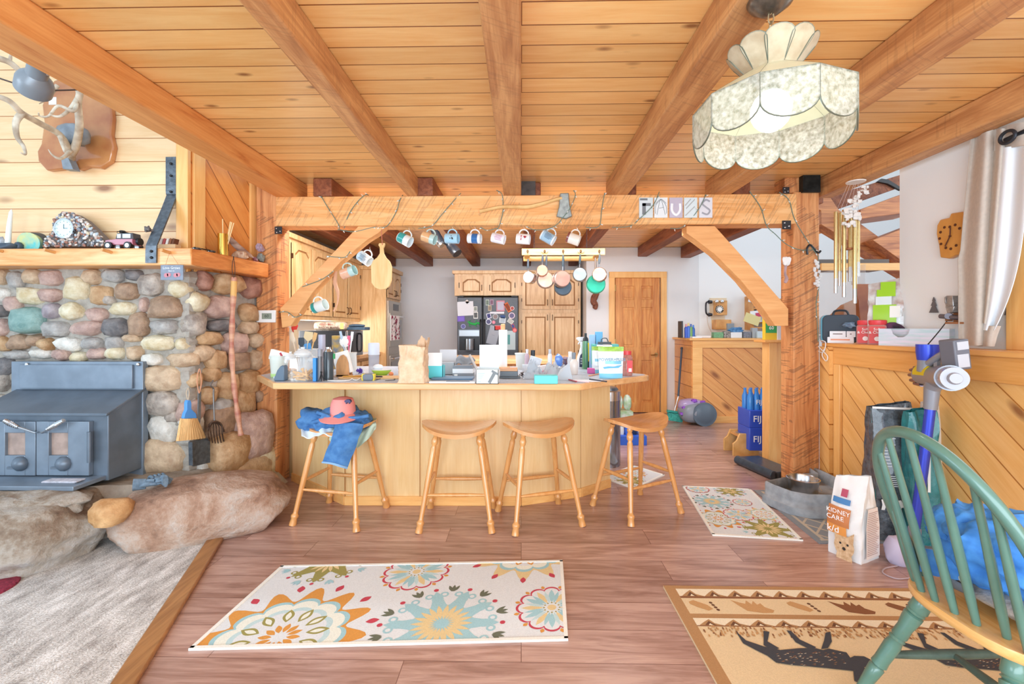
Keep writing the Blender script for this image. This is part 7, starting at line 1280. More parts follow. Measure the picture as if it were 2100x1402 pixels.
t = thing('jacket', 'bright blue rain jacket bundled on the camouflage cushion of the green chair', 'jacket', (1.47, cy0, sz+.07))
b = MB()
def jk(c0, r, seed, amp, R=None):
    c0 = Vector(c0); n, k = 56, 28; vs = []
    for i in range(k+1):
        a = PI*i/k
        for j in range(n):
            th_ = 2*PI*j/n; d = Vector((math.sin(a)*math.cos(th_), math.sin(a)*math.sin(th_), -math.cos(a))); q = d*2.1+Vector((seed, 0, 0))
            f1 = abs(mnoise.noise(q)); f2 = abs(mnoise.noise(q*2.3+Vector((5, 1, 2)))); w = 1+amp*.8*(.5-f1*1.5)+amp*.22*(.4-f2)
            vs.append(c0+Vector((d.x*r[0], d.y*r[1], d.z*r[2]))*w)
    b.add(vs, [(i*n+j, i*n+(j+1) % n, (i+1)*n+(j+1) % n, (i+1)*n+j) for i in range(k) for j in range(n)])
jk((1.46, cy0+.02, sz+.155), (.165, .185, .105), 1, .38); jk((1.52, cy0-.13, sz+.14), (.14, .11, .11), 4, .4); jk((1.42, cy0+.12, sz+.17), (.10, .10, .09), 7, .4)
b.build('fabric', JB, t, ang=75)
def fl(u, v): p = PXX(1910+u*82, 1132+v*(46+10*u)-(1-u)*6, 1.33); return (p.x-.014*math.sin(PI*u)*math.sin(PI*v)-.03, p.y, p.z+.002*math.sin(u*12))
b = MB(); b.grid(fl, 16, 8, thick=.006); b.build('pocket_flap', JB, t, ang=70)
for px, py in ((1926, 1138), (1977, 1187)): b = MB(); q = PXX(px, py, 1.28); b.lathe([(.009, 0), (.009, .004), (.006, .006)], q+Vector((-.004, 0, 0)), 16, T=Matrix.Rotation(-PI/2, 3, 'Y')); b.build('snap_button', M('#c9e4f4', 0.3), t)
b = MB(); b.tube(smooth_line([(1.33, cy0+.13, sz+.1), (1.31, cy0+.08, sz+.05), (1.32, cy0+.02, sz+.045)]), [.028, .03, .028, .026, .022, .02, .018, .016, .015, .012, .01][:11], 12, flat=.5); b.build('grey_cuff', M('#70757c', 0.9), t)
# ================================================================ items on the half wall ledge and white wall
LX_ = HX+.07
def lg(px, X=None): v = PXX(px, 700, X or LX_); return Vector((v.x, v.y, capz))
def spx(c, px=None): return c.y/ray(1050+FPX*math.tan(math.atan2(c.x, c.y)+TH), 700)[1]/FPX
c = lg(1725); s = spx(c); t = thing('lunch_case', 'hard shell charcoal case with aqua zip band and carry handle by the post', 'case', c)
RL = mat3((.35, -.94, 0), (0, 0, 1), (-.94, -.35, 0))       # faces camera from the ledge: right = toward viewer side
RL = mat3(Vector((.75, -.66, 0)), (0, 0, 1), Vector((-.66, -.75, 0)))
def lbox(b, c, w0, w1, h0, h1, d0, d1, r=0.02, m=None):
    pl = rp(w0, h0, w1, h1, r); n = len(pl); b.add([c+RL @ Vector((x, y, d0)) for x, y in pl]+[c+RL @ Vector((x, y, d1)) for x, y in pl], [tuple(range(n))[::-1], tuple(range(n, 2*n))]+[(i, (i+1) % n, n+(i+1) % n, n+i) for i in range(n)], m)
W_ = .115; b = MB(); lbox(b, c, -W_, W_, 0, .215, .025, .05, .04); b.build('front_shell', M('#3f4a55', .6), t, bev=.006); b = MB(); lbox(b, c, -W_-.012, W_-.01, 0, .215, .008, .025, .04); b.build('zip_band', M('#6cc4e0', .5), t); b = MB(); lbox(b, c, -W_-.025, W_-.02, 0, .215, -.04, .008, .04); b.build('back_shell', M('#c9d0d6', .5), t, bev=.006)
b = MB(); b.tube(smooth_line([c+RL @ Vector(v) for v in ((-.05, .21, .02), (-.035, .245, .02), (.03, .245, .02), (.05, .21, .02))]), .008, 8); b.build('handle', M('#2c3238', .5), t)
b = MB(); b.rock(c+RL @ Vector((.06, .135, .075)), (.04, .03, .022), 3, None, 16, amp=.6); one(b, 'crumpled_bag', M('#7088a0', .3), 'crinkled steel blue wrapper on top of the white treat boxes', 'wrapper', ang=30)
for k_, (w0, w1, h0, h1, lb) in enumerate(((-.075, .085, 0, .045, 'long white treat box with orange stripe, bottom of its pair before the case'), (-.06, .04, .045, .09, 'white treat box stacked on the orange striped one'), (.045, .095, .045, .09, 'second small white box on the orange striped one'))):
    t = thing('treat_box', lb, 'box', c, 0, 'white treat boxes by the case'); b = MB(); lbox(b, c, w0, w1, h0+.0005, h1, .055, .1, .003); b.build('carton', M('#eceff3', .5), t)
    b = MB(); lbox(b, c, w0+.02, w1-.02, h0+.02, h0+.032 if not k_ else h0+.028, .1, .1008, .002); b.build('printed_stripe', M('#e8a080' if not k_ else '#8a7a78', .5), t)
for k_, (px, X, lb) in enumerate(((1776, HX+.05, 'red labelled clear treat jar lettered Soft and Chewy, beside the white treat boxes'), (1800, HX+.05, 'red labelled clear treat jar lettered Soft and Chewy, next to the glassy cardboard box'), (1822, HX+.15, 'red lidded treat jar standing behind the two lettered ones'))):
    c = lg(px, X); t = thing('treat_jar', lb, 'jar', c, 0, 'red treat jars on the ledge'); w = .05; H_ = .165
    b = MB(); lbox(b, c, -w, w, 0, H_-.03, -w, w, .012); b.build('jar_body', M('#b8604c', .2, alpha=.9, coat=.5), t); b = MB(); b.lathe([(w*.95, H_-.03), (w*1.02, H_-.02), (w*1.02, H_), (w*.9, H_+.004)], c, 26); b.build('lid', M('#e0454a', .35), t)
    b = MB(); lbox(b, c, -w*.85, w*.85, .01, H_-.04, w, w+.001, .008); b.build('label', M('#d8403c', .4), t)
    if k_ < 2:
        b = MB(); [b.text(tx, c+RL @ Vector((0, yy_, w+.0012)), .024, RL, bold=.01) for tx, yy_ in (('Soft', .105), ('& Chewy', .083))]; b.disc(c+RL @ Vector((0, .04, w+.0012)), .016, RL, 12); b.build('lettering', M('#f6eeea', .5), t)
c = lg(1872, HX+.06); t = thing('iridescent_box', 'long pale iridescent box with half round cutout on the ledge', 'box', c); 
Rb = mat3((.45, -.89, 0), (0, 0, 1), (-.89, -.45, 0)); pl = [(-.17, 0), (.19, 0), (.19, .11), (.0, .11), (-.01, .075), (-.035, .055), (-.065, .055), (-.09, .075), (-.10, .11), (-.17, .11)]
IR = M('#bcd4d8', .2, col2='#e4dcec', scale=6, coat=.6, stretch=(1, 1, 9)); b = MB(); n = len(pl)
for d0, d1 in ((.03, .034),): b.add([c+Rb @ Vector((x, y, d0)) for x, y in pl]+[c+Rb @ Vector((x, y, d1)) for x, y in pl], [tuple(range(n))[::-1], tuple(range(n, 2*n))]+[(i, (i+1) % n, n+(i+1) % n, n+i) for i in range(n)])
fbox(b, c, Rb, -.17, .19, 0, .11, -.035, -.03); fbox(b, c, Rb, -.17, -.167, 0, .11, -.03, .03); fbox(b, c, Rb, .187, .19, 0, .11, -.03, .03); fbox(b, c, Rb, -.167, .187, 0, .003, -.03, .03); b.build('carton', IR, t, flat=True)
b = MB(); fbox(b, c, Rb, -.16, .18, .004, .05, -.028, .028); b.build('contents', M('#b89468', .8), t)
c = lg(1832, HX+.12); b = MB(); b.rock(c+Vector((0, 0, .1)), (.06, .04, .05), 2, None, 14, amp=.3); b.cb(c+Vector((0, 0, .03)), (.08, .06, .06)); one(b, 'purple_cap', M('#7a4a70', .7, col2='#2e2430', scale=12), 'plum and black knitted hat behind the iridescent box', 'hat')
# salad/green bag
c = lg(1818, HX+.13); t = thing('veggie_snack_bag', 'tall glossy lime green and clear treat bag standing behind the red jars', 'pet food bag', c)
gusset(t, c+Vector((0, 0, .001)), RL, .20, .09, .44, M('#b59c92', .2, col2='#dfe2e0', scale=12, bump=.5, coat=.6), topk=.2, nseed=4)
fx = lambda x, v, o=0.03: c+RL @ Vector((x*.1, v*.44, .045*(1-.8*max(0, (v-.45)/.55)**1.1)+.02*math.sin(PI*v)*(1-x*x)+o-.02))
b = MB()
for v0, v1, x0, x1, m_ in ((.30, .62, -.7, .55, 0), (.62, .75, -.55, .3, 1), (.75, .86, -.5, .5, 0), (.86, .98, -.3, .5, 0), (.22, .30, .0, .6, 1), (.42, .60, .2, .75, 2)): patch(b, x0, x1, v0, v1, m_, fx, .034 if m_ != 2 else .036)
b.build('printed_panels', [M('#9fd030', .4), M('#dfe8ea', .5), M('#f0ece4', .5)], t)
b = MB(); [fbox(b, lg(1668, HX+.02)+Vector((0, 0, 0)), Rb, 0, 0, 0, 0, 0, 0) for _ in ()]; L = smooth_line([PXX(x, y, HX-.06) for x, y in ((1668, 700), (1692, 700), (1688, 722), (1672, 715), (1670, 702), (1684, 716), (1697, 730), (1694, 740), (1686, 728), (1690, 716))], 6); b.tube(L, .0035, 6); one(b, 'knotted_string', WHT, 'knotted white cord hanging from the ledge corner at the post', 'cord')
# clear acrylic screen of the case / aquarium behind
b = MB(); p0, p1 = PXX(1682, 600, HX+.35), PXX(1766, 600, HX+.3); b.box((HX+.33, p1.y, capz), (HX+.335, p0.y, capz+.62)); one(b, 'acrylic_panel', clear('#dfe6ea', .18, .05), 'clear acrylic panel standing on the ledge behind the chimes', 'panel')
# curtain, rod, clock, train, trees
CU = M('#cfc3b6', .9, bump=.25, scale=50, var=.08); CL = M('#eef3f7', .7, bump=.15, scale=30)
CX = UX-.09
t = thing('curtain', 'bunched taupe curtain with white lining hanging from an iron rod', 'curtain', PXX(2010, 700, CX))
def cur(xl, xr, waves, ph, amp, px_):
    def fn(u, v):
        l = xl(v); r_ = xr(v); x = l+(r_-l)*u; yt = 283-22*u; y = yt+(708-yt)*v if px_ is None else px_(u, v); q = PXX(x, y, CX+amp*math.sin(u*waves+ph+.4*math.sin(v*4))); return q
    return fn
b = MB(); b.grid(cur(lambda v: 1990-26*min(1, v*1.5) if v < .55 else 1964+4*(v-.55), lambda v: 2048-8*v-16*v*v, 8, 0, .022, None), 30, 24, thick=.004); b.build('drape', CU, t, ang=80)
b = MB(); b.grid(cur(lambda v: 2040-26*v+0*v, lambda v: 2060-38*v**1.5, 5, 1, .015, lambda u, v: 262+u*2+v*400), 14, 20, thick=.004); b.build('drape_fold', CU, t, ang=80)
b = MB(); b.grid(cur(lambda v: 2046-22*v-10*v*v, lambda v: 2108-6*v-62*v**3.2, 9, 2, .012, lambda u, v: 303-5*u+v*(374+5*u)), 30, 24, thick=.004); b.build('lining', CL, t, ang=80)
b = MB(); b.grid(cur(lambda v: 2012-6*v, lambda v: 2052-14*v, 6, 1, .014, lambda u, v: 668+v*42), 14, 8, thick=.004); b.build('tied_tail', CU, t, ang=80)
b = MB(); b.grid(cur(lambda v: 2040, lambda v: 2110, 5, 1, .01, lambda u, v: 262-14*u+v*48), 14, 6, thick=.004); b.build('header', CU, t, ang=80)
for px, py in ((2066, 281),): b = MB(); g_ = PXX(px, py, CX-.035); b.tube([g_+Vector((.006*0, math.cos(a_*PI/10)*.036, math.sin(a_*PI/10)*.03)) for a_ in range(20)], .008, 8, closed=True); b.build('grommet', IRON, t)
b = MB(); a_, e_ = PXX(2062, 287, CX-.01), PXX(2125, 258, CX-.01); e_.z = a_.z+.01; b.cyl(a_, e_, .011, n=12); one(b, 'curtain_rod', IRON, 'dark iron curtain rod threaded through the taupe curtain', 'rod')
t = thing('wooden_clock', 'slab wood wall clock with carved notched top, partly behind the curtain', 'clock', PXX(1950, 525, UX-.02))
def wl(pts, x0, x1, b, m=None):
    q = [PXX(x, y, x0) for x, y in pts]; q = [(v.y, v.z) for v in q]; b.prism(q, x0, x1, 'yz', m)
b = MB(); wl([(1950, 437), (1972, 434), (1985, 436), (1990, 470), (1985, 520), (1960, 523), (1945, 530), (1928, 528), (1925, 505), (1920, 480), (1921, 462), (1928, 450), (1946, 446)], UX-.04, UX-.005, b); b.build('slab', M('#e0a052', .3, col2='#c98840', scale=10, stretch=(1, 1, .3)), t, bev=.006)
b = MB()
for px, py in ((1937, 466), (1929, 476), (1927, 489), (1930, 500), (1940, 508), (1950, 510), (1961, 503), (1968, 468), (1959, 461), (1948, 465)): q = PXX(px, py, UX-.041); b.lathe([(.008, 0), (.008, .002)], q, 10, T=Matrix.Rotation(-PI/2, 3, 'Y'))
a_ = PXX(1948, 484, UX-.045); b.cyl(a_, PXX(1938, 505, UX-.045), .003, n=6); b.cyl(a_, PXX(1949, 466, UX-.045), .003, n=6); b.sph(a_, .007, 8); b.build('dots_and_hands', M('#5a2c18', .5), t)
t = thing('train_ornament', 'pewter steam train wall ornament on a small wooden shelf beside the curtain', 'ornament', PXX(1950, 664, UX-.03)); PW = M('#b4b2b0', .35, metal=.7, var=.3, scale=60)
b = MB(); wl([(1938, 664), (1938, 660), (1970, 660), (1970, 664)], UX-.09, UX-.003, b); wl([(1938, 658), (1938, 648), (1944, 648), (1944, 658)], UX-.03, UX-.003, b); wl([(1955, 612), (1985, 612), (1985, 660), (1955, 660)], UX-.015, UX-.003, b); b.build('shelf', M('#a06a44', .5), t)
b = MB(); wl([(1940, 606), (1953, 606), (1955, 626), (1952, 636), (1940, 636), (1938, 622)], UX-.07, UX-.02, b); wl([(1938, 628), (1957, 628), (1953, 640), (1942, 642)], UX-.09, UX-.02, b); wl([(1936, 610), (1938, 607), (1940, 622), (1937, 622)], UX-.075, UX-.07, b); b.build('engine', PW, t, bev=.003)
b = MB(); b.cyl(PXX(1929, 648, UX-.06), PXX(1975, 652, UX-.06), .014, n=14); b.cyl(PXX(1945, 648, UX-.075), PXX(1948, 648, UX-.05), .018, n=14); b.build('rollers', M('#77737a', .4, metal=.5), t)
for px, h_, lb in ((1914, 32, 'small grey metal pine tree cutout above the iridescent box'), (2068, 38, 'small dark metal pine tree cutout between curtain and window trim')):
    b = MB(); tr = [(0, 0), (3, -8), (1.5, -8), (5.5, -18), (3, -18), (9, -h_), (-9, -h_), (-3, -18), (-5.5, -18), (-1.5, -8), (-3, -8)]; y0 = 641 if px < 2000 else 646; wl([(px+x, y0-h_-y) for x, y in tr], UX-.012, UX-.006, b); one(b, 'tree_cutout', M('#6f6c70', .5, metal=.3), lb, 'ornament', 'pine tree cutouts', ang=20)
# ================================================================ stair opening behind the chimes
def sbeam(name, label, pts, Y0, Y1, mat, cat='beam', grp=None): b = MB(); b.prism(XZ(pts, Y0), Y0, Y1, 'xz'); return one(b, name, mat, label, cat, grp, bev=.003)
ST = wood('stair_timber', '#d98f54', '#a8623a', 'xzy', rough=.5, c3='#7c4528')
sc0 = P(1790, 900, 4.8); tS = thing('staircase', 'open timber staircase framing seen behind the wind chimes', 'staircase', (sc0.x, 4.8, 0))
def spart(name, pts, Y0, Y1, mat): b = MB(); b.prism(XZ(pts, Y0), Y0, Y1, 'xz'); return b.build(name, mat, tS, bev=.003)
spart('stringer', [(1640, 405), (1684, 432), (1684, 460), (1850, 560), (2085, 703), (2085, 910), (2135, 910), (2135, 690), (1850, 520), (1760, 455), (1720, 430), (1700, 400)], 4.7, 4.85, ST)
spart('tread', [(1764, 430), (1900, 380), (1900, 430), (1768, 448)], 4.5, 4.9, ST); spart('tread', [(1790, 492), (1900, 450), (1900, 552), (1850, 535)], 4.55, 4.72, ST)
spart('rafter', [(1640, 412), (1684, 405), (1684, 432), (1720, 428), (1880, 372), (1880, 348), (1760, 385)], 4.86, 4.98, W_JOIST)
spart('rafter', [(1680, 474), (1686, 478), (1712, 446), (1706, 444)], 4.86, 4.92, W_TRIM)
b = MB(); b.prism(XZ([(1800, 372), (1808, 366), (1822, 368), (1848, 384), (1848, 390), (1820, 376)], 4.83), 4.83, 4.86, 'xz'); b.build('bracket', BLK, tS)
t = thing('wall_shelf', 'dark shelf with wooden front edge in the stairwell behind the chimes', 'shelf', P(1770, 545, 4.2)); b = MB(); q0, q1 = P(1682, 548, 4.2), P(1850, 540, 4.2); b.box((q0.x, 4.2, q0.z-.0), (q1.x, 4.6, q0.z+.03)); b.build('board', M('#8b8580', .6), t); b = MB(); b.box((q0.x, 4.18, q0.z-.03), (q1.x, 4.2, q0.z+.035)); b.build('front_edge', W_TRIMX, t); b = MB(); b.box((q0.x+.05, 4.45, q0.z+.03), (P(1815, 530, 4.5).x, 4.5, q0.z+.11)); b.build('back_ledge', M('#6c6058', .6), t)
b = MB(); q0 = P(1770, 576, 4.05); b.prism(XZ([(1690, 702), (1690, 672), (1705, 648), (1730, 625), (1760, 612), (1785, 608), (1785, 702)], 3.9), 3.9, 3.94, 'xz'); one(b, 'arched_headboard', M('#bf8150', .5, col2='#9c6038', scale=6), 'arched brown wooden back board beyond the ledge', 'board', bev=.004)
b = MB(); b.prism(XZ([(1765, 702), (1762, 620), (1755, 582), (1800, 582), (1806, 620), (1804, 702)], 3.6), 3.6, 3.64, 'xz'); one(b, 'wooden_chair_back', M('#b0683c', .35, col2='#8c4a2a', scale=5, coat=.4), 'glossy red-brown wooden panel behind the clear bag', 'panel', bev=.004)
# ================================================================ wind chimes (hang from the wall beam)
cw = P(1757, 365, 3.25); t = thing('wind_chimes', 'brass tube wind chimes hanging from a pale disc on the ceiling beam', 'wind chimes', cw)
b = MB(); b.lathe([(.058, 0), (.06, .006), (.052, .01)], P(1755, 374, 3.25), 26); b.tube([P(1757, 374, 3.25), Vector((P(1757, 374, 3.25).x, 3.25, ZB))], .002, 5); b.build('top_disc', M('#e9e2da', .5), t)
BR = M('#d9c48c', .25, metal=.85); BR2 = M('#c8ccd0', .25, metal=.85)
for i, (px, yt, yb, r_) in enumerate(((1714, 434, 601, .0115), (1722, 436, 586, .010), (1731, 430, 609, .0125), (1743, 448, 577, .011), (1753, 450, 622, .0125), (1760, 452, 567, .010), (1749, 446, 584, .008))):
    Y = 3.25+(-.03, .03, -.02, .03, -.035, .02, .045)[i]; b = MB(); b.tube([P(px, yt, Y), P(px, yb-30, Y)], r_, 14); b.build('chime_tube', BR, t); b = MB(); b.tube([P(px, yb-30, Y), P(px, yb, Y)], r_, 14); b.build('tube_end', BR2, t)
b = MB(); [b.tube([P(x, 378, 3.25), P(x2, 435, 3.25)], .0012, 4) for x, x2 in ((1739, 1714), (1744, 1722), (1751, 1731), (1754, 1743), (1760, 1753), (1764, 1760))]; b.build('strings', M('#c9b0a8', .7), t)
b = MB(); b.lathe([(.024, 0), (.026, .006), (.024, .012)], P(1741, 512, 3.25), 20); b.build('striker', M('#a8643c', .5), t)
b = MB(); rs = random.Random(12)
for i in range(34):
    f = i/33; q = P(1775-38*f+rs.uniform(-9, 9), 385+58*f+rs.uniform(-8, 8), 3.22+rs.uniform(-.02, .02)); b.rock(q, (rs.uniform(.008, .02), .008, rs.uniform(.006, .016)), i, None, 7, amp=.6)
for i in range(26): q = P(1750+rs.uniform(-20, 14), 438+rs.uniform(-10, 26), 3.20+rs.uniform(-.02, .02)); b.rock(q, (rs.uniform(.01, .02), .008, rs.uniform(.008, .02)), i+50, None, 7, amp=.6)
one(b, 'lichen_spray', M('#ece6df', .8), 'white lichen spray tangled around the wind chime strings', 'decoration', ang=40)
# ================================================================ desk half wall items and phone
dz = dzt+.0005; WY = 6.76
t = thing('wall_phone', 'antique style wooden wall telephone with rotary dial and side receiver', 'telephone', P(1475, 680, WY)); OK_ = M('#e0a868', .4, col2='#c88a4c', scale=8)
def pb(b, x0, y0, x1, y1, Y, d, m=None): a_, e_ = P(x0, y0, Y), P(x1, y1, Y); b.box((a_.x, Y-d, e_.z), (e_.x, Y, a_.z), m)
b = MB(); pb(b, 1455, 611, 1489, 647, WY, .02); pb(b, 1458, 647, 1485, 662, WY, .02); b.build('backboard', M('#e8d4b4', .5), t); b = MB(); pb(b, 1463, 617, 1484, 646, WY-.02, .12); b.build('case', OK_, t, bev=.004)
b = MB(); c = P(1476, 634, WY-.14); b.lathe([(0, .004), (.035, .004), (.058, 0), (.062, -.002)], c, 24, T=FRONT); b.build('dial', M('#4c443e', .3), t); b = MB(); b.lathe([(0, .006), (.034, .005)], c, 20, T=FRONT); b.build('dial_centre', WHT, t)
b = MB(); [b.disc(c+Vector((math.cos(i*.55)*.045, -.006, math.sin(i*.55)*.045)), .008, n=8) for i in range(10)]; b.build('finger_holes', M('#e8e0d4'), t)
for px in (1470, 1481): b = MB(); b.sph(P(px, 618, WY-.15), (.03, .02, .025), 14); b.build('bell', CHROME, t)
b = MB(); b.prism([(P(1459, 0, WY).x, P(0, 675, WY).z), (P(1459, 0, WY).x, P(0, 656, WY).z), (P(1490, 0, WY).x, P(0, 656, WY).z), (P(1490, 0, WY).x, P(0, 675, WY).z)], WY-.16, WY-.0, 'xz'); b.build('writing_shelf', OK_, t, bev=.01)
b = MB(); b.tube(smooth_line([P(1453, 618, WY-.1), P(1448, 622, WY-.12), P(1448, 640, WY-.12), P(1452, 646, WY-.1)], 4), .012, 8); b.cyl(P(1453, 619, WY-.1), P(1460, 619, WY-.1), .03, .022); b.cyl(P(1453, 645, WY-.1), P(1460, 645, WY-.1), .03, .02); b.build('receiver', M('#3c3a40', .25, metal=.5), t)
b = MB(); b.tube(smooth_line([P(1450, 646, WY-.06), P(1452, 665, WY-.05), P(1458, 680, WY-.04)]), .006, 6); b.build('cord', M('#d8ccc0'), t)
t = thing('letter_organizer', 'slatted wooden letter organizer stuffed with mail beside the phone', 'organizer', P(1548, 680, WY-.1)); b = MB(); pb(b, 1527, 608, 1532, 676, WY, .2); [pb(b, 1532, y, 1592, y+3, WY, .2) for y in (614, 622, 632, 641, 650, 660, 670)]; b.build('rack', OK_, t)
for i, (x0, y0, x1, y1, cc, an, lb) in enumerate(((1536, 600, 1570, 622, '#e8edf2', .2, 'upper pale letters fanned in the wooden organizer'), (1540, 613, 1556, 622, '#4c5f80', .1, 'navy card in the wooden organizer'), (1538, 636, 1580, 660, '#f0f2f4', -.1, 'white sheets sticking out of the wooden organizer'), (1548, 640, 1578, 648, '#c84868', -.12, 'crimson folder edge among the organizer mail'), (1524, 645, 1556, 664, '#e3d89a', .35, 'pale yellow envelope hanging out of the organizer'), (1560, 645, 1575, 660, '#d8dde4', -.2, 'grey printed leaflet beside the pale yellow envelope'))):
    b = MB(); a_, e_ = P(x0, y0, WY-.22), P(x1, y1, WY-.22); b.cb(((a_.x+e_.x)/2, WY-.22-.008*i, (a_.z+e_.z)/2), (e_.x-a_.x, .006, a_.z-e_.z), R=Matrix.Rotation(an, 3, 'Y')); one(b, 'envelope', M(cc, .6), lb, 'mail', 'mail in the organizer')
def D(px, py=691): v = F(px, py, dz); return v
DY = dy+.05
def dsk(name, label, cat, x0, x1, y0, col, dep=.1, Y=None, grp=None, bev=.004, **kw):
    Y = Y or DY; a_, e_ = P(x0, y0, Y), P(x1, y0, Y); b = MB(); b.box((a_.x, Y, dz), (e_.x, Y+dep, max(dz+.01, a_.z))); return one(b, name, M(col, .5, **kw), label, cat, grp, bev=bev)
dsk('dark_frame', 'thin dark frame standing at the desk ledge end', 'frame', 1398, 1401, 658, '#3c4044', .15)
for px, yt, cc, cp, lb in ((1408, 664, '#3f62c8', '#e8a0a0', 'royal blue bottle with pink top on the desk ledge'), (1413, 662, '#4c78d0', '#e8d088', 'taller blue bottle with yellow top on the desk ledge'), (1418, 664, '#7aa860', '#4468b8', 'green bottle in the blue cluster on the desk ledge'), (1423, 666, '#3a66b0', '#4a8ad8', 'darkest blue bottle of the desk ledge cluster')):
    a_ = P(px, 690, DY+.03); t = thing('bottle', lb, 'bottle', (a_.x, DY+.05, dz), 0, 'coloured bottles on the desk ledge'); h_ = P(px, yt, DY).z-dz; b = MB(); b.lathe([(.022, 0), (.022, h_*.7), (.012, h_*.8)], (a_.x, DY+.05, dz), 14); b.build('body', M(cc, .3), t); b = MB(); b.lathe([(.013, h_*.8), (.011, h_)], (a_.x, DY+.05, dz), 12); b.build('cap', M(cp, .4), t)
dsk('paper_stack', 'stack of loose papers on the desk ledge under the phone', 'paper', 1428, 1458, 688, '#ece6e2', .2); dsk('envelope', 'white envelope corner sticking out on the desk ledge', 'mail', 1420, 1440, 690, '#f4f4f4', .1, Y=dy-.04, grp=None)
dsk('green_box', 'mottled green small box on the desk ledge', 'box', 1464, 1484, 681, '#7fb488', .08, var=.3, scale=60); dsk('trinket_box', 'black and white patterned trinket box beside the green box', 'box', 1485, 1498, 679, '#b8b0aa', .08, var=.8, scale=50)
dsk('white_basket', 'white basket holding blue cloths on the desk ledge', 'basket', 1499, 1522, 681, '#e8ecf0', .12)
b = MB(); b.rock((P(1510, 677, DY+.06).x, DY+.06, P(0, 677, DY).z), (.09, .05, .04), 3, None, 16, amp=.6); one(b, 'blue_cloth', M('#6a9ecc', .8, col2='#3c6c9c', scale=20), 'heap of blue cloths in the white basket', 'cloth', ang=60)
dsk('mesh_cup', 'grey mesh cup of small supplies on the desk ledge', 'cup', 1525, 1541, 680, '#8c909c', .08, var=.5, scale=80); dsk('speaker_tube', 'slim silver cylinder shaped device on the desk ledge', 'device', 1543, 1554, 672, '#a8b0b4', .06); dsk('screen_clock', 'small square white screened desk clock', 'clock', 1553, 1564, 679, '#c9dde6', .03, Y=DY-.03); dsk('grey_charger', 'grey charging block standing below the phone shelf', 'charger', 1492, 1506, 663, '#8f969c', .04, Y=DY+.25)
jz = capz+.0055
t = thing('dog_treat_bag', 'yellow and green flea treatment box on the jamb ledge', 'box', (P(1578, 700, jy).x, jy, jz)); b = MB(); a_, e_ = P(1567, 700, jy), P(1586, 640, jy); b.box((a_.x, jy-.02, jz), (e_.x+.02, jy+.03, e_.z)); b.build('carton', M('#ecc83c', .5), t); b = MB(); b.box((a_.x+.004, jy-.022, a_.z+.08), (e_.x+.018, jy-.0195, a_.z+.17)); b.build('green_panel', M('#3fa860', .5), t); b = MB(); b.box((a_.x+.02, jy-.022, a_.z+.19), (e_.x+.01, jy-.0195, a_.z+.245)); b.build('black_badge', DARK, t); b = MB(); b.text('60', ((a_.x+e_.x)/2+.012, jy-.0235, a_.z+.125), .045, bold=.02); b.build('lettering', WHT, t)
b = MB(); a_, e_ = P(1586, 697, jy), P(1600, 662, jy); b.box((a_.x+.022, jy-.03, jz), (e_.x+.01, jy+.06, e_.z)); one(b, 'white_box', M('#dfe2e6', .6), 'plain white box between the yellow carton and the big post', 'box')
# water packs, rack, carrier, broom
wy = F(1560, 945).y+.1
def wpack(z0, lb, top=True):
    a_, e_ = P(1537, 900, wy), P(1590, 900, wy); t = thing('water_pack', lb, 'bottled water', (a_.x+.1, wy, z0), 0, 'stacked water packs'); h_ = .17 if top else .22
    b = MB(); b.box((a_.x, wy, z0), (a_.x+.30, wy+.24, z0+h_)); b.build('carton', M('#2c50c0', .35, coat=.4), t, bev=.006); b = MB(); b.text('FIJI', (a_.x+.085, wy-.0015, z0+h_*.5), .085, bold=.01); b.build('lettering', WHT, t); b = MB(); [b.disc((a_.x+.19+.035*math.cos(i_*1.26), wy-.001-.0002*i_, z0+h_*.5+.035*math.sin(i_*1.26)), .036, n=12) for i_ in range(5)]; b.build('flower_print', M('#d8304c', .5), t)
    if top:
        for i in range(5):
            for j in range(2): x, y = a_.x+.035+.058*i, wy+.06+.1*j; b = MB(); b.lathe([(.028, h_), (.028, h_+.12), (.014, h_+.16), (.013, h_+.18), (.014, h_+.2)], (x, y, z0), 14); b.build('water_bottle', M('#3f8fe0', .15, alpha=.85), t)
        b = MB(); b.text('FIJI', (a_.x+.11, wy+.02, z0+h_+.075), .062, bold=.01); b.build('lettering', WHT, t)
    return t
wpack(.07, 'lower blue water pack half hidden by the jamb board', False); wpack(.2905, 'upper blue shrink wrapped pack of bottled water')
rk = F(1530, 935); t = thing('wooden_rack', 'small arched wooden rack end by the water packs', 'rack', rk); pl = [(-.125, 0), (-.125, .12), (-.09, .15), (-.06, .22), (.06, .22), (.09, .15), (.125, .12), (.125, 0)]
for d_ in (0, .2): b = MB(); b.prism([(rk.x+x, z) for x, z in pl], rk.y+d_, rk.y+d_+.022, 'xz'); b.build('end_board', M('#e4b676', .4, col2='#d09c58', scale=10), t, bev=.003)
b = MB(); b.box((rk.x-.06, rk.y+.02, .18), (rk.x+.06, rk.y+.2, .2)); b.build('top_slat', OK_, t); b = MB(); b.box((rk.x-.03, rk.y+.04, .2), (rk.x+.04, rk.y+.16, .207)); b.build('metal_plate', M('#a0a4a8', .3, metal=.6), t)
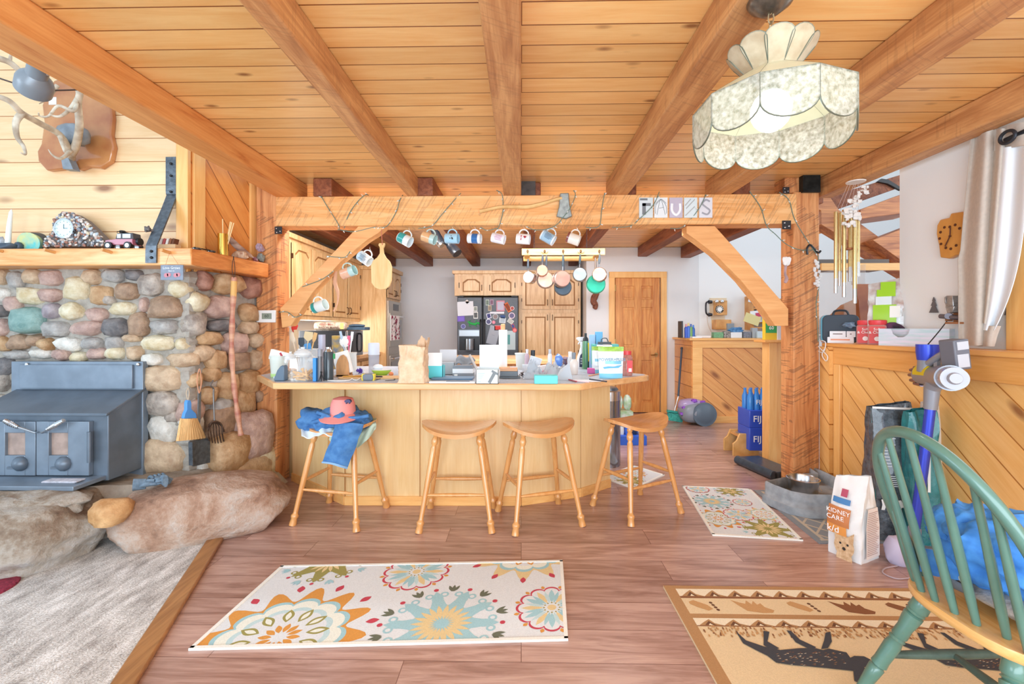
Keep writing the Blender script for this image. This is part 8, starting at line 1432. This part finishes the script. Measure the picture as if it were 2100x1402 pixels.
a_, e_ = F(1512, 942, .04), F(1588, 975, .04); b = MB(); d = (e_-a_).normalized(); n_ = Vector((-d.y, d.x, 0)); b.tube([a_, e_], .038, 16); q = [a_, e_, e_+n_*.22, a_+n_*.22]; b.add([v+Vector((0, 0, z)) for z in (-.03, .028) for v in q], [(0, 3, 2, 1), (4, 5, 6, 7), (0, 1, 5, 4), (1, 2, 6, 5), (2, 3, 7, 6), (3, 0, 4, 7)]); one(b, 'floor_heater', M('#3e4c58', .3, var=.3, scale=30), 'low dark rounded floor unit reaching from rack to post', 'appliance', bev=.005)
c = F(1438, 874); t = thing('canister_vacuum', 'grey canister vacuum with clear purple dust bin on the floor', 'vacuum', c+Vector((0, .15, 0)))
b = MB(); b.rock(c+Vector((0, .16, .15)), (.23, .17, .14), 2, None, 28, amp=.08); b.build('body', M('#868c94', .35), t, ang=80); b = MB(); b.rock(c+Vector((-.06, .18, .23)), (.17, .12, .1), 5, None, 22, amp=.05); b.build('dust_bin', M('#b8a4cc', .15, alpha=.8), t, ang=80)
b = MB(); b.lathe([(0, .03), (.1, .03), (.115, .02), (.15, .02), (.155, 0)], c+Vector((.05, .02, .15)), 28, T=FRONT); b.build('wheel', M('#5c6a76', .35), t)
for dx, dz_ in ((-.05, .31), (-.17, .22), (-.2, .14), (.06, .29), (.2, .16)): b = MB(); b.rock(c+Vector((dx, .1, dz_)), (.04, .035, .025), 3, None, 10, amp=.3); b.build('purple_trim', M('#8a48b8', .3), t)
t = thing('floor_broom', 'teal floor broom with dark pole leaning on the desk half wall', 'broom', F(1386, 866)); q = F(1386, 866)+Vector((0, .05, 0)); b = MB(); b.cyl(q+Vector((0, 0, .14)), P(1391, 812, 6.2), .008); b.build('lower_pole', M('#d8dcde', .3, metal=.6), t); b = MB(); b.cyl(P(1391, 812, 6.2), P(1398, 716, 6.35), .014); b.sph(P(1398, 714, 6.35), .02, 8); b.build('grip', M('#3c4654', .4), t)
b = MB(); R = Matrix.Rotation(.15, 3, 'Y'); b.cb(q+Vector((0, 0, .13)), (.2, .05, .03), R=R); b.build('broom_block', M('#3aa89c', .5), t); b = MB(); b.cb(q+Vector((.005, 0, .065)), (.2, .05, .11), R=R); b.build('bristles', M('#52c4b4', .9, var=.5, scale=60, bump=.8), t)
# trash can, jug pack behind the peninsula end
c = F(1252, 958); c.y += .12; t = thing('trash_can', 'tall stainless trash can just behind the peninsula end', 'trash can', c); b = MB(); b.lathe([(.14, 0), (.14, .62)], c, 30, sx=.8); b.build('body', M('#9aa0ac', .18, metal=.9), t); b = MB(); b.lathe([(.143, .6), (.143, .68), (.12, .69)], c, 30, sx=.8); b.build('rim', STEEL, t); b = MB(); b.lathe([(.12, .69), (.1, .71), (0, .715)], c, 30, sx=.8); b.build('lid', M('#3a4048', .3), t)
c = F(1296, 913); t = thing('crate', 'blue crate of supplies on the floor beyond the trash can', 'crate', c); b = MB(); b.box((c.x-.14, c.y, 0), (c.x+.16, c.y+.3, .1)); b.build('tray', M('#2c5cc0', .5), t, bev=.004); b = MB(); [b.rock((c.x-.1+.07*i, c.y+.08, .15), (.035, .03, .06), i, None, 8, m=i % 3) for i in range(4)]; b.build('contents', [M('#d8dee0'), M('#3c6cd0'), M('#20304c')], t)
c = F(1286, 880); t = thing('paper_goods_pack', 'pale green and white wrapped bottle pack beyond the trash can', 'package', c+Vector((0, .2, 0))); b = MB(); b.box((c.x-.12, c.y+.1, 0), (c.x+.1, c.y+.35, .2)); b.rock((c.x-.06, c.y+.2, .3), (.05, .06, .1), 1, None, 12); b.rock((c.x+.05, c.y+.2, .3), (.05, .06, .1), 2, None, 12); b.build('wrap', M('#dfe8e4', .3, col2='#9cc88c', scale=14), t, bev=.01)
# ================================================================ hanging mugs
GYF = GY-.004; zg = gz0
def mug(px, py, ang, r, h, cols, label, Y, hookz=None, txt=None, tcol='#c04050', flare=1.0, band=None, back=False):
    """hung by its handle; ang = tilt of the mug axis from horizontal (deg), mouth to the right"""
    r *= 1.17; h *= 1.17; c = P(px, py+2, Y); t = thing('coffee_mug', label, 'mug', c, 0, 'mugs hanging from the girt and brace')
    a = math.radians(ang); ax = Vector((math.cos(a), -.18, -math.sin(a)))if not back else Vector((math.cos(a), .2, -math.sin(a))); ax.normalize(); T = ax.to_track_quat('Z', 'X').to_matrix(); o = c-ax*h/2
    b = MB(); b.lathe([(r*.93, 0), (r, .004), (r*flare, h)], o, 26, T=T, capt=False); b.lathe([(r*flare, h), (r*flare*.93, h), (r*.9, .006), (0, .006)], o, 26, T=T, capt=False, capb=False)
    for i, f_ in enumerate(b.f):
        pass
    o_ = b.build('mug_body', M(cols[0], .2, coat=.5), t)
    if len(cols) > 1:
        b = MB(); f0, f1 = band or (.05, .6); b.lathe([((r+(r*flare-r)*f0)+.0006, h*f0), ((r+(r*flare-r)*f1)+.0006, h*f1)], o, 26, T=T, capt=False, capb=False); b.build('glaze_band', M(cols[1], .2, coat=.5, col2=cols[2] if len(cols) > 2 else None, scale=20), t)
    up = Vector((math.sin(a), 0, math.cos(a))); hp_ = [o+ax*h*f+up*(r*q_) for f, q_ in ((.85, .95), (.82, 1.35), (.62, 1.75), (.36, 1.75), (.2, 1.4), (.16, .95))]
    b = MB(); b.tube(smooth_line(hp_, 4), .0055, 8); b.build('handle', M(cols[0], .2, coat=.5), t)
    if txt:
        rt = ax.copy(); rt.y = 0; rt.normalize(); upv = Vector((-rt.z, 0, rt.x)); R = mat3(rt, upv, (0, -1, 0)); b = MB()
        if txt == 'heart':
            q = c+Vector((0, -r-.012, 0))+R @ Vector((.012, .008, 0)); b.disc(q+R @ Vector((-.005, .003, 0)), .0065, R, 10); b.disc(q+R @ Vector((.005, .003, 0)), .0065, R, 10); b.poly([q+R @ Vector(v) for v in ((-.011, .001, 0), (.011, .001, 0), (0, -.013, 0))])
            R = R @ Matrix.Rotation(-PI/2, 3, 'Z'); b.text('MOM', c+Vector((0, -r-.012, 0))+R @ Vector((0, -.018, 0)), .017, R, bold=.01)
        elif txt == 'spots': [b.disc(c+Vector((rs2.uniform(-.014, .014), -r-.010, rs2.uniform(-.014, .014))), rs2.uniform(.002, .005), R, 8) for _ in range(12)]
        elif txt == 'lines': [fbox(b, c+Vector((0, -r-.010, 0)), R, -h*.3+rs2.uniform(0, .01), h*.28-rs2.uniform(0, .015), -.02+i*.009, -.0165+i*.009, 0, .0004) for i in range(5)]
        b.build('print', M(tcol, .5), t)
    hk = hp_[2].lerp(hp_[3], .5)+up*.004; z1 = hookz if hookz else zg
    b = MB(); b.tube(smooth_line([Vector((hk.x, hk.y, z1+.004)), Vector((hk.x, hk.y, hk.z+.012)), Vector((hk.x+.008, hk.y, hk.z+.002)), Vector((hk.x, hk.y, hk.z-.006)), Vector((hk.x-.008, hk.y, hk.z))]), .0015, 5); b.build('cup_hook', M('#d8cfc0', .3, metal=.8), t)
    return t
rs2 = random.Random(9); YM = GY+.06
mug(830, 489, 28, .036, .095, ('#e6eef0', '#2f9a9c', '#3aa8a4'), 'white and teal banded mug, nearest the cutting board on the girt', YM, flare=1.1, band=(.06, .55))
mug(880, 486, 20, .034, .095, ('#bcd8d4', '#e0a878', '#e8c090'), 'tan and pale aqua swirled mug hanging under the girt', YM, flare=1.05, band=(.0, .65))
mug(927, 487, 3, .035, .092, ('#a9d4ea',), 'sky blue mug with small black flecks in front of the spotlights', YM, txt='spots', tcol='#3a3a40')
mug(973, 487, 5, .034, .092, ('#eef1f4', '#2f6aa8'), 'white mug with navy blue print under the girt', YM, band=(.35, .8))
mug(1022, 487, 14, .034, .092, ('#f1eef2',), 'white mug with pink handwriting lines under the girt', YM, txt='lines', tcol='#c88ab0')
mug(1073, 488, 6, .036, .092, ('#f3f5f7',), 'white mug with red heart and MOM lettering', YM, txt='heart', tcol='#d03848')
mug(1124, 485, 32, .037, .098, ('#e9f0f4', '#a8c8dc'), 'white and pale blue landscape mug tilted under the girt', YM, txt='lines', tcol='#4a6a88', band=(.1, .9))
mug(1176, 488, 22, .037, .088, ('#f0e8dc', '#8a4a44'), 'cream mug with maroon base band, last along the girt', YM, band=(.0, .16))
mug(748, 528, 34, .036, .095, ('#eef3f4', '#c2dceb'), 'white and light blue lettered mug, topmost on the knee brace', GY+.08, hookz=P(748, 507, GY+.08).z, txt='lines', tcol='#5a7488')
mug(715, 556, -18, .036, .1, ('#bcdcd8', '#e8a88c', '#ecc0a0'), 'pink and aqua swirled mug, middle one on the knee brace', GY+.08, hookz=P(712, 534, GY+.08).z, band=(.0, .62))
mug(655, 626, -16, .038, .1, ('#eaf2ee', '#2f9a94'), 'white and teal lettered mug, lowest on the knee brace', GY+.08, hookz=P(650, 603, GY+.08).z, band=(.06, .32), flare=1.06)
# hanging cutting board and antler-shaped handle
t = thing('paddle_board', 'pale wooden paddle cutting board hanging from the girt', 'cutting board', P(783, 595, GY+.02)); pl = [(762, 545), (766, 535), (775, 528), (780, 520), (780, 508), (777, 503), (779, 499), (790, 499), (790, 504), (787, 509), (788, 520), (793, 529), (800, 536), (804, 546), (804, 575), (800, 586), (792, 593), (780, 594), (770, 590), (763, 580)]
b = MB(); b.prism(XZ(pl, GY+.04), GY+.02, GY+.045, 'xz'); b.build('board', M('#f0cf94', .4, col2='#e3b877', scale=8, stretch=(4, 1, .5)), t, bev=.004); b = MB(); b.tube([P(784, 502, GY+.015), P(782, 470, GY+.03), P(785, 470, GY+.05)], .003, 6); b.build('leather_thong', M('#c87860'), t)
b = MB(); L = smooth_line([P(x, y, GY+.09) for x, y in ((689, 556), (687, 580), (693, 600), (692, 622), (684, 638))], 5); b.tube(L, [.012+.006*math.sin(i*.28) for i in range(len(L))], 8, flat=.6); one(b, 'carved_stick', M('#d8a07c', .4), 'pinkish carved wooden stick hanging off the knee brace', 'stick')
# axe
t = thing('axe', 'axe with pale wooden handle mounted on the girt face', 'axe', P(1075, 430, GY)); b = MB(); L = smooth_line([P(x, y, GY-.02) for x, y in ((984, 433), (990, 432), (1030, 424), (1080, 424), (1110, 418), (1140, 409), (1152, 407))], 4); b.tube(L, [.013+.004*abs(math.cos(i*.25)) for i in range(len(L))], 10, flat=1.3); b.build('handle', M('#f0c888', .4, col2='#e0b070', scale=10), t)
b = MB(); b.prism(XZ([(1148, 397), (1166, 396), (1168, 420), (1173, 444), (1160, 449), (1141, 444), (1146, 425)], GY-.02), GY-.036, GY-.004, 'xz'); b.build('head', M('#a9b0ac', .4, metal=.6, var=.35, scale=30), t, bev=.006)
# letter tiles
for i, (x0, x1, kind) in enumerate(((1310, 1340, 'F'), (1341, 1370, 'A'), (1372, 1401, 'U'), (1402, 1431, 'Z'), (1433, 1462, 'S'))):
    lb = ('framed letter photo tile shaped like a grey F bracket', 'framed letter photo tile with a thin line drawn A', 'framed letter photo tile with a bold white U', 'framed letter photo tile with slanted pale strokes', 'framed letter photo tile with a grey curving S')[i]
    a, e_ = P(x0+1, 405, GY-.012), P(x1-1, 446, GY-.012); c = (a+e_)/2; w, h = e_.x-a.x, a.z-e_.z; t = thing('letter_tile', lb, 'wall decoration', (c.x, GY, e_.z), 0, 'photo letter tiles on the girt'); b = MB(); b.box((a.x, GY-.012, e_.z), (e_.x, GY-.001, a.z)); b.build('tile', M(('#d8e2e4', '#e9eef0', '#c4bccc', '#dde8ea', '#e2e2e8')[i], .4), t)
    b = MB(); q = Vector((c.x, GY-.0125, c.z))
    if kind == 'F': [fbox(b, q, FRONT, *v, 0, .001) for v in ((-w*.28, -w*.02, -h*.35, h*.22), (-w*.28, w*.34, h*.08, h*.22), (-w*.45, w*.1, h*.36, h*.46))]
    elif kind == 'A': [b.tube(smooth_line([q+FRONT @ Vector((x*w, y*h, 0)) for x, y in v], 4), .0014, 4) for v in (((-.3, -.35), (-.02, .4), (.32, -.35)), ((-.15, -.03), (.18, .0)), ((-.45, .15), (-.02, .42), (.4, .2)), ((-.42, -.3), (-.4, .1), (-.02, .4)), ((.42, -.3), (.38, .1), (.02, .4)))]
    elif kind == 'U': b.tube(smooth_line([q+FRONT @ Vector((x*w, y*h, 0)) for x, y in ((-.3, .2), (-.3, -.15), (0, -.36), (.3, -.15), (.3, .2))], 4), .009, 6, flat=.3)
    elif kind == 'Z': [b.tube([q+FRONT @ Vector((x*w, y*h, 0)) for x, y in v], .004, 5) for v in (((-.42, .1), (.0, .42)), ((-.35, -.05), (.3, .4)), ((-.4, -.4), (.3, .05)))]
    else: b.tube(smooth_line([q+FRONT @ Vector((x*w, y*h, 0)) for x, y in ((.3, .3), (0, .38), (-.28, .2), (0, .02), (.3, -.15), (.1, -.34), (-.3, -.25))], 4), .007, 6, flat=.3)
    b.build('letter', M(('#7c8084', '#5c6468', '#f6f8fa', '#b9bcbc', '#a4a4ac')[i], .5), t)
# string lights draped over girt, brace and post
SLW = M('#6c8476', .6); SLB = M('#eef0e8', .3)
def slight(paths, label, seed):
    t = thing('string_lights', label, 'string lights', P(*paths[0][0]), 0, 'string lights on the girt'); b = MB(); bb = MB(); rr = random.Random(seed)
    for pth in paths:
        L = smooth_line([P(*p) for p in pth], 5); b.tube(L, .0032, 5)
        for q in L[2::4]: d = Vector((rr.uniform(-1, 1), -.25, rr.uniform(-1, .5))).normalized()*.026; b.tube([q, q+d*.4], .003, 5); bb.tube([q+d*.4, q+d], [.0042, .0015], 6)
    b.build('wire', SLW, t); bb.build('bulbs', SLB, t)
f_, k_ = GY-.01, GY+.03
slight([[(655, 396, f_), (672, 425, f_), (695, 462, f_), (693, 472, k_)], [(706, 468, k_), (715, 440, f_), (732, 415, f_), (748, 400, f_), (756, 400, k_)], [(693, 470, k_), (725, 475, k_), (765, 466, k_), (782, 466, k_), (795, 462, f_), (812, 435, f_), (820, 410, f_), (826, 400, k_)]], 'string lights wrapped over the girt end nearest the chimney', 1)
slight([[(858, 468, k_), (885, 463, f_), (910, 435, f_), (930, 412, f_), (945, 396, k_)], [(1018, 390, f_), (1030, 400, f_), (1031, 435, f_), (1024, 462, f_), (1020, 470, k_)]], 'string lights crossing the girt around the middle mugs', 2)
slight([[(985, 465, k_), (998, 472, k_), (1020, 468, k_)], [(1080, 464, k_), (1095, 471, k_), (1120, 470, k_), (1140, 462, f_), (1155, 445, GY-.045), (1170, 425, GY-.045), (1180, 400, f_), (1176, 390, f_)], [(1202, 466, k_), (1228, 464, f_), (1234, 430, f_), (1240, 395, f_)]], 'string lights looping below the girt around the axe head', 3)
slight([[(1255, 466, k_), (1290, 464, k_), (1310, 450, f_-.01), (1340, 420, f_-.015), (1352, 393, f_)], [(1375, 468, k_), (1400, 465, k_), (1432, 430, f_-.015), (1448, 398, f_)]], 'string lights draped across the letter tiles', 4)
slight([[(1537, 392, f_), (1560, 425, f_), (1572, 462, f_), (1590, 480, f_), (1612, 500, f_), (1640, 512, f_), (1672, 512, f_)], [(1598, 394, f_), (1618, 410, f_), (1630, 450, f_), (1660, 500, f_), (1678, 525, f_)], [(1678, 525, f_), (1680, 580, f_), (1674, 620, f_), (1676, 660, f_), (1678, 700, f_)]], 'string lights trailing down the big timber post', 5)
slight([[(572, 640, GY-.005), (590, 640, f_), (605, 650, f_), (620, 645, k_)], [(620, 588, k_), (655, 575, GY+.02), (672, 565, GY+.02), (685, 555, k_)], [(670, 525, k_), (690, 527, GY+.02), (708, 527, GY+.02), (718, 515, k_)]], 'string lights wound round the knee brace by the chimney', 6)
# black hook, driftwood and shell on the big post
b = MB(); b.tube(smooth_line([P(x, y, GY-.01) for x, y in ((1656, 522), (1655, 510), (1661, 502), (1668, 508), (1678, 518), (1683, 514))], 4), .008, 8); one(b, 'iron_hook', DARK, 'bent black iron hook near the top of the big post', 'hook')
t = thing('driftwood_charm', 'small grey driftwood charm with white shell on the big post', 'decoration', P(1610, 580, GY)); b = MB(); b.tube(smooth_line([P(x, y, GY-.01) for x, y in ((1612, 540), (1610, 560), (1613, 570), (1610, 580))], 4), [.012, .011, .01, .009, .009, .009, .01, .011, .013, .014, .014, .012, .01], 8); b.build('stick', M('#c0a0a0', .7, var=.3), t); b = MB(); b.rock(P(1613, 535, GY-.015), (.03, .014, .034), 4, None, 16, amp=.4); b.build('shell', M('#f0ece8', .5), t)
b = MB(); rr = random.Random(3); [b.rock(P(1675+rr.uniform(-5, 7), 535+i*3.1, GY-.015), (.012, .008, .014), i, None, 7, amp=.6) for i in range(17)]; one(b, 'lichen_strand', M('#e8e4e0', .8), 'white lichen strand hanging down the outer edge of the big post', 'decoration', ang=40)
# thermostat
t = thing('thermostat', 'white wall thermostat on the rough post reading 60', 'thermostat', P(547, 660, GY)); a, e_ = P(528, 636, GY), P(567, 661, GY); b = MB(); b.box((a.x, GY-.02, e_.z), (e_.x, GY-.001, a.z)); b.build('case', M('#f0f0ee', .4), t, bev=.004)
a, e_ = P(537, 642, GY-.02), P(557, 654, GY-.02); b = MB(); b.box((a.x, GY-.0215, e_.z), (e_.x, GY-.02, a.z)); b.build('display', M('#8f9a8c', .3), t); b = MB(); b.text('60', ((a.x+e_.x)/2, GY-.022, (a.z+e_.z)/2), .035); b.build('digits', M('#3c4238'), t)
# track spotlights
t = thing('track_spotlights', 'cluster of black track spotlights aimed down behind the blue mug', 'spotlight', P(915, 480, 4.7))
b = MB()
b.cyl(P(893, 462, 4.7), P(912, 462, 4.7), .03); b.tube([P(905, 470, 4.7), P(905, 440, 4.7)], .02); b.build('mount', DARK, t)
for p, q, rr_ in (((888, 468, 4.7), (905, 500, 4.65), .045), ((918, 495, 4.7), (938, 520, 4.65), .053)):
    A_1, B_1 = P(*p), P(*q); b = MB(); b.tube([A_1, A_1.lerp(B_1, .3), A_1.lerp(B_1, .32), A_1.lerp(B_1, .6), A_1.lerp(B_1, .62), B_1], [rr_*.8, rr_*.8, rr_*.95, rr_*.95, rr_, rr_], 18); b.build('spot_can', M('#1e2228', .25), t)
b = MB(); b.cyl(P(899, 495, 4.66), P(907, 503, 4.65), .042); b.build('silver_ring', M('#a8acb0', .2, metal=.9), t)
# ================================================================ pot rack and pans
PY_ = 5.0; x0, x1 = P(1070, 520, PY_).x, P(1241, 520, PY_).x; zt_, zb_ = P(1150, 511, PY_).z, P(1150, 521, PY_).z
t = thing('pot_rack', 'pale wooden bar pot rack hung on chains below the joists', 'pot rack', ((x0+x1)/2, PY_, zb_))
RW = M('#f0c47c', .4, col2='#e4b060', scale=8, stretch=(.5, 1, 4)); b = MB(); b.box((x0, PY_, zb_-.01), (x1, PY_+.02, zt_+.01)); b.build('front_rail', RW, t, bev=.003); b = MB(); b.box((x0+.02, PY_+.3, zb_-.03), (x1-.03, PY_+.32, zt_-.03)); b.build('back_rail', RW, t, bev=.003)
for xx in (x0+.06, x1-.06): b = MB(); b.box((xx-.03, PY_+.02, zb_), (xx+.03, PY_+.3, zb_+.02)); b.build('cross_bar', RW, t)
for xx in (x0+.14, x1-.18):
    b = MB(); z = zt_; i = 0
    while z < ZC-.01: b.tube([Vector((xx+(math.cos(a_*PI/5)*.006 if i % 2 else 0), PY_+.15+(0 if i % 2 else math.cos(a_*PI/5)*.006), z+.012+math.sin(a_*PI/5)*.012)) for a_ in range(10)], .0016, 5, closed=True); z += .02; i += 1
    b.build('chain', IRON, t)
for px, dbl in ((1082, 0), (1117, 1), (1155, 0), (1191, 1), (1229, 0)):
    c = P(px, 517, PY_-.004); b = MB(); b.sph(c+Vector((0, 0, .01)), (.012, .006, .02), 10)
    for sg in ((-1, 1) if dbl else (0,)): b.tube(smooth_line([c, c+Vector((sg*.01, -.01, -.012)), c+Vector((sg*.028, -.02, -.01)), c+Vector((sg*.034, -.02, .004))] if dbl else [c, c+Vector((0, -.006, -.02)), c+Vector((0, -.025, -.022)), c+Vector((0, -.028, -.008))]), .003, 6)
    b.build('hook', M('#5c4228', .4, metal=.6), t)
def pan(label, px, yh, pc, r, depth, bot, side, hcol, Y, inside=False, tilt=0.0, sx=1.0):
    """yh: y of hook end of the handle; pc: pixel centre of the pan"""
    c = P(pc[0], pc[1], Y); hk = P(px, yh, Y); t = thing('saucepan' if depth > .05 else 'frying_pan', label, 'pan', c, 0, 'pans hanging from the pot rack'); T = FRONT @ Matrix.Rotation(tilt, 3, 'Y')
    if inside: T = T @ Matrix.Rotation(PI, 3, 'X')
    pr_ = [(0, 0), (r*.88, 0), (r*.96, -.006), (r, -depth)]; b = MB(); b.lathe(pr_[:2], c, 30, T=T, capt=False, capb=False); b.build('base_disc', M(bot, .25, metal=.75, var=.2, scale=14), t); b = MB(); b.lathe([(r*.88, 0), (r*.96, -.006), (r, -depth), (r*1.03, -depth-.002), (r*.97, -depth), (r*.93, -.01), (0, -.006)], c, 30, T=T, capt=False, capb=False); b.build('pan_wall', side if hasattr(side, 'name') else M(side, .25, metal=.8), t)
    tp = c+(hk-c).normalized()*r+Vector((0, depth*.5, 0)); b = MB(); m_ = tp.lerp(hk, .25); b.tube([tp, m_], .007, 8); b.build('handle_stem', STEEL, t); b = MB(); b.tube(smooth_line([m_, m_.lerp(hk, .5), hk], 3), [.009, .012, .013, .012, .011, .01, .007][:7], 10); b.build('handle', M(hcol, .4), t)
CP = '#d99a82'
pan('small shiny stainless saucepan, first on the pot rack, open side showing', 1083, 531, (1083, 568), .070, .07, '#c4c4c4', STEEL, '#4c5660', PY_-.03, tilt=-.5)
pan('small copper bottomed pan overlapping a larger copper one', 1113, 522, (1112, 554), .064, .06, CP, '#c8b0a4', '#4a4f58', PY_-.06)
pan('large copper bottomed pan behind the small copper one', 1121, 524, (1119, 573), .095, .06, '#d49c88', '#b8b0ac', '#4a4f58', PY_+.02)
pan('widest copper bottomed sauté pan in the middle of the rack', 1155, 522, (1154, 571), .093, .06, '#c99c90', '#b8a8a0', '#3c4a52', PY_-.07, tilt=.2)
pan('dark skillet peeking out below the widest copper pan', 1156, 530, (1155, 588), .095, .03, '#3c444c', M('#4a545c', .4), '#3c4450', PY_+.05)
pan('grey bottomed saucepan fourth along the rack', 1190, 521, (1189, 562), .078, .07, '#8f9aa0', '#8c9094', '#3c4a50', PY_-.05, tilt=-.15)
pan('bright copper bottomed pan hanging last over the green skillet', 1230, 520, (1229, 562), .080, .065, '#e0ae98', '#b8a498', '#5c6468', PY_-.07, tilt=-.2)
pan('green enamel skillet hanging behind the last copper pan', 1221, 528, (1223, 582), .104, .03, '#2f9478', M('#2f9478', .3, coat=.5), '#7a685c', PY_+.0)
b = MB(); c = P(1221, 615, 6.74); L = smooth_line([P(x, y, 6.72) for x, y in ((1226, 600), (1220, 608), (1217, 618), (1222, 626), (1218, 633))], 4); b.tube(L, [.03, .034, .04, .045, .05, .05, .048, .045, .045, .045, .045, .04, .035, .036, .04, .035, .02], 10); one(b, 'carved_wood_spirit', M('#9a5f48', .6, col2='#6e3e2c', scale=25, bump=.8), 'knobbly carved brown wood figure on the white wall below the green skillet', 'carving', ang=60)
# ================================================================ chandelier
ac = math.radians; CXL, CYL = .80, 1.47; CO = Vector((CXL, CYL, 0)); R0, zl, zu = .232, 1.89, 1.972
SHELL = M('#8f907c', .3, col2='#e6e6da', scale=70, alpha=.5, bump=.6); LEAD = M('#6c7264', .4, metal=.5); SH2 = M('#e4e6c8', .4, alpha=.85, var=.06)
t = thing('pendant_lamp', 'scalloped capiz shell pendant lamp hanging by chain from a ceiling beam', 'ceiling lamp', (CXL, CYL, 2.25))
N_ = 10; ph = [ac(-125+36*i) for i in range(N_)]; vt = [Vector((CXL+R0*math.cos(a_), CYL+R0*math.sin(a_), 0)) for a_ in ph]; lead = MB()
for i in range(N_):
    a_, e_ = vt[i], vt[(i+1) % N_]; rg = (e_-a_); w = rg.length; rg.normalize(); top_ = zu; low = zl+.0; pts = [(0, top_)]+[(0, low)]+[(w/2-w/2*math.cos(PI*k/12), low-.048*math.sin(PI*k/12)) for k in range(1, 12)]+[(w, low), (w, top_)]
    P3 = [Vector((a_.x+rg.x*x, a_.y+rg.y*x, z)) for x, z in pts]; out = Vector((a_.x+e_.x-2*CXL, a_.y+e_.y-2*CYL, 0)).normalized()*.0025; n = len(P3); b = MB(); b.add([p-out for p in P3]+[p+out for p in P3], [tuple(range(n)), tuple(range(n, 2*n))[::-1]]+[(i2, (i2+1) % n, n+(i2+1) % n, n+i2) for i2 in range(n)]); b.build('skirt_panel', SHELL, t, flat=True)
    lead.tube(P3, .0024, 6, closed=True)
    u0, u1 = Vector((CXL+.07*math.cos(ph[i]), CYL+.07*math.sin(ph[i]), 2.075)), Vector((CXL+.07*math.cos(ph[(i+1) % N_]), CYL+.07*math.sin(ph[(i+1) % N_]), 2.075)); q0, q1 = Vector((a_.x, a_.y, zu)), Vector((e_.x, e_.y, zu)); nr = (q1-q0).cross(u0-q0).normalized()*.002
    b = MB(); b.add([p-nr for p in (q0, q1, u1, u0)]+[p+nr for p in (q0, q1, u1, u0)], [(0, 1, 2, 3), (7, 6, 5, 4), (0, 1, 5, 4), (1, 2, 6, 5), (2, 3, 7, 6), (3, 0, 4, 7)]); b.build('roof_panel', SH2, t, flat=True); lead.tube([q0, u0], .0024, 6)
    am = (ph[i]+ph[i]+ac(36))/2; w2 = (u1-u0).length; rr_ = (u1-u0).normalized(); om = Vector((math.cos(am), math.sin(am), 0)); pts = [(-w2/2, 0)]+[(-(w2/2+.016*k/5), .075*k/6) for k in range(1, 6)]+[((w2/2+.018)*-math.cos(PI*k/8), .075+.026*math.sin(PI*k/8)) for k in range(9)]+[((w2/2+.016*k/5), .075*k/6) for k in range(5, 0, -1)]+[(w2/2, 0)]
    P3 = [(u0+u1)/2+rr_*x+(om*.62+Vector((0, 0, .8)))*y for x, y in pts]; n = len(P3); nr = om*.0018; b = MB(); b.add([p-nr for p in P3]+[p+nr for p in P3], [tuple(range(n)), tuple(range(n, 2*n))[::-1]]+[(i2, (i2+1) % n, n+(i2+1) % n, n+i2) for i2 in range(n)]); b.build('crown_petal', M('#bfae90', .3, col2='#d8ccb0', scale=20, alpha=.7), t, flat=True); lead.tube(P3, .0018, 5, closed=True)
lead.build('leading', LEAD, t)
b = MB(); b.sph((CXL, CYL, 1.955), (.06, .06, .066), 20); b.build('globe_bulb', M('#f6fbff', .5, emis=2), t)
b = MB(); b.lathe([(.03, 2.02), (.03, 2.06), (.07, 2.075)], (CXL, CYL, 0), 18); b.build('socket', LEAD, t)
b = MB(); z = 2.08; i = 0
while z < ZB-.03: b.tube([Vector((CXL+(math.cos(a_*PI/6)*.009 if i % 2 else 0), CYL+(0 if i % 2 else math.cos(a_*PI/6)*.009), z+.018+math.sin(a_*PI/6)*.02)) for a_ in range(12)], .0024, 6, closed=True); z += .031; i += 1
b.build('chain', M('#b8a888', .3, metal=.8), t)
b = MB(); b.lathe([(.012, ZB-.045), (.03, ZB-.04), (.062, ZB-.015), (.07, ZB-.002), (.07, ZB)], (CXL, CYL, 0), 28); b.build('canopy', M('#8c8478', .3, metal=.8, var=.4, scale=40), t)
d = bpy.data.lights.new('pendant_bulb_light', 'POINT'); d.energy = 1.2; d.shadow_soft_size = .06; d.color = (1, .97, .92); o = bpy.data.objects.new('pendant_bulb_light', d); COL.objects.link(o); o.location = (CXL, CYL, 1.875)
